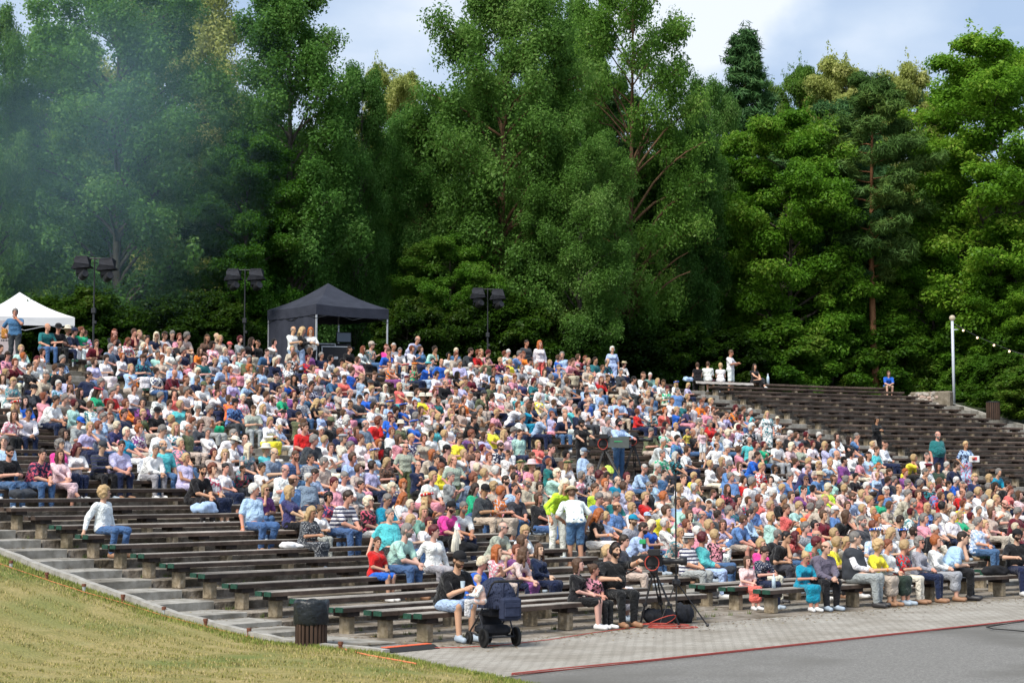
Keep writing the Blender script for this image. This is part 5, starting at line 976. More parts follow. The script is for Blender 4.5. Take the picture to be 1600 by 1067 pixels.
def layer_mesh(kind, key, extra='', mat=None):
    mk = (kind, key if kind not in ('hair', 'beard') else key[4], extra, mat.name if mat else '')
    if mk in _M: return _M[mk]
    V, F = piece(kind, key if kind not in ('hair', 'beard') else ('', '', 0, 0, key[4]), .0135 if kind in ('body', 'hair', 'beard') else .016, extra)
    nm = {'body': 'person', 'top': 'shirt', 'bottom': 'trousers'}.get(kind, kind)
    if kind == 'body':
        J = get_J(*key[:4]); hv, hf = hand_parts(J); fb = face_parts(J); V2 = np.array(fb.V); n1, n2 = len(V), len(V)+len(hv)
        if key[4]: hv = hv*np.array([-1, 1, 1]); V2 = V2*np.array([-1, 1, 1]); hf = [f[::-1] for f in hf]; fb.F = [f[::-1] for f in fb.F]
        FF = [list(map(int, f)) for f in F]+[[i+n1 for i in f] for f in hf]+[[i+n2 for i in f] for f in fb.F]
        mi = [0]*(len(F)+len(hf))+[m+1 for m in fb.M]
        me = mesh_from(nm, np.concatenate([V, hv, V2]), FF, [M_skin, M_eye, M_mouth], mi, True)
    else: me = mesh_from(nm, V, F, [mat], None, True)
    _M[mk] = me; return me
def band_mesh(key):
    mk = ('band', key)
    if mk not in _M:
        J = get_J(*key[:4]); s = -1 if key[4] else 1; w, e = J['wr'][1], J['el'][1]; u = (w-e)/np.linalg.norm(w-e); B = MB(); a, b = w-u*.012, w+u*.012
        B.tube([(s*a[0], a[1], a[2]), (s*b[0], b[1], b[2])], .034, 10); _M[mk] = B.mesh('wristband', M_band)
    return _M[mk]
_H = {}
def hat_me(st, mats):
    k = (st, tuple(m.name for m in mats))
    if k not in _H: _H[k] = hat_mesh(st).mesh('hat', list(mats), smooth=st in ('sunhat', 'beret', 'boater', 'cap'))
    return _H[k]
SKIN = [(.54, .28, .19), (.60, .34, .24), (.48, .24, .155), (.58, .31, .21), (.64, .38, .28), (.42, .21, .13), (.56, .29, .20), (.60, .32, .24)]

def parse(ent, ox, oy):
    t = ent.split(); d = dict(x=ox+float(t[0])/4, y=oy+float(t[1])/4, sx=t[2], hair=t[3], top='wh', pat='', sl='short', bot=None, ex=[])
    q = t[4]; d['top'] = q[:2]; q = q[2:]
    for c in q:
        if c in '*=#.': d['pat'] = c
        elif c == 'L': d['sl'] = 'long'
        elif c == 'N': d['sl'] = 'none'
    for e in t[5:]:
        if e == 'L': d['sl'] = 'long'
        elif e[:2] in ('t:', 's:', 'k:', 'd:'): d['bot'] = e
        else: d['ex'].append(e)
    return d
PEOPLE = []
for (ox, oy), txt in CROWD.items():
    for ent in txt.replace('\n', ';').split(';'):
        if ent.strip(): PEOPLE.append(parse(ent.strip(), ox, oy))
prnd = random.Random(21)
BOT_M = [('trousers', 'dn'), ('trousers', 'nv'), ('trousers', 'bk'), ('trousers', 'be'), ('trousers', 'gy'), ('shorts', 'be'), ('trousers', 'dg')]
BOT_F = [('trousers', 'dn'), ('trousers', 'wh'), ('trousers', 'bk'), ('skirt', 'nv'), ('skirt', 'be'), ('trousers', 'nv'), ('skirt', 'wh'), ('skirt', 'pk'), ('trousers', 'cr')]
for i, d in enumerate(PEOPLE):
    P_ = [e[2:] for e in d['ex'] if e.startswith('P:')]; fem = d['sx'] in 'fg'; d['kid'] = d['sx'] in 'bg'
    d['sex'] = 'f' if fem or d['kid'] else 'm'; d['pose'] = P_[0] if P_ else prnd.choice(['lap', 'knees', 'clasp', 'clasp', 'cross', 'chin', 'aside', 'phone'] if not fem else ['lap', 'lap', 'legs', 'legs', 'cross', 'knees', 'clasp', 'phone', 'chin'])
    d['heavy'] = prnd.choice([0, 0, .5, .5, 1.0]) if d['sx'] == 'm' else (prnd.choice([0, 0, .5]) if fem and not d['kid'] else 0)
    d['mir'] = prnd.random() < .5; d['yaw'] = prnd.choice([-.4, 0, .0, .4, .4, .8])*(-1 if d['mir'] else 1)
    if d['bot']: d['bk'] = {'t': 'trousers', 's': 'shorts', 'k': 'skirt', 'd': 'dress'}[d['bot'][0]]; d['bc'] = d['bot'][2:]
    else: d['bk'], d['bc'] = prnd.choice(BOT_F if fem else BOT_M)
    d['scale'] = .80 if d['kid'] else (.955 if fem else 1.0); d['stand'] = False; d['turn'] = .16+max(-.5, min(.5, prnd.gauss(0, .22)))
    d['skin'] = prnd.choice(SKIN); d['band'] = prnd.random() < .55

# seat assignment: the row whose seated head falls nearest to the head in the photo
rows = {k: [] for k in range(NROW)}
def seat(d):
    J = get_J(d['pose'], d['sex'], d['heavy'], 0.0); hz, hy = J['hd'][2]*d['scale'], J['hd'][1]*d['scale']; c = []
    for k in range(NROW):
        X, Y, y = on_row(k, d['x'], tread(k)+hz, .19+hy)
        c.append((abs(y-d['y']), k, X, Y, y))
    c.sort(); best = None
    forced = [int(e[1:]) for e in d['ex'] if e[0] == 'r' and e[1:].isdigit()]
    if forced: c = [q for q in c if q[1] == forced[0]]; c = [(0, *c[0][1:])]
    for dist, k, X, Y, y in c[:3]:
        if dist > 14: break
        a = ang(X, Y); gap = min([abs(math.radians(a-b)*row_r(k)) for b in rows[k]] or [9]); cost = dist+max(0, .44-gap)*45
        in_aisle = any(lo < a < hi for hi, lo in AISLES) and k > 1; cost += 6 if in_aisle else 0
        if best is None or cost < best[0]: best = (cost, k, X, Y, y, a, gap)
    if best is None: best = (0, c[0][1], c[0][2], c[0][3], c[0][4], ang(c[0][2], c[0][3]), 9)
    _, k, X, Y, y, a, gap = best
    if gap < .40:
        nb = min(rows[k], key=lambda b: abs(a-b)); s = 1 if a >= nb else -1; a2 = nb+s*math.degrees(.40/row_r(k))
        if all(abs(math.radians(a2-b)*row_r(k)) > .34 for b in rows[k] if b != nb): a = a2
    rows[k].append(a); d['k'] = k; d['a'] = a; d['pos'] = (*pol(row_r(k)+.19, a), tread(k)); d['rot'] = face_centre(*d['pos'][:2])+d['turn']
    D = math.hypot(*d['pos'][:2]); d['scale'] *= 1+max(-.06, min(.09, (y-d['y'])*D/CAM_F/hz)); d['size'] = d['scale']/D
for d in sorted(PEOPLE, key=lambda q: -q['y']): seat(d)

# people who stand, or sit in a way of their own: (head x, head y, feet x, feet y, sex, hair, top, bottom, pose, extra turn, extras, label)
SP = [
 (25, 471, 21, 551, 'm', 'gs', 'bd', 't:dg', 'stand_chin', -.55, '', 'grey-haired man standing at the far left in blue shirt, hand on chin'),
 (457, 507, 457, 578, 'm', 'gz', 'wh', 't:sk', 'stand_phone', .3, '', 'balding man in white T-shirt standing beside the black tent wall'),
 (471, 516, 471, 580, 'f', 'll', 'bkL', 't:sk', 'stand_phone', .9, '', 'long-haired blonde woman in black jacket standing beside the black tent'),
 (485, 514, 485, 581, 'f', 'ol', 'wh', 't:bk', 'stand_phone', -.4, '', 'ginger woman in white shirt standing at the tent corner pole'),
 (642, 531, 640, 590, 'm', 'gz', 'laL', 't:nv', 'stand_bend2', .2, '', 'balding man in pale lavender shirt bending over in the top rows'),
 (822, 532, 822, 594, 'm', 'dc', 'dg', 't:bk', 'stand', .1, '', 'bearded man in charcoal shirt standing behind the ginger woman'),
 (843, 535, 843, 596, 'f', 'ol', 'whL', 't:co', 'stand', -.1, '', 'ginger woman standing in white top and orange-red trousers'),
 (957, 546, 956, 602, 'f', 'wb', 'sk', 'd:sk', 'stand', -.3, '', 'white-haired woman standing in a pale blue dress at the top'),
 (1139, 550, 1139, 607, 'm', 'bc', 'wh', 's:wh', 'stand_phone', .5, '', 'man all in white standing behind the top bench'),
 (632, 701, 634, 785, 'm', 'gz', 'gg', 't:ol', 'stand_cup', -.2, 'G', 'balding man in sage T-shirt standing in the aisle with a drink'),
 (711, 727, 706, 812, 'm', 'dz', 'gg', 't:ol', 'stand_cup', -.2, '', 'man in loose sage shirt standing in the crowd with arm out'),
 (875, 758, 864, 876, 'f', 'pl', 'liL', 't:wh', 'stand_bend2', -.3, '', 'woman in lime cardigan and white trousers leaning over in the aisle'),
 (908, 771, 886, 888, 'm', 'bs', 'wh', 's:dn', 'stand_bend2', 2.6, 'hat:boater', 'man seen from behind in straw hat and denim shorts'),
 (908, 662, 908, 745, 'm', 'dc', 'bk', 't:bk', 'stand_work', -.1, 'cap:bk phones beard', 'cameraman in black T-shirt and cap behind the big grey camera'),
 (966, 661, 966, 750, 'm', 'kc', 'skL', 't:dn', 'stand_work', .1, 'phones', 'cameraman with headphones in blue shirt and jeans among the crowd'),
 (1370, 656, 1370, 722, 'f', 'dL', 'bkL', 't:bk', 'stand_phone', -.2, '', 'dark-haired woman in black hoodie standing before the empty benches'),
 (1467, 680, 1462, 762, 'm', 'gz', 'te', 't:nv', 'stand', -.15, 'fat', 'stout man in teal T-shirt standing before the empty benches'),
 (1511, 695, 1506, 775, 'f', 'ls', 'sk*', 'd:sk', 'stand_cup', -.3, '', 'short-haired woman in blue patterned dress standing with a white package'),
 (1199, 653, 1199, 712, 'f', 'lb', 'wh*', 'd:wh', 'stand', -.5, '', 'blonde woman standing in white dress with blue flowers'),
 (1072, 682, 1076, 742, 'b', 'ls', 'ye=', 's:dn', 'stand_chin', .4, '', 'fair-haired child in yellow striped T-shirt standing on a bench'),
 (1097, 695, 1098, 748, 'g', 'll', 'lp', 's:wh', 'stand', -.2, '', 'blonde little girl in peach top standing on a bench'),
]
for (hx, hy, fx, fy, sx, hair, top, bot, ps, turn, ex, lab) in SP:
    d = parse('0 0 %s %s %s %s %s' % (sx, hair, top, bot, ex), 0, 0); d['x'], d['y'] = hx, hy; kid = sx in 'bg'
    X, Y, z = on_hill(fx, fy)
    if Y > 110 or math.hypot(X-CX, Y-CY) > row_r(36)+1.6: X, Y, _ = on_row(36, fx, tread(36), 1.0)
    r = math.hypot(X-CX, Y-CY); k = max(0, min(36, int(math.floor((r-R0+.5)/PITCH))))
    if r > row_r(36)+.42: z = tread(36)
    else: z = tread(k)
    r = min(r, row_r(36)+1.6)
    if fx == 1139: r = row_r(36)+.75; z = tread(36)
    if kid: z = tread(k)+.45
    a = ang(X, Y); X, Y = pol(r, a); J = get_J(ps, 'f' if sx in 'fgb' else 'm', 1.0 if 'fat' in ex else 0, 0.0)
    # keep the figure under its head column, at a scale that puts the head where the photo has it
    zt = ray(hx, hy); Lh = Y/zt[1]; hz = CAM_H+zt[2]*Lh-z; sc = max(.6 if kid else .90, min(1.12, hz/J['hd'][2])); X = zt[0]*Lh*.6+X*.4
    d.update(kid=kid, sex='f' if sx in 'fgb' else 'm', pose=ps, heavy=1.0 if 'fat' in ex else 0, yaw=0.0, mir=False, scale=sc, stand=True, turn=turn, skin=prnd.choice(SKIN), band=True, k=k, a=a, pos=(X, Y, z), rot=face_centre(X, Y)+turn, size=9, label=lab)
    d['bk'] = {'t': 'trousers', 's': 'shorts', 'k': 'skirt', 'd': 'dress'}[bot[0]]; d['bc'] = bot[2:]; PEOPLE.append(d)
# seated figures with a place of their own: (row, seat column x, sex, hair, top, bottom, pose, turn, head yaw, scale, extras, label)
SS = [
 (0, 700, 'm', 'bc', 'bk', 's:sk', 'cup', -.15, 0, 1.06, 'cap:bk beard', 'man in black cap, black T-shirt and pale denim shorts beside the stroller'),
 (0, 958, 'm', 'dc', 'bk', 't:bk', 'work', -.25, 0, 1.05, 'phones beard', 'cameraman in black with headphones at the front bench end'),
 (0, 1588, 'm', 'dc', 'bk', 't:nv', 'work', -.45, 0, 1.05, 'phones cap:bk beard', 'cameraman in black T-shirt and headphones at the right edge'),
 (10, 163, 'm', 'lu', 'whL', 't:dn', 'aside', .35, .55, 1.0, '', 'grey-blond man in white shirt sitting alone on an empty bench'),
 (36, 1090, 'f', 'bs', 'bkN', 't:bk', 'lap', 2.7, 0, .95, '', 'woman in black tank top on the top bench, back turned'),
 (36, 1106, 'm', 'bc', 'wh', 's:mr', 'lap', 2.2, 0, 1.0, '', 'man in white T-shirt on the top bench, back turned'),
 (36, 1126, 'f', 'lb', 'whN', 't:dg', 'lap', 2.4, 0, .97, '', 'blonde woman in white tank top on the top bench'),
 (36, 1180, 'f', 'dl', 'bkN', 'k:bk', 'legs', -.1, 0, .98, '', 'dark-haired woman in black dress alone on the top bench'),
 (36, 1387, 'b', 'bL', 'rb', 's:ol', 'clasp', -.5, 0, .95, '', 'boy in bright blue T-shirt sitting alone on the top bench'),
]
for (k, sxp, sx, hair, top, bot, ps, turn, yaw, sc, ex, lab) in SS:
    d = parse('0 0 %s %s %s %s %s' % (sx, hair, top, bot, ex), 0, 0); X, Y, _ = on_row(k, sxp, tread(k)+.5, .19); a = ang(X, Y)
    d.update(x=sxp, y=0, kid=False, sex='f' if sx == 'f' else 'm', pose=ps, heavy=.5 if sx == 'm' and k == 0 else 0, yaw=yaw, mir=False, scale=sc, stand=False, turn=turn, skin=SKIN[1], band=True, k=k, a=a, pos=(X, Y, tread(k)), rot=face_centre(X, Y)+turn, size=9, label=lab)
    d['bk'] = {'t': 'trousers', 's': 'shorts', 'k': 'skirt', 'd': 'dress'}[bot[0]]; d['bc'] = bot[2:]
    # move listed neighbours that would share the seat
    PEOPLE[:] = [q for q in PEOPLE if q['stand'] or 'label' in q or q['k'] != k or abs(math.radians(q['a']-a)*row_r(k)) > .42]
    PEOPLE.append(d)
# the seated keep clear of the standing
for s_ in [q for q in PEOPLE if q['stand'] and not q['kid']]:
    PEOPLE[:] = [q for q in PEOPLE if q is s_ or q['stand'] or 'label' in q or math.hypot(q['pos'][0]-s_['pos'][0], q['pos'][1]-s_['pos'][1]) > .36]

PEOPLE.sort(key=lambda q: -q['size']); N_IND = 300
near, far = PEOPLE[:N_IND], PEOPLE[N_IND:]
# ------------------------------------------------------------------ labels that single each person out
BAN = {'trousers': 'trousers', 'shorts': 'shorts', 'skirt': 'skirt', 'dress': 'dress'}
def hat_of(d):
    for e in d['ex']:
        if e.startswith('cap:'): return CC[e[4:]][1]+' cap'
        if e.startswith('hat:'):
            n = e[4:]; return {'sunhat': 'cream sun hat', 'sunhat_pk': 'pink sun hat', 'boater': 'straw hat', 'boater_wh': 'white straw hat', 'wreath': 'flower wreath', 'wreath_bl': 'blue flower wreath', 'wreath_gn': 'leafy green wreath', 'beret_or': 'orange beret', 'beret_tq': 'turquoise beret', 'beret_mr': 'maroon beret', 'scarf': 'grey headscarf'}[n]
    return None
def short(d):
    n = {'m': 'man', 'f': 'woman', 'b': 'boy', 'g': 'girl'}[d['sx']]; return n, CC[d['top']][1]
def base_label(d):
    n, c = short(d); h = hat_of(d); hc = HC[d['hair'][0]][1]; st = d['hair'][1]
    pat = {'*': ' patterned', '=': ' striped', '#': ' checked', '.': ' dotted', '': ''}[d['pat']]
    if h: who = '%s in %s and %s%s top' % (n, h, c, pat)
    elif st == 'z': who = 'balding %s in %s%s top' % (n, c, pat)
    elif st in 'ln': who = '%s %s with %s hair in %s%s top' % ('young' if False else 'seated', n, ('long ' if st == 'l' else 'pinned ')+hc, c, pat)
    elif st == 'u': who = 'curly %s-haired %s in %s%s top' % (hc, n, c, pat)
    else: who = '%s-haired %s in %s%s top' % (hc, n, c, pat)
    if 'G' in d['ex']: who = who.replace(' top', ' top and sunglasses')
    return who
def rowdist(a, b): return math.hypot(a['pos'][0]-b['pos'][0], a['pos'][1]-b['pos'][1])
used = set()
for d in near:
    if 'label' in d: used.add(d['label'])
for d in near:
    if 'label' in d: continue
    b = base_label(d); same = [q for q in near if q is not d and 'label' not in q and base_label(q) == b]
    nb = sorted((q for q in near if q is not d and not q['stand'] and abs(q['pos'][2]-d['pos'][2]) < .3), key=lambda q: rowdist(d, q))[:6]
    px = proj(*d['pos'])[0]; opts = []
    if not same:
        opts.append(b+(', '+{'trousers': 'in %s trousers', 'shorts': 'in %s shorts', 'skirt': 'in %s skirt', 'dress': 'wearing %s dress'}[d['bk']] % CC[d['bc']][1] if len(b.split()) < 11 else ''))
    for q in nb:
        n2, c2 = short(q); rel = 'right of' if px > proj(*q['pos'])[0] else 'left of'; h2 = HC[q['hair'][0]][1]
        opts.append('%s, just %s %s-haired %s in %s' % (b, rel, h2, n2, c2))
    k_ = d['k']
    opts.append('%s, %s row, %s of the photo' % (b, ORD[k_], 'left edge' if px < 250 else 'left part' if px < 600 else 'centre' if px < 1000 else 'right part' if px < 1350 else 'right edge'))
    for o in opts:
        w = len(o.split())
        if o not in used and 4 <= w <= 16: d['label'] = o; break
    else: d['label'] = '%s, %s row near a %s top' % (' '.join(b.split()[:9]), ORD[k_], short(nb[0])[1])
    used.add(d['label'])

# ------------------------------------------------------------------ build the individuals
def jl(c, a=.2): k = 1+prnd.uniform(-a, a); return tuple(max(.004, v*k) for v in c)
def jit(c, a=.06): return tuple(max(.004, v*(1+prnd.uniform(-a, a))) for v in c)
CAPM = {}
def plain(c, nm='hat_cloth'):
    if c not in CAPM: CAPM[c] = noise_mat(nm+'_'+c, [(.3, tuple(v*.85 for v in CC[c][0])), (.7, CC[c][0])], scale=20)
    return CAPM[c]
M_straw = noise_mat('straw', [(.3, (.42, .33, .19)), (.7, (.66, .55, .36))], scale=40, bump=.003)
def hat_for(e):
    """(mesh, name) for one headgear token"""
    if e.startswith('cap:'): return hat_me('cap', [plain(e[4:])]), 'cap'
    if e == 'phones': return hat_me('phones', [plain('bk')]), 'headphones'
    if e == 'G': return hat_me('glasses', [M_glass]), 'sunglasses'
    if e.startswith('hat:'):
        n, _, c = e[4:].partition('_')
        if n == 'scarf': return hat_me('beret', [plain('gy')]), 'headscarf'
        if n == 'sunhat': return hat_me('sunhat', [plain('lp' if c else 'cr')]), 'sun_hat'
        if n == 'boater': return hat_me('boater', [plain('wh') if c else M_straw, M_hatband]), 'straw_hat'
        if n == 'wreath': return hat_me('wreath', [plain({'bl': 'rb', 'gn': 'gd'}.get(c, 'rd')), M_leaf2]), 'flower_wreath'
        if n == 'beret': return hat_me('beret', [plain(c)]), 'beret'
    return None
M_shoe = [new_mat('shoe_white', (.7, .7, .7), .6), new_mat('shoe_dark', (.03, .028, .03), .5), new_mat('shoe_tan', (.30, .16, .09), .6), new_mat('shoe_blue', (.35, .42, .5), .6)]
def build_person(d):
    yaw = d['yaw']; key = (d['pose'], d['sex'], d['heavy'], yaw, d['mir']); mirkey = key
    s = d['scale']; grp = 'standing people' if d['stand'] else 'audience seated on the benches'
    b = link('person', layer_mesh('body', key), None, d['pos'], (0, 0, d['rot']), (s, s, s)); b.color = (*jit(d['skin'], .08), 1); tag(b, d['label'], 'person', grp)
    tc = (*jit(CC[d['top']][0], .05), 1)
    sl = d['sl']; o = link('dress_top' if d['bk'] == 'dress' else 'shirt', layer_mesh('top', key, sl, CL[d['pat']]), b); o.color = tc
    bk = 'long_skirt' if d['bk'] == 'dress' and d['stand'] else ('skirt' if d['bk'] == 'dress' else d['bk'])
    o = link(d['bk'] if d['bk'] != 'dress' else 'dress_skirt', layer_mesh('bottom', key, bk, CL[d['pat'] if d['bk'] == 'dress' else '']), b); o.color = tc if d['bk'] == 'dress' else (*jit(CC[d['bc']][0]), 1)
    sh = M_shoe[0] if d['kid'] else M_shoe[3] if 'black cap, black T-shirt and pale' in d['label'] else prnd.choice(M_shoe); link('shoes', layer_mesh('shoes', key, sh.name, sh), b)
    J = get_J(*key[:4]); M = Matrix(head_M(J).tolist()); hd = Vector(J['hd'])
    if d['mir']: hd.x *= -1; M = Matrix(((-1, 0, 0), (0, 1, 0), (0, 0, 1))) @ M @ Matrix(((-1, 0, 0), (0, 1, 0), (0, 0, 1)))
    rot = M.to_euler(); toks = [e for e in d['ex'] if hat_for(e)]
    st = HS[d['hair'][1]]
    if any(e.startswith(('cap', 'hat')) for e in toks) and st in ('short', 'bald', 'updo'): st = 'crop'
    h = link('hair', layer_mesh('hair', key, st, M_hair), b, hd, rot); h.color = (*jl(HC[d['hair'][0]][0]), 1)
    if 'beard' in d['ex'] or (d['sx'] == 'm' and d['hair'][1] in 'zc' and prnd.random() < .22):
        h = link('beard', layer_mesh('beard', key, '', M_hair), b, hd, rot); h.color = (*jl(HC[d['hair'][0]][0]), 1)
    for e in toks:
        me, nm = hat_for(e); s2 = 1.07 if nm in ('cap', 'sun_hat', 'straw_hat', 'beret', 'flower_wreath', 'headscarf') and st in ('bob', 'longbob', 'long', 'curly') else 1.0
        link(nm, me, b, hd, rot, (s2, s2, s2))
    if d['band'] and not d['sl'] == 'long': link('wristband', band_mesh(key), b)
    if 'vest' in d['ex']:
        V, F = piece('top', key, .016, 'none'); V2 = V.copy(); c = np.array([0, np.mean(V[:, 1]), 0]); V2[:, :2] = (V2[:, :2]-c[:2])*1.05+c[:2]
        link('waistcoat', mesh_from('waistcoat', V2, F, [plain('dg')], None, True), b)
    d['obj'] = b
    return b
for d in near: build_person(d)

# ------------------------------------------------------------------ everyone farther up: one object
def build_crowd():
    VV, FF, CCl, MI = [], [], [], []; off = 0
    for d in far:
        key = (d['pose'], d['sex'], 0, {-.8: -.6, .8: .6, .4: .4, -.4: -.4}.get(d['yaw'], 0), d['mir']); J = get_J(*key[:4]); h = .024
        bk = 'skirt' if d['bk'] == 'dress' else d['bk']; st = HS[d['hair'][1]]
        hatc = None
        for e in d['ex']:
            if e.startswith('cap:'): hatc = CC[e[4:]][0]
        top = jit(CC[d['top']][0], .05); bot = top if d['bk'] == 'dress' else jit(CC[d['bc']][0])
        for kind, ex, col, a in (('body', '', jit(d['skin']), 0), ('top', d['sl'], top, .99 if not d['pat'] else prnd.random()*.9), ('bottom', bk, bot, 0), ('shoes', '', prnd.choice([(.6, .6, .6), (.03, .03, .03), (.3, .2, .12)]), 0), ('hair', st, jl(HC[d['hair'][0]][0]), 0)):
            V, F = piece(kind, key if kind != 'hair' else ('', '', 0, 0, d['mir']), h if kind != 'hair' else .02, ex)
            V = V.astype(float)
            if kind == 'hair':
                M = head_M(J); V = V @ np.array(M).T
                if d['mir']: V[:, 0] *= 1
                hd = J['hd']*np.array([-1 if d['mir'] else 1, 1, 1]); V = V+hd
            V = (V*d['scale']) @ rotz(d['rot']).T + np.array(d['pos']); VV.append(V); FF.append(F+off); off += len(V)
            CCl.append(np.tile([*col, a], (len(V), 1))); MI.append(np.full(len(F), (1 if (kind == 'top' and d['pat']) else 0)))
        toks = [e for e in d['ex'] if hat_for(e)]
        for e in toks:
            st_ = 'cap' if e.startswith('cap') else 'glasses' if e == 'G' else e[4:].partition('_')[0]
            if st_ in ('scarf', 'phones'): continue
            B = hat_mesh(st_); V = np.array(B.V) @ np.array(head_M(J)).T; F4 = np.array([list(f)[:4] if len(f) >= 4 else list(f)+[f[-1]]*(4-len(f)) for f in B.F if len(f) == 4])
            if not len(F4): continue
            hd = J['hd']*np.array([-1 if d['mir'] else 1, 1, 1]); V = (V*1.05+hd)*d['scale'] @ rotz(d['rot']).T+np.array(d['pos'])
            c = {'cap': lambda: CC[e[4:]][0], 'glasses': lambda: (.01, .01, .012), 'sunhat': lambda: (.68, .62, .5), 'boater': lambda: (.6, .5, .32), 'wreath': lambda: (.05, .12, .5) if '_bl' in e else (.5, .05, .08) if '_' not in e else (.05, .12, .04), 'beret': lambda: CC[e[-2:]][0]}[st_]()
            VV.append(V); FF.append(F4+off); off += len(V); CCl.append(np.tile([*c, 0], (len(V), 1))); MI.append(np.zeros(len(F4)))
    me = mesh_from('crowd', np.concatenate(VV), np.concatenate(FF), [cloth_mat('crowd_plain', '', True), cloth_mat('crowd_patterned', '*', True)], np.concatenate(MI), True)
    at = me.color_attributes.new('Col', 'FLOAT_COLOR', 'POINT'); at.data.foreach_set('color', np.concatenate(CCl).astype(np.float32).ravel())
    tag(link('crowd', me), 'mass of smaller spectators filling the upper rows of the terraces', 'crowd', kind='stuff')
build_crowd()
print('people', len(PEOPLE), 'near', len(near), 'far', len(far), 'farthest near', round(1/near[-1]['size'], 1), 'meshes', len(_M))
# ------------------------------------------------------------------ tents, lamps, camera gear and small things
def flat(name, c, rough=.6, metal=0, spec=.4): return noise_mat(name, [(.3, tuple(v*.85 for v in c)), (.7, tuple(min(1, v*1.12) for v in c))], scale=12, rough=rough, metal=metal, spec=spec)
M_bkcloth = noise_mat('black_cloth', [(.3, (.012, .013, .017)), (.7, (.026, .028, .036))], scale=5, rough=.8, bump=.03, bscale=7)
M_tentbk = noise_mat('dark_tent_fabric', [(.3, (.024, .027, .040)), (.7, (.040, .044, .062))], scale=2, rough=.7, bump=.015, bscale=3)
M_tentwh = noise_mat('white_tent_fabric', [(.3, (.70, .70, .72)), (.7, (.80, .80, .80))], scale=2, rough=.7, bump=.01, bscale=3)
M_alu = flat('white_metal', (.62, .63, .64), .35, .3); M_steel = flat('dark_steel', (.04, .042, .045), .45, .4); M_plastic = flat('black_plastic', (.016, .016, .018), .45)
M_rubber = flat('black_rubber', (.018, .018, .018), .8); M_red = flat('red_cable', (.45, .06, .04), .6); M_orange = flat('orange_rope', (.62, .20, .08), .7); M_navy = noise_mat('stroller_fabric', [(.3, (.018, .024, .052)), (.7, (.035, .045, .085))], scale=6, bump=.012, bscale=9, rough=.85)
M_brown = noise_mat('brown_slat', [(.3, (.035, .020, .013)), (.7, (.09, .055, .038))], scale=5, stretch=(1, 1, .3)); M_bag = noise_mat('bin_liner', [(.3, (.010, .013, .016)), (.7, (.022, .026, .03))], scale=8, rough=.35, bump=.02, bscale=14)
M_rust = noise_mat('rust', [(.3, (.10, .035, .02)), (.7, (.24, .10, .06))], scale=30); M_grn = flat('green_light', (.03, .35, .12)); M_wht = flat('white_plastic', (.7, .7, .7)); M_clear = flat('clear_plastic', (.55, .68, .78), .15)
def emis(name, c, s):
    m = new_mat(name, c, .4); b = m.node_tree.nodes['Principled BSDF']; b.inputs['Emission Color'].default_value = (*c, 1); b.inputs['Emission Strength'].default_value = s; return m
M_bulb = emis('lit_bulb', (1, .72, .45), 1.3); M_screen = emis('dim_screen', (.05, .07, .10), .3)

def gazebo(N, th, s, ztop, zval, peak, zg, fabric, legm, label, name='gazebo', wall=True, scal=False):
    root = empty(name, (N[0], N[1], zg), th); tag(root, label, 'tent'); H = ztop-zg; hv = zval; P = peak-zg
    B = MB(); n = 8; c = (s/2, s/2, P)
    edge = [(s*i/n, 0, H) for i in range(n)]+[(s, s*i/n, H) for i in range(n)]+[(s-s*i/n, s, H) for i in range(n)]+[(0, s-s*i/n, H) for i in range(n)]
    V = []; F = []; m = len(edge); K = 6
    for j in range(K+1):
        q = j/K; sag = -.10*math.sin(math.pi*q)
        for i, e in enumerate(edge):
            u = (i % n)/n; mid = -.05*math.sin(math.pi*u)*(1-q); V.append((e[0]+(c[0]-e[0])*q, e[1]+(c[1]-e[1])*q, e[2]+(P-H)*q+sag*(P-H)+mid))
    for j in range(K):
        for i in range(m): k = (i+1) % m; F.append((j*m+i, j*m+k, (j+1)*m+k, (j+1)*m+i))
    B.add(V, F); B.build('canopy', fabric, root, smooth=False)
    B = MB(); V = []; F = []
    for z in (0, -hv):
        for i, e in enumerate(edge): V.append((e[0]+(e[0]-s/2)*.006, e[1]+(e[1]-s/2)*.006, H+z-.05*math.sin(math.pi*(i % n)/n)*(1 if z == 0 else .6)))
    for i in range(m): k = (i+1) % m; F.append((i, k, m+k, m+i))
    B.add(V, F); B.build('valance', fabric, root)
    for x, y in ((.03, .03), (s-.03, .03), (s-.03, s-.03), (.03, s-.03)):
        B = MB(); B.box((x, y, (H-.05)/2), (.05, .05, H-.05)); B.box((x, y, .02), (.12, .12, .02)); B.build('leg', legm, root)
    for (a, b) in (((0, 0), (s, 0)), ((s, 0), (s, s)), ((s, s), (0, s)), ((0, s), (0, 0))):
        B = MB(); z1, z2 = H-.12, H-.12-.42
        for i in range(2):
            p, q = i/2, (i+1)/2; pa = [a[0]+(b[0]-a[0])*p, a[1]+(b[1]-a[1])*p]; pb = [a[0]+(b[0]-a[0])*q, a[1]+(b[1]-a[1])*q]
            B.tube([(*pa, z1), (*pb, z2)], .012, 5); B.tube([(*pa, z2), (*pb, z1)], .012, 5)
        B.build('scissor_truss', legm if not wall else M_steel, root)
    if wall:
        B = MB(); V = []; F = []; m2 = 24
        for z in (H-.1, H*.5, .05):
            for i in range(m2+1): V.append((.02+.03*math.sin(i*1.9)*(1-z/H+.25), s*i/m2, z))
        for j in range(2):
            for i in range(m2): F.append((j*(m2+1)+i, j*(m2+1)+i+1, (j+1)*(m2+1)+i+1, (j+1)*(m2+1)+i))
        B.add(V, F); B.build('side_wall', fabric, root, smooth=True)
    return root
ZG = tread(36)
gazebo((-7.496, 69.0), R(40.3), 3.42, 9.17, .40, 10.22, ZG, M_tentbk, M_alu, 'black pop-up tent with one side wall behind the top row')
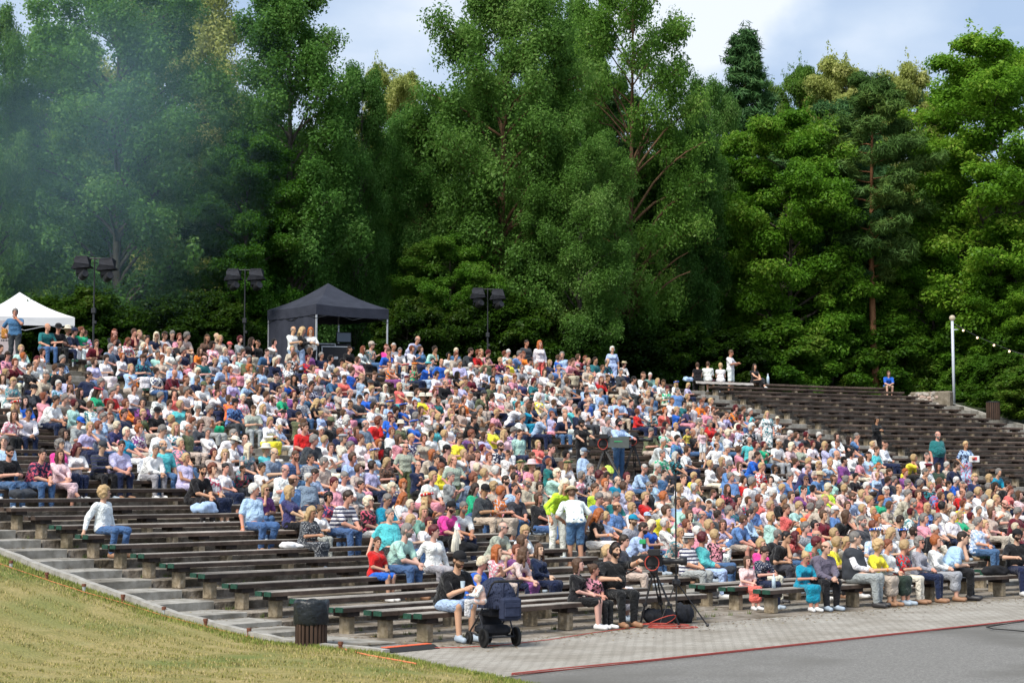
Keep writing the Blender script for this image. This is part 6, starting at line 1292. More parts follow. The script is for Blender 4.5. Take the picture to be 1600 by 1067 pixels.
gazebo(at_depth(-40, 500, 66)[:2], R(22), 3.6, 8.5, .32, 9.55, ZG, M_tentwh, M_alu, 'white pop-up tent behind the man standing at the far left', wall=False)
# banner beside the white tent
b = empty('banner', (*at_depth(8, 560, 63)[:2], ZG), .2); tag(b, 'pale roll-up banner with dark writing at the left edge', 'banner')
B = MB(); B.box((0, 0, .95), (.85, .01, 1.7)); B.build('panel', flat('banner_cloth', (.50, .42, .42)), b); B = MB(); B.box((0, 0, .05), (.9, .2, .09)); B.box((0, -.002, .32), (.84, .012, .36)); B.build('stand', flat('banner_foot', (.45, .16, .06)), b)
B = MB()
for i, (w, z) in enumerate(((.5, 1.35), (.42, 1.22), (.3, 1.10))):
    x = -w/2
    while x < w/2: l = random.uniform(.02, .05); B.box((x+l/2, -.012, z), (l, .004, .045)); x += l+.02
B.build('lettering', M_steel, b)

# gear inside the black tent
def case(px, py, Y, w, d, h, label, rz=.7):
    X, Yw, z = at_depth(px, py, Y); r = empty('flight_case', (X, Yw, z-h/2), rz); tag(r, label, 'flight case')
    B = MB(); B.box((0, 0, h/2), (w, d, h), bev=.01); B.build('box', M_plastic, r)
    B = MB()
    for sx in (-1, 1):
        for sy in (-1, 1): B.box((sx*w/2, sy*d/2, h/2), (.035, .035, h+.01))
    for z_ in (0.01, h-.01):
        for sy in (-1, 1): B.box((0, sy*d/2, z_), (w, .035, .035))
        for sx in (-1, 1): B.box((sx*w/2, 0, z_), (.035, d, .035))
    B.build('edge_trim', M_alu, r); B = MB(); B.box((0, -d/2-.006, h*.55), (.16, .012, .10)); B.build('handle', M_alu, r); return r
case(523, 562, 70.5, 1.1, .6, 1.0, 'large black flight case with metal edges in the black tent', .25)
case(505, 555, 72, .8, .6, .9, 'smaller black flight case behind the tent corner pole', .4)
r = empty('mixing_desk', at_depth(527, 545, 72.5), .3); tag(r, 'black sound desk on the flight cases in the tent', 'sound desk'); B = MB(); B.box((0, 0, .02), (1.3, .6, .12), bev=.02); B.build('desk', M_plastic, r); B = MB(); B.box((0, .2, .14), (1.2, .05, .2)); B.build('meter_bridge', M_steel, r)
r = empty('screen', at_depth(537, 534, 72.3), .3); tag(r, 'dark monitor facing the stage in the black tent', 'monitor'); B = MB(); B.box((0, 0, .18), (.62, .05, .42), bev=.01); B.build('frame', M_plastic, r); B = MB(); B.box((0, -.028, .18), (.55, .006, .35)); B.build('display', M_screen, r)

# moving-head light stands
def light_stand(px, Y, ybar, boxes, label):
    X, Yw, zb = at_depth(px, ybar, Y); root = empty('light_stand', (X, Yw, ZG)); tag(root, label, 'light stand', 'black light stands'); H = zb-ZG
    B = MB(); B.tube([(0, 0, 0), (0, 0, H*.55)], .038, 10); B.tube([(0, 0, H*.52), (0, 0, H+.05)], .026, 10); B.box((0, 0, H*.55), (.16, .16, .2), bev=.02); B.box((.05, 0, H*.45), (.12, .1, .12), bev=.02); B.build('mast', M_steel, root)
    for q in range(3):
        a = q*2.094+.5; B = MB(); B.tube([(0, 0, 1.1), (math.cos(a)*.8, math.sin(a)*.8, .03)], .022, 6); B.build('leg', M_steel, root)
    B = MB(); d = (boxes[1][0]-boxes[0][0])/CAM_F*Y; B.tube([(-d*.55, 0, H), (d*.55, 0, H)], .02, 8); B.build('crossbar', M_steel, root)
    for bx, by in boxes:
        x = (bx-px)/CAM_F*Y; z = H-(by-ybar)/CAM_F*Y
        B = MB(); V = []
        for (hw, hd, zz, j) in ((.20, .18, .24, 0), (.24, .22, .14, .03), (.27, .25, -.04, -.03), (.33, .28, -.20, .03)):
            for sx, sy in ((-1, -1), (1, -1), (1, 1), (-1, 1)): V.append((x+sx*hw+j*sy, sy*hd+j, z+zz+j*sx))
        F = [(12+0, 12+1, 12+2, 12+3)]+[(i*4+q, i*4+(q+1) % 4, i*4+4+(q+1) % 4, i*4+4+q) for i in range(3) for q in range(4)]+[(3, 2, 1, 0)]; B.add(V, F); B.build('rain_cover', M_bkcloth, root)
        B = MB(); B.box((x-.05, 0, z-.30), (.36, .24, .22), bev=.03); B.box((x-.20, 0, z-.34), (.05, .12, .3), bev=.01); B.box((x+.15, 0, z-.34), (.05, .12, .3), bev=.01); B.build('yoke', M_plastic, root)
        B = MB(); rt = Matrix.Rotation(R(70), 3, 'X') @ Matrix.Rotation(R(35), 3, 'Y'); B.lathe([(.12, -.2), (.15, -.1), (.15, .12), (.13, .2), (.115, .205), (.001, .19)], (x+.05, -.08, z-.46), 16, rot=rt); B.build('lamp_head', M_plastic, root)
light_stand(148, 65, 404, ((129, 411), (168, 414)), 'black light stand with two covered lamps near the white tent')
light_stand(383, 70.5, 422, ((365, 430), (401, 430)), 'black light stand with two covered lamps left of the black tent')
light_stand(762, 77, 452, ((747, 459), (778, 461)), 'black light stand with two covered lamps right of the middle trees')

# lamp post with string lights
X, Yw, z0 = at_depth(1491, 634, 83.5); zt = at_depth(1489, 501, 83.5)[2]; root = empty('lamp_post', (X, Yw, z0-.3)); tag(root, 'white lamp post with glass globe at the end of the benches', 'lamp post')
B = MB(); B.tube([(0, 0, 0), (-.02, 0, zt-z0+.3)], .066, 12); B.box((.12, 0, zt-z0-.12), (.24, .03, .05)); B.build('post', flat('pale_post', (.52, .56, .62), .4), root, smooth=True)
B = MB(); B.ball((-.02, 0, zt-z0+.42), .14, 10); B.build('globe', emis('lamp_globe', (.42, .36, .26), .12), root, smooth=True); B = MB(); B.ball((-.02, -.06, zt-z0+.42), .055, 6); B.build('bulb', M_bulb, root)
pts = [at_depth(x, y, Y) for x, y, Y in ((1492, 506, 83.4), (1505, 514, 83), (1527, 525.5, 82.2), (1553, 537, 81.4), (1577, 546.5, 80.6), (1602, 555, 80), (1640, 566, 79))]
sl = empty('string_lights', pts[0]); tag(sl, 'string of lit bulbs running right from the lamp post', 'string lights'); B = MB(); o_ = Vector(pts[0]); B.tube([Vector(p)-o_ for p in pts], .012, 5); B.build('wire', M_steel, sl)
for p in pts[1:6]:
    q = Vector(p)-o_; B = MB(); B.ball((q.x, q.y, q.z-.07), .05, 6); B.build('bulb', M_bulb, sl)
# low stone wall
V = []; X0, Y0, _ = at_depth(1424, 630, 84); X1, Y1, _ = at_depth(1487, 632, 82.6); root = empty('stone_wall', (X0, Y0, ZG-.5)); tag(root, 'low rough stone wall at the top beside the lamp post', 'wall')
B = MB(); L_ = math.hypot(X1-X0, Y1-Y0); th = math.atan2(Y1-Y0, X1-X0); B.box((L_/2*math.cos(th), L_/2*math.sin(th), .38), (L_, .4, .80), rz=th, bev=.06)
B.build('wall_core', noise_mat('mortar', [(.3, (.12, .10, .07)), (.7, (.25, .215, .17))], scale=4, bump=.04, bscale=8), root)
B = MB(); rr = random.Random(3)
for i in range(46):
    t = rr.random()*.72; z = rr.uniform(.1, .70); B.ball((L_*t*math.cos(th)+.2*math.sin(th), L_*t*math.sin(th)-.2*math.cos(th), z), rr.uniform(.07, .12), 4, rr.choice((0, 0, 1)), (1.2, .6, .9))
B.build('field_stones', [noise_mat('grey_stone', [(.3, (.25, .22, .19)), (.7, (.45, .41, .36))], scale=4), noise_mat('pink_stone', [(.3, (.35, .25, .2)), (.7, (.55, .42, .36))], scale=4)], root)

# bins
def slat_bin(loc, r_, h, n, label, liner):
    root = empty('litter_bin', loc); tag(root, label, 'litter bin', 'slatted litter bins')
    B = MB(); B.lathe([(r_*.86, .03), (r_*.88, h*.92)], (0, 0, 0), 20); B.build('drum', M_steel, root)
    for i in range(n):
        a = 2*math.pi*i/n; B = MB(); rt = Matrix.Rotation(a, 3, 'Z'); B.box((r_*math.cos(a), r_*math.sin(a), h/2), (.03, 2*math.pi*r_/n*.72, h), rot=rt, bev=.008); B.build('slat', M_brown, root)
    if liner:
        B = MB(); prof = []; V = []; F = []; n2 = 30; rg = random.Random(2)
        for (q, z) in ((1.10, h*.50), (1.17, h*.56), (1.15, h*.75), (1.16, h*.98), (1.10, h*1.03), (.97, h*1.04), (.9, h*.9), (.4, h*.8), (.01, h*.8)):
            for j in range(n2): a = 2*math.pi*j/n2; k = 1+.035*math.sin(a*7+z*9)+.02*math.sin(a*13-z*21)+rg.uniform(-.008, .008); V.append((r_*q*k*math.cos(a), r_*q*k*math.sin(a), z+.012*math.sin(a*5)*(1 if q > .9 else 0)))
        for i in range(8):
            for j in range(n2): l = (j+1) % n2; F.append((i*n2+j, i*n2+l, (i+1)*n2+l, (i+1)*n2+j))
        B.add(V, F); B.build('liner', M_bag, root, smooth=True)
    else:
        B = MB(); B.lathe([(r_*.7, h), (r_*1.05, h+.01), (r_*1.05, h+.05), (r_*.7, h+.06)], (0, 0, 0), 20); B.build('rim', M_steel, root)
X, Yw, z = on_plane(486, 1007, .02); slat_bin((X, Yw, .0), .225, .66, 22, 'brown slatted bin with black liner on the lawn corner', True)
X, Yw, z = at_depth(1552, 656, 78.5); slat_bin((X, Yw, z), .28, .75, 20, 'brown slatted bin beyond the steps at the right', False)

# posts and rope along the lawn
for i, (x, y, h, rusty) in enumerate(((17, 889, .15, 0), (73, 905, .14, 1), (131, 924, .14, 0), (192, 943, .16, 1), (256, 961, .16, 0), (321, 978, .14, 1), (389, 994, .15, 1), (532, 1017, .15, 1))):
    X, Yw, z = on_hill(x, y); r = math.hypot(X-CX, Yw-CY); z = max(z, lawn_z(r, ang(X, Yw)))-.02
    root = empty('peg', (X, Yw, z)); tag(root, ('rusty' if rusty else 'white-sleeved')+' short iron peg by the kerb, '+['leftmost of the row', 'second from the left', 'third from the left', 'fourth from the left', 'fifth from the left', 'sixth from the left', 'next after the sixth, left of the bin', 'beside the bin and the cable ramp'][i], 'peg', 'iron pegs along the kerb')
    B = MB(); B.lathe([(.032, 0), (.032, h*.72), (.001, h*.72)] if 0 else [(.030, -.02), (.030, h*.75), (.001, h*.75)], (0, 0, 0), 10); B.build('sleeve', M_rust if rusty else flat('chipped_white', (.42, .44, .44)), root)
    B = MB(); B.lathe([(.038, h*.7), (.040, h), (.001, h+.005)], (0, 0, 0), 10); B.build('cap', M_rust, root)
def ground_line(name, pts, rad, mat, label, cat, lift=.012):
    P = []
    for x, y in pts:
        X, Yw, z = on_hill(x, y); r = math.hypot(X-CX, Yw-CY); a = ang(X, Yw); z = lawn_z(r, a) if a > lawn_edge(r)+.005 else max(0, z); P.append((X, Yw, z+lift))
    B = MB(); 
    # subdivide with slight wander
    Q = []
    for i in range(len(P)-1):
        for j in range(6): t = j/6; Q.append(tuple(P[i][c]*(1-t)+P[i+1][c]*t+(random.uniform(-.006, .006) if c < 2 else 0) for c in range(3)))
    Q.append(P[-1]); B.tube(Q, rad, 6, caps=True); return tag(B.build(name, mat), label, cat)
ground_line('rope', [(-5, 885), (40, 897), (75, 908), (130, 927), (190, 945), (256, 964), (320, 980), (389, 996), (430, 1000)], .006, M_orange, 'thin orange rope running along the pegs on the lawn', 'rope', .02)
ground_line('hose', [(529, 1014), (545, 1022), (575, 1032), (620, 1042), (650, 1046)], .012, M_orange, 'orange hose curving over the lawn near the bin', 'hose', .03)
ground_line('cable', [(530, 1014), (560, 1017), (597, 1020)], .008, M_red, 'red cable between the bin corner and the cable ramp', 'cable')
ground_line('cable', [(672, 1013), (720, 1012), (780, 1009), (860, 1000), (930, 989), (1005, 979)], .007, M_red, 'red cable running past the stroller to the camera tripod', 'cable')
for dy, lab in ((0, 'dark red cable along the edge of the asphalt, outer strand'), (2.5, 'bright red cable along the edge of the asphalt, inner strand')):
    ground_line('cable', [(800, 1056-dy), (880, 1048-dy*.9), (1000, 1036-dy*.8), (1200, 1014-dy*.6), (1400, 992-dy*.5), (1500, 981-dy*.4), (1620, 968-dy*.3)], .009, flat('muted_red_cable', (.40, .06, .045)) if dy else flat('dark_red_cable', (.24, .04, .03)), lab, 'cable', .014+dy*.001)
ground_line('cable', [(1620, 970), (1580, 975), (1541, 981), (1552, 984), (1580, 986), (1620, 990)], .010, M_rubber, 'black cable looping on the asphalt at the right edge', 'cable', .02)
B = MB(); X, Yw, z = on_plane(1042, 981, .0); root = empty('cable_coil', (X, Yw, 0)); tag(root, 'tangled red cable coil at the foot of the tripods', 'cable')
for i in range(5):
    a0 = random.uniform(0, 6); rr_ = random.uniform(.14, .40); cx_, cy_ = random.uniform(-.16, .16), random.uniform(-.12, .12); B.tube([(cx_+rr_*1.2*math.cos(a0+t*.4), cy_+rr_*.7*math.sin(a0+t*.4), .015+i*.012+(.16*max(0, math.sin(t*.4)) if i == 4 else 0)) for t in range(17)], .007, 5)
B.build('loop', M_red, root)
# cable ramp
a = Vector(on_plane(598, 1018, 0)); b_ = Vector(on_plane(672, 1011, 0)); d_ = b_-a; root = empty('cable_ramp', tuple(a), math.atan2(d_.y, d_.x)); tag(root, 'black rubber cable ramp with orange lid on the paving', 'cable ramp'); L_ = d_.length
B = MB(); V = []; 
for x in (0, L_): V += [(x, -.22, .002), (x, -.08, .055), (x, .08, .055), (x, .22, .002)]
B.add(V, [(0, 4, 5, 1), (1, 5, 6, 2), (2, 6, 7, 3), (0, 1, 2, 3), (7, 6, 5, 4)]); B.build('ramp', M_rubber, root); B = MB(); B.box((L_/2, 0, .06), (L_-.04, .13, .012), bev=.004); B.build('lid', flat('orange_lid', (.75, .13, .05)), root)

# tripods and cameras
def tripod(loc, top, feet, label, rad=.018, double=True, hub=.0, name='tripod', mat=None):
    root = empty(name, loc); tag(root, label, 'tripod'); mat = mat or M_plastic
    B = MB(); B.lathe([(.05, top-.10), (.075, top-.06), (.07, top), (.03, top+.02)], (0, 0, 0), 12); B.build('head', mat, root)
    for fx, fy in feet:
        B = MB(); p0 = Vector((fx*.08, fy*.08, top-.08)); p1 = Vector((fx, fy, .02)); s = (p1-p0).cross(Vector((0, 0, 1))).normalized()*.028
        if double:
            B.tube([p0+s, p0.lerp(p1, .62)+s], rad*.8, 6); B.tube([p0-s, p0.lerp(p1, .62)-s], rad*.8, 6); B.tube([p0.lerp(p1, .45), p1], rad, 6); B.box(tuple(p0.lerp(p1, .6)), (.08, .05, .05), bev=.01)
        else: B.tube([p0, p1], rad, 6)
        B.ball(tuple(p1+Vector((0, 0, .005))), .03, 4); B.build('leg', mat, root)
    return root
def tv_camera(loc, rz, s, label, box=False):
    root = empty('video_camera', loc, rz); root.scale = (s, s, s); tag(root, label, 'camera')   # lens towards -Y
    B = MB(); B.box((0, .05, .12), (.16, .40, .20), bev=.02); B.box((0, .30, .12), (.12, .14, .16), bev=.01); B.box((0, -.02, .26), (.04, .26, .04), bev=.01); B.build('body', M_plastic, root)
    if box:
        B = MB(); rt = Matrix.Identity(3); V = []
        for (w, h, y) in ((.13, .12, -.10), (.16, .14, -.62)):
            V += [(-w, y, .12-h), (w, y, .12-h), (w, y, .12+h), (-w, y, .12+h)]
        B.add(V, [(0, 1, 2, 3), (0, 4, 5, 1), (1, 5, 6, 2), (2, 6, 7, 3), (3, 7, 4, 0)]); B.build('lens_housing', flat('grey_housing', (.075, .09, .085), .5), root)
        B = MB(); B.box((0, -.615, .12), (.28, .012, .24)); B.build('front_glass', M_glass, root); B = MB(); B.box((-.152, -.36, .14), (.006, .2, .02)); B.build('green_mark', M_grn, root)
    else:
        B = MB(); B.lathe([(.055, -.15), (.05, .0), (.06, .02), (.06, .16), (.045, .18), (.045, .30), (.07, .34), (.075, .44), (.06, .445), (.001, .42)], (0, -.12, .11), 16, rot=Matrix.Rotation(math.pi/2, 3, 'X')); B.build('lens', M_plastic, root, smooth=True)
    B = MB(); B.box((-.16, -.02, .26), (.14, .20, .11), bev=.01); B.tube([(-.1, -.02, .24), (0, 0, .24)], .015, 6); B.build('viewfinder', M_plastic, root)
    B = MB(); B.box((-.02, .16, .38), (.14, .05, .12), bev=.01); B.box((-.02, .132, .38), (.12, .006, .09)); B.build('monitor', [M_plastic], root)
    B = MB(); B.tube([(.06, .3, -.02), (.14, .55, -.16), (.16, .78, -.22)], .014, 6); B.tube([(.16, .70, -.20), (.17, .84, -.23)], .022, 8); B.build('pan_bar', M_plastic, root)
    B = MB(); B.tube([(-.11+.01*math.sin(t), .02+.12*math.cos(t*.55), .08+.13*math.sin(t*.55)) for t in range(24)], .009, 5); B.build('cable_loop', M_red, root)
    return root
X, Yw, _ = on_plane(1022, 979, 0); zt = CAM_H+ray(1024, 888)[2]*(Yw/ray(1024, 888)[1])
tripod((X, Yw, 0), zt, [(-.24, -.02), (.42, -.10), (.22, .50)], 'black camera tripod beside the cameraman on the front bench')
tv_camera((X, Yw, zt+.02), R(90)-.15, 1.0, 'black video camera on the tripod at the front bench')
o = link('prompt_light', MB().box((0, 0, 0), (.11, .05, .08), bev=.01).mesh('prompt_light', M_grn), None, at_depth(1004, 846, Yw-.05)); tag(o, 'green-lit small screen above the front video camera', 'screen')
X, Yw, _ = on_plane(1057, 978, 0); zh = .78; root = tripod((X, Yw, 0), zh, [(-.30, -.10), (.52, -.06), (.05, .5)], 'tall thin black microphone stand on the paving', .013, False, name='stand', mat=M_plastic)
ztop = CAM_H+ray(1057, 742)[2]*Yw; B = MB(); B.tube([(0, 0, .25), (0, 0, ztop)], .014, 8); B.tube([(0, 0, zh*.9), (0, 0, zh*1.1)], .03, 8); B.tube([(0, 0, ztop-.08), (0, 0, ztop+.03)], .022, 8); B.build('pole', M_plastic, root)
def soft(name, loc, sc, mat, label, cat, seed=0, rz=0, n=16, parent=None):
    rg = random.Random(seed); F = Field((-.6, -.5, -.02), (.6, .5, .6), .022)
    for i in range(n): F.ell((rg.uniform(-.24, .24), rg.uniform(-.12, .12), rg.uniform(.03, .14)), (rg.uniform(.07, .20), rg.uniform(.06, .13), rg.uniform(.03, .10)), k=.07)
    g = np.meshgrid(*F.ax, indexing='ij', sparse=True); F.F = F.F+(.014*np.sin(g[0]*27+g[2]*31+seed)*np.sin(g[1]*33+g[0]*11)).astype(np.float32); F.cut(lambda x, y, z: -z+0*x+0*y)
    V, Fc = F.mesh(); o = link(name, mesh_from(name, V, Fc, [mat], None, True), parent, loc, (0, 0, rz), sc); return tag(o, label, cat)
X, Yw, _ = on_plane(1040, 977, 0); soft('equipment_bag', (X-.1, Yw+.35, 0), (.75, .8, 1.3), M_bkcloth, 'black equipment bag on the paving under the tripods', 'bag', 1)
X, Yw, _ = on_plane(1070, 976, 0); soft('equipment_bag', (X, Yw+.4, 0), (.55, .7, 1.5), M_bkcloth, 'second black bag right of the microphone stand foot', 'bag', 2)
# cameras among the crowd
X, Yw, z = on_hill(945, 752); z = tread(int((math.hypot(X-CX, Yw-CY)-R0+.5)/PITCH)); zc = CAM_H+ray(945, 700)[2]*(Yw/ray(945, 700)[1]); tripod((X, Yw, z), zc-z, [(-.35, -.2), (.5, -.5), (.1, .45)], 'grey tripod of the big camera among the crowd', .03)
tv_camera((X, Yw, zc+.02), R(90)-.25, 1.25, 'big grey-hooded television camera among the crowd', True)
o = soft('high_visibility_vest', (X+.12, Yw-.2, zc-.75), (.35, .3, 1.1), flat('lime_fabric', (.6, .8, .12)), 'lime vest hanging under the big grey camera', 'vest', 5)
X, Yw, z = on_hill(990, 752); z = tread(int((math.hypot(X-CX, Yw-CY)-R0+.5)/PITCH)); zc = CAM_H+ray(990, 694)[2]*(Yw/ray(990, 694)[1]); tripod((X, Yw, z), zc-z, [(-.4, -.4), (.35, -.2), (.1, .5)], 'black tripod of the second camera among the crowd', .022)
tv_camera((X, Yw, zc+.02), R(90)-.1, 1.05, 'black television camera beside the cameraman in the blue shirt')

# stroller with baby
def stroller():
    A = Vector(on_plane(781, 1010, 0)); root = empty('stroller', tuple(A), R(26)); root.scale = (.96, .96, .96); tag(root, 'navy blue baby stroller with big wheels beside the man in the black cap', 'stroller')
    def wheel(x, y, r_):
        B = MB(); rt = Matrix.Rotation(math.pi/2, 3, 'Y'); B.lathe([(r_*.80, -.02), (r_*.97, -.024), (r_, -.012), (r_, .012), (r_*.97, .024), (r_*.80, .02), (r_*.80, -.02)], (x, y, r_), 28, rot=rt); w = B.build('wheel', M_rubber, root, smooth=True)
        B = MB(); B.lathe([(.001, -.03), (.035, -.03), (.035, .03), (.001, .03)], (x, y, r_), 12, rot=rt); B.lathe([(r_*.74, -.012), (r_*.82, -.014), (r_*.82, .014), (r_*.74, .012), (r_*.74, -.012)], (x, y, r_), 24, rot=rt)
        for i in range(6): a = i*math.pi/3; B.tube([(x, y, r_), (x, y+math.cos(a)*r_*.8, r_+math.sin(a)*r_*.8)], .010, 5)
        h = B.build('rim', M_plastic, w)
    wheel(-.28, 0, .15); wheel(.28, 0, .15); wheel(-.24, .62, .105); wheel(.10, .64, .105)
    B = MB(); B.tube([(-.28, 0, .15), (.28, 0, .15)], .014, 6); B.tube([(-.24, 0, .15), (-.24, .62, .20)], .014, 6); B.tube([(.24, 0, .15), (.10, .62, .20)], .014, 6)
    for sx in (-1, 1):
        B.tube([(sx*.25, .60, .18), (sx*.25, .30, .42), (sx*.25, -.02, .72), (sx*.24, -.22, .98), (sx*.24, -.30, 1.02)], .015, 6); B.tube([(sx*.25, .0, .16), (sx*.25, .22, .50)], .014, 6)
    B.build('frame', flat('frame_metal', (.05, .052, .06), .4, .4), root)
    B = MB(); B.tube([(-.24, -.30, 1.02), (-.20, -.34, 1.03), (0, -.35, 1.03), (.20, -.34, 1.03), (.24, -.30, 1.02)], .020, 8); B.build('handle', M_rubber, root)
    F = Field((-.4, -.5, .2), (.4, .9, 1.3), .02)     # canopy: half shell
    F.ell((0, .14, .62), (.30, .46, .46), k=0); g = np.meshgrid(*F.ax, indexing='ij', sparse=True)
    k0 = np.sqrt((g[0]/.28)**2+((g[1]-.14)/.44)**2+((g[2]-.62)/.44)**2); F.F = np.maximum(F.F, ((1-k0)*.25)).astype(np.float32); F.cut(lambda x, y, z: np.maximum(.60-z, (y-.20)*.8-(z-.62)*.45)+0*x)
    V, Fc = F.mesh(); link('canopy', mesh_from('canopy', V, Fc, [M_navy], None, True), root)
    B = MB(); B.box((0, .10, .52), (.42, .40, .10), bev=.03); B.box((0, -.06, .70), (.42, .06, .42), bev=.025); B.box((0, .32, .40), (.36, .08, .22), bev=.02); B.box((0, .46, .28), (.34, .22, .03), bev=.01); B.build('seat', M_bkcloth, root)
    B = MB(); B.box((0, .26, .25), (.44, .50, .16), bev=.05); B.build('basket', M_bkcloth, root)
    B = MB(); B.box((.05, -.26, .60), (.36, .13, .36), bev=.04); b = B.build('changing_bag', M_navy, root); B = MB(); B.box((.05, -.335, .58), (.26, .03, .20), bev=.02); B.box((.05, -.352, .66), (.26, .012, .07), bev=.01); B.build('pocket', M_navy, b)
    B = MB(); B.tube([(-.08, -.27, .77), (-.07, -.31, 1.0)], .012, 5); B.build('strap', M_navy, b); B = MB(); B.tube([(.18, -.27, .77), (.17, -.31, 1.0)], .012, 5); B.build('strap', M_navy, b)
    return root
st = stroller()
def baby():
    X, Yw, z = at_depth(752, 930, 26.9); J = pose('phone', 'm', .5); F = Field(*bounds(J), .016); torso(F, J, .0); limbs(F, J, .0); hd = J['hd']; F.ell(hd+V3(0, 0, .02), (.10, .115, .115), k=.02); F.cap(J['nk'], hd, .055, k=.03)
    V, Fc = F.mesh(); hv, hf = hand_parts(J); s = .48; me = mesh_from('person', np.concatenate([V, hv]), [list(map(int, f)) for f in Fc]+[[i+len(V) for i in f] for f in hf], [M_skin], None, True)
    o = link('person', me, None, (X, Yw, z-.34), (0, 0, R(-75)), (s, s, s)); o.color = (.66, .43, .35, 1); tag(o, 'baby with fair hair leaning out of the navy stroller', 'person')
    t = link('shirt', layer_mesh('top', ('phone', 'm', 0, 0, False), 'long', CL['']), o); t.color = (.8, .78, .75, 1); b = link('trousers', layer_mesh('bottom', ('phone', 'm', 0, 0, False), 'trousers', CL['']), o); b.color = (.6, .6, .62, 1)
    h = link('hair', layer_mesh('hair', ('', '', 0, 0, False), 'crop', M_hair), o, tuple(hd), (0, 0, 0), (1.22, 1.18, 1.2)); h.color = (.5, .36, .22, 1)
baby()
X, Yw, z = at_depth(723, 918, 27.0); o = link('cup', MB().lathe([(.028, 0), (.036, .10), (.034, .10), (.026, .005)], (0, 0, 0), 14).lathe([(.001, .06), (.031, .06)], (0, 0, 0), 14, m=1).mesh('cup', [M_clear, flat('yellow_drink', (.7, .6, .05))]), None, (X, Yw, z)); tag(o, 'clear cup of yellow drink held by the man in the black cap', 'cup')

# bags, jackets and bottles lying about
def on_bench(x, y, zoff=.46):
    best = min(range(NROW), key=lambda k: abs(on_row(k, x, tread(k)+zoff, .2)[2]-y)); X, Yw, _ = on_row(best, x, tread(best)+zoff, .2); return X, Yw, tread(best)+zoff
def col(n): return noise_mat('fabric_'+n, [(.3, tuple(v*.8 for v in CC[n][0])), (.7, tuple(min(1, v*1.1) for v in CC[n][0]))], scale=7, rough=.85, bump=.01, bscale=12)
for (x, y, c, sc, lab, nm, ct, sd) in (
    (209, 608, 'or', (.45, .5, 1.3), 'bright orange handbag on a bench in the upper left', 'handbag', 'handbag', 11), (458, 861, 'wh', (.75, .8, .6), 'white and purple jacket lying on an empty bench', 'jacket', 'jacket', 12),
    (36, 776, 'dg', (.8, .8, .9), 'grey rucksack lying on a bench at the left edge', 'rucksack', 'rucksack', 13), (728, 858, 'bk', (.85, .8, 1.0), 'black bag on the bench behind the red-haired woman', 'bag', 'bag', 14),
    (711, 857, 'cr', (.32, .4, 1.9), 'cream tote bag standing beside the black bag', 'tote_bag', 'bag', 15), (1135, 902, 'dg', (.75, .7, .8), 'dark jacket on the bench beside the woman in turquoise', 'jacket', 'jacket', 16),
    (1556, 896, 'bk', (1.0, .9, .9), 'black jacket on the front bench at the right', 'jacket', 'jacket', 17), (1076, 590, 'sk', (.9, .8, .9), 'pale blue jacket on the left end of the top bench', 'jacket', 'jacket', 18),
    (1192, 600, 'dg', (.45, .5, 1.2), 'dark rucksack on the top bench right of the woman', 'rucksack', 'rucksack', 19), (676, 645, 'rb', (.9, .7, 1.5), 'bright blue bag on a bench near the turquoise beret', 'bag', 'bag', 20),
    (534, 740, 'nv', (.7, .7, .6), 'navy folded jacket on a bench left of the sage shirt', 'jacket', 'jacket', 21), (319, 796, 'sk', (.8, .8, 1.1), 'sky blue jacket beside the man in the black T-shirt', 'jacket', 'jacket', 22), (340, 678, 'gn', (.6, .6, 1.0), 'green plastic bag on a bench in the left half', 'bag', 'bag', 23)):
    soft(nm, on_bench(x, y), sc, col(c), lab, ct, sd, rz=.8)
X, Yw, z = on_bench(1140, 598); B = MB(); V = []; n_ = 24; a0 = ang(*on_row(36, 1082, ZG+.46, .2)[:2]); a1 = ang(*on_row(36, 1172, ZG+.46, .2)[:2])
for i in range(n_+1):
    a = a0+(a1-a0)*i/n_; w = .012*math.sin(i*1.7)
    for rr_, zz in ((-.06+w, .36+w), (-.01, .465), (.2, .468+w*.3), (.40, .465)): V.append((*pol(row_r(36)+rr_, a), ZG+zz))
B.add(V, [(i*4+j, i*4+j+1, i*4+j+5, i*4+j+4) for i in range(n_) for j in range(3)]); o = B.build('blanket', noise_mat('blanket_cloth', [(.3, (.30, .27, .24)), (.7, (.46, .43, .40))], scale=4, bump=.02), smooth=True); tag(o, 'long pale blanket spread on the top bench under the group', 'blanket')
def bottle(loc, label, s=1):
    root = empty('bottle', loc); root.scale = (s, s, s); tag(root, label, 'bottle'); B = MB(); B.lathe([(.001, 0), (.036, .005), (.037, .15), (.030, .19), (.013, .23), (.013, .25)], (0, 0, 0), 12); B.build('body', M_clear, root, smooth=True); B = MB(); B.lathe([(.015, .245), (.015, .27), (.001, .27)], (0, 0, 0), 10); B.build('cap', M_wht, root)
bottle(on_bench(1200, 602), 'large clear water bottle standing on the top bench', 1.7); bottle(on_bench(1209, 921), 'clear water bottle on the front bench end')
def held(name, px, py, Y, B, mats, label, cat): o = B.build(name, mats, loc=at_depth(px, py, Y)); tag(o, label, cat); return o
sp = {d['label']: d for d in near if 'label' in d}
def near_pt(lab, f, z, side=0):
    d = sp[lab]; a = d['rot']-math.pi/2; fx, fy = math.cos(a), math.sin(a); return d['pos'][0]+fx*f-fy*side, d['pos'][1]+fy*f+fx*side, d['pos'][2]+z*d['scale']
B = MB(); B.box((0, 0, 0), (.22, .10, .34), bev=.05); o = B.build('bag', noise_mat('orange_weave', [(.4, (.20, .08, .02)), (.6, (.62, .28, .05))], scale=22), loc=near_pt(SP[0][-1], .02, .98, -.33)); tag(o, 'orange-brown bag under the arm of the man standing far left', 'bag')
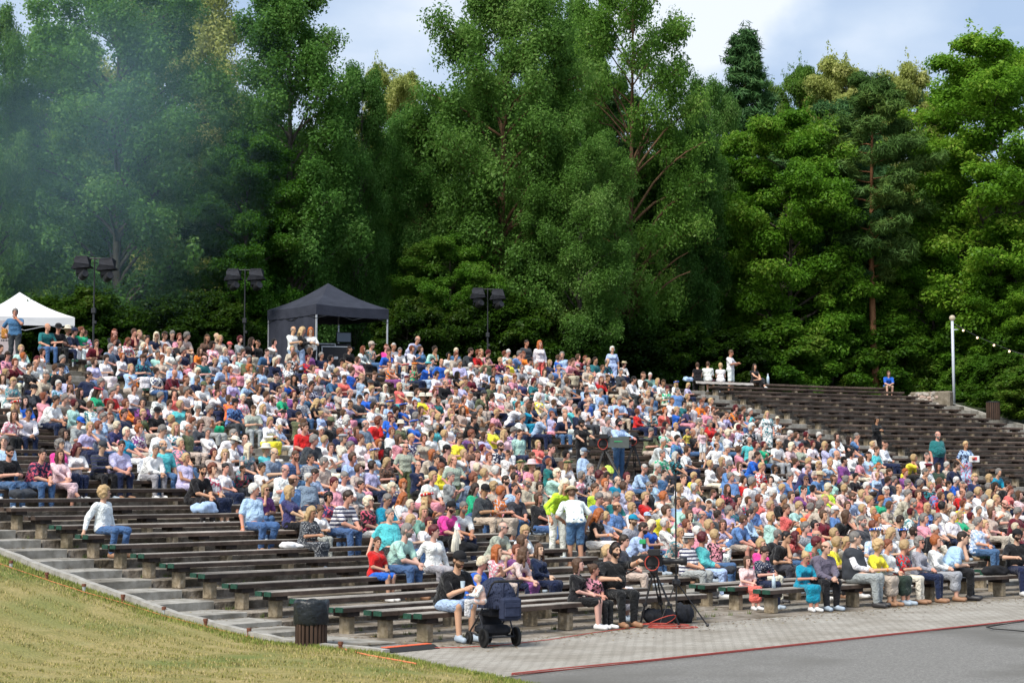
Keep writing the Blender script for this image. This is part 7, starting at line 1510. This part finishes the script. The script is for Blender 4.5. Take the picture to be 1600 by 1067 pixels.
B = MB(); B.box((0, 0, 0), (.34, .10, .22), bev=.02); B.box((0, -.052, .02), (.16, .006, .10), m=1); o = B.build('package', [M_wht, flat('red_print', (.6, .04, .05))], loc=near_pt(SP[17][-1], .30, 1.14, .14)); tag(o, 'white package with red print held by the woman in the blue dress', 'package')
soft('tote_bag', near_pt(SP[15][-1], .12, .42, -.22), (.4, .4, 1.6), col('be'), 'beige tote bag hanging from the arm of the woman in the hoodie', 'bag', 31)

# drifting smoke in front of the left trees: thin, uneven, fading out to nothing at its edge
def smoke():
    m = bpy.data.materials.new('thin_smoke'); m.use_nodes = True; nt = m.node_tree; nt.nodes.clear(); N = nt.nodes.new; L = nt.links.new
    o_ = N('ShaderNodeOutputMaterial'); v = N('ShaderNodeVolumePrincipled'); v.inputs['Color'].default_value = (.52, .84, 1.0, 1); v.inputs['Anisotropy'].default_value = -.25
    tc = N('ShaderNodeTexCoord'); no = N('ShaderNodeTexNoise'); no.inputs['Scale'].default_value = 1.6; no.inputs['Detail'].default_value = 4; L(tc.outputs['Object'], no.inputs['Vector'])
    ln = N('ShaderNodeVectorMath'); ln.operation = 'LENGTH'; L(tc.outputs['Object'], ln.inputs[0])
    fa = N('ShaderNodeMapRange'); fa.interpolation_type = 'SMOOTHERSTEP'; fa.inputs['From Min'].default_value = 0; fa.inputs['From Max'].default_value = .96; fa.inputs['To Min'].default_value = 1; fa.inputs['To Max'].default_value = 0; L(ln.outputs['Value'], fa.inputs['Value'])
    nm = N('ShaderNodeMapRange'); nm.inputs['From Min'].default_value = .34; nm.inputs['From Max'].default_value = .68; nm.inputs['To Min'].default_value = .15; L(no.outputs['Fac'], nm.inputs['Value'])
    mu = N('ShaderNodeMath'); mu.operation = 'MULTIPLY'; L(fa.outputs[0], mu.inputs[0]); L(nm.outputs[0], mu.inputs[1]); m2 = N('ShaderNodeMath'); m2.operation = 'MULTIPLY'; m2.inputs[1].default_value = .12; L(mu.outputs[0], m2.inputs[0])
    L(m2.outputs[0], v.inputs['Density']); L(v.outputs[0], o_.inputs['Volume'])
    B = MB(); B.ball((0, 0, 0), 1, 12); me = B.mesh('smoke', m)
    X, Yw, z = at_depth(150, 190, 70); o = link('smoke', me, None, (X, Yw, z), (0, R(12), 0), (9.5, 2.6, 11.5)); tag(o, 'thin bluish smoke drifting before the left-hand trees', 'smoke', kind='stuff')
smoke(); S.cycles.volume_max_steps = 48; S.cycles.volume_step_rate = 2.0
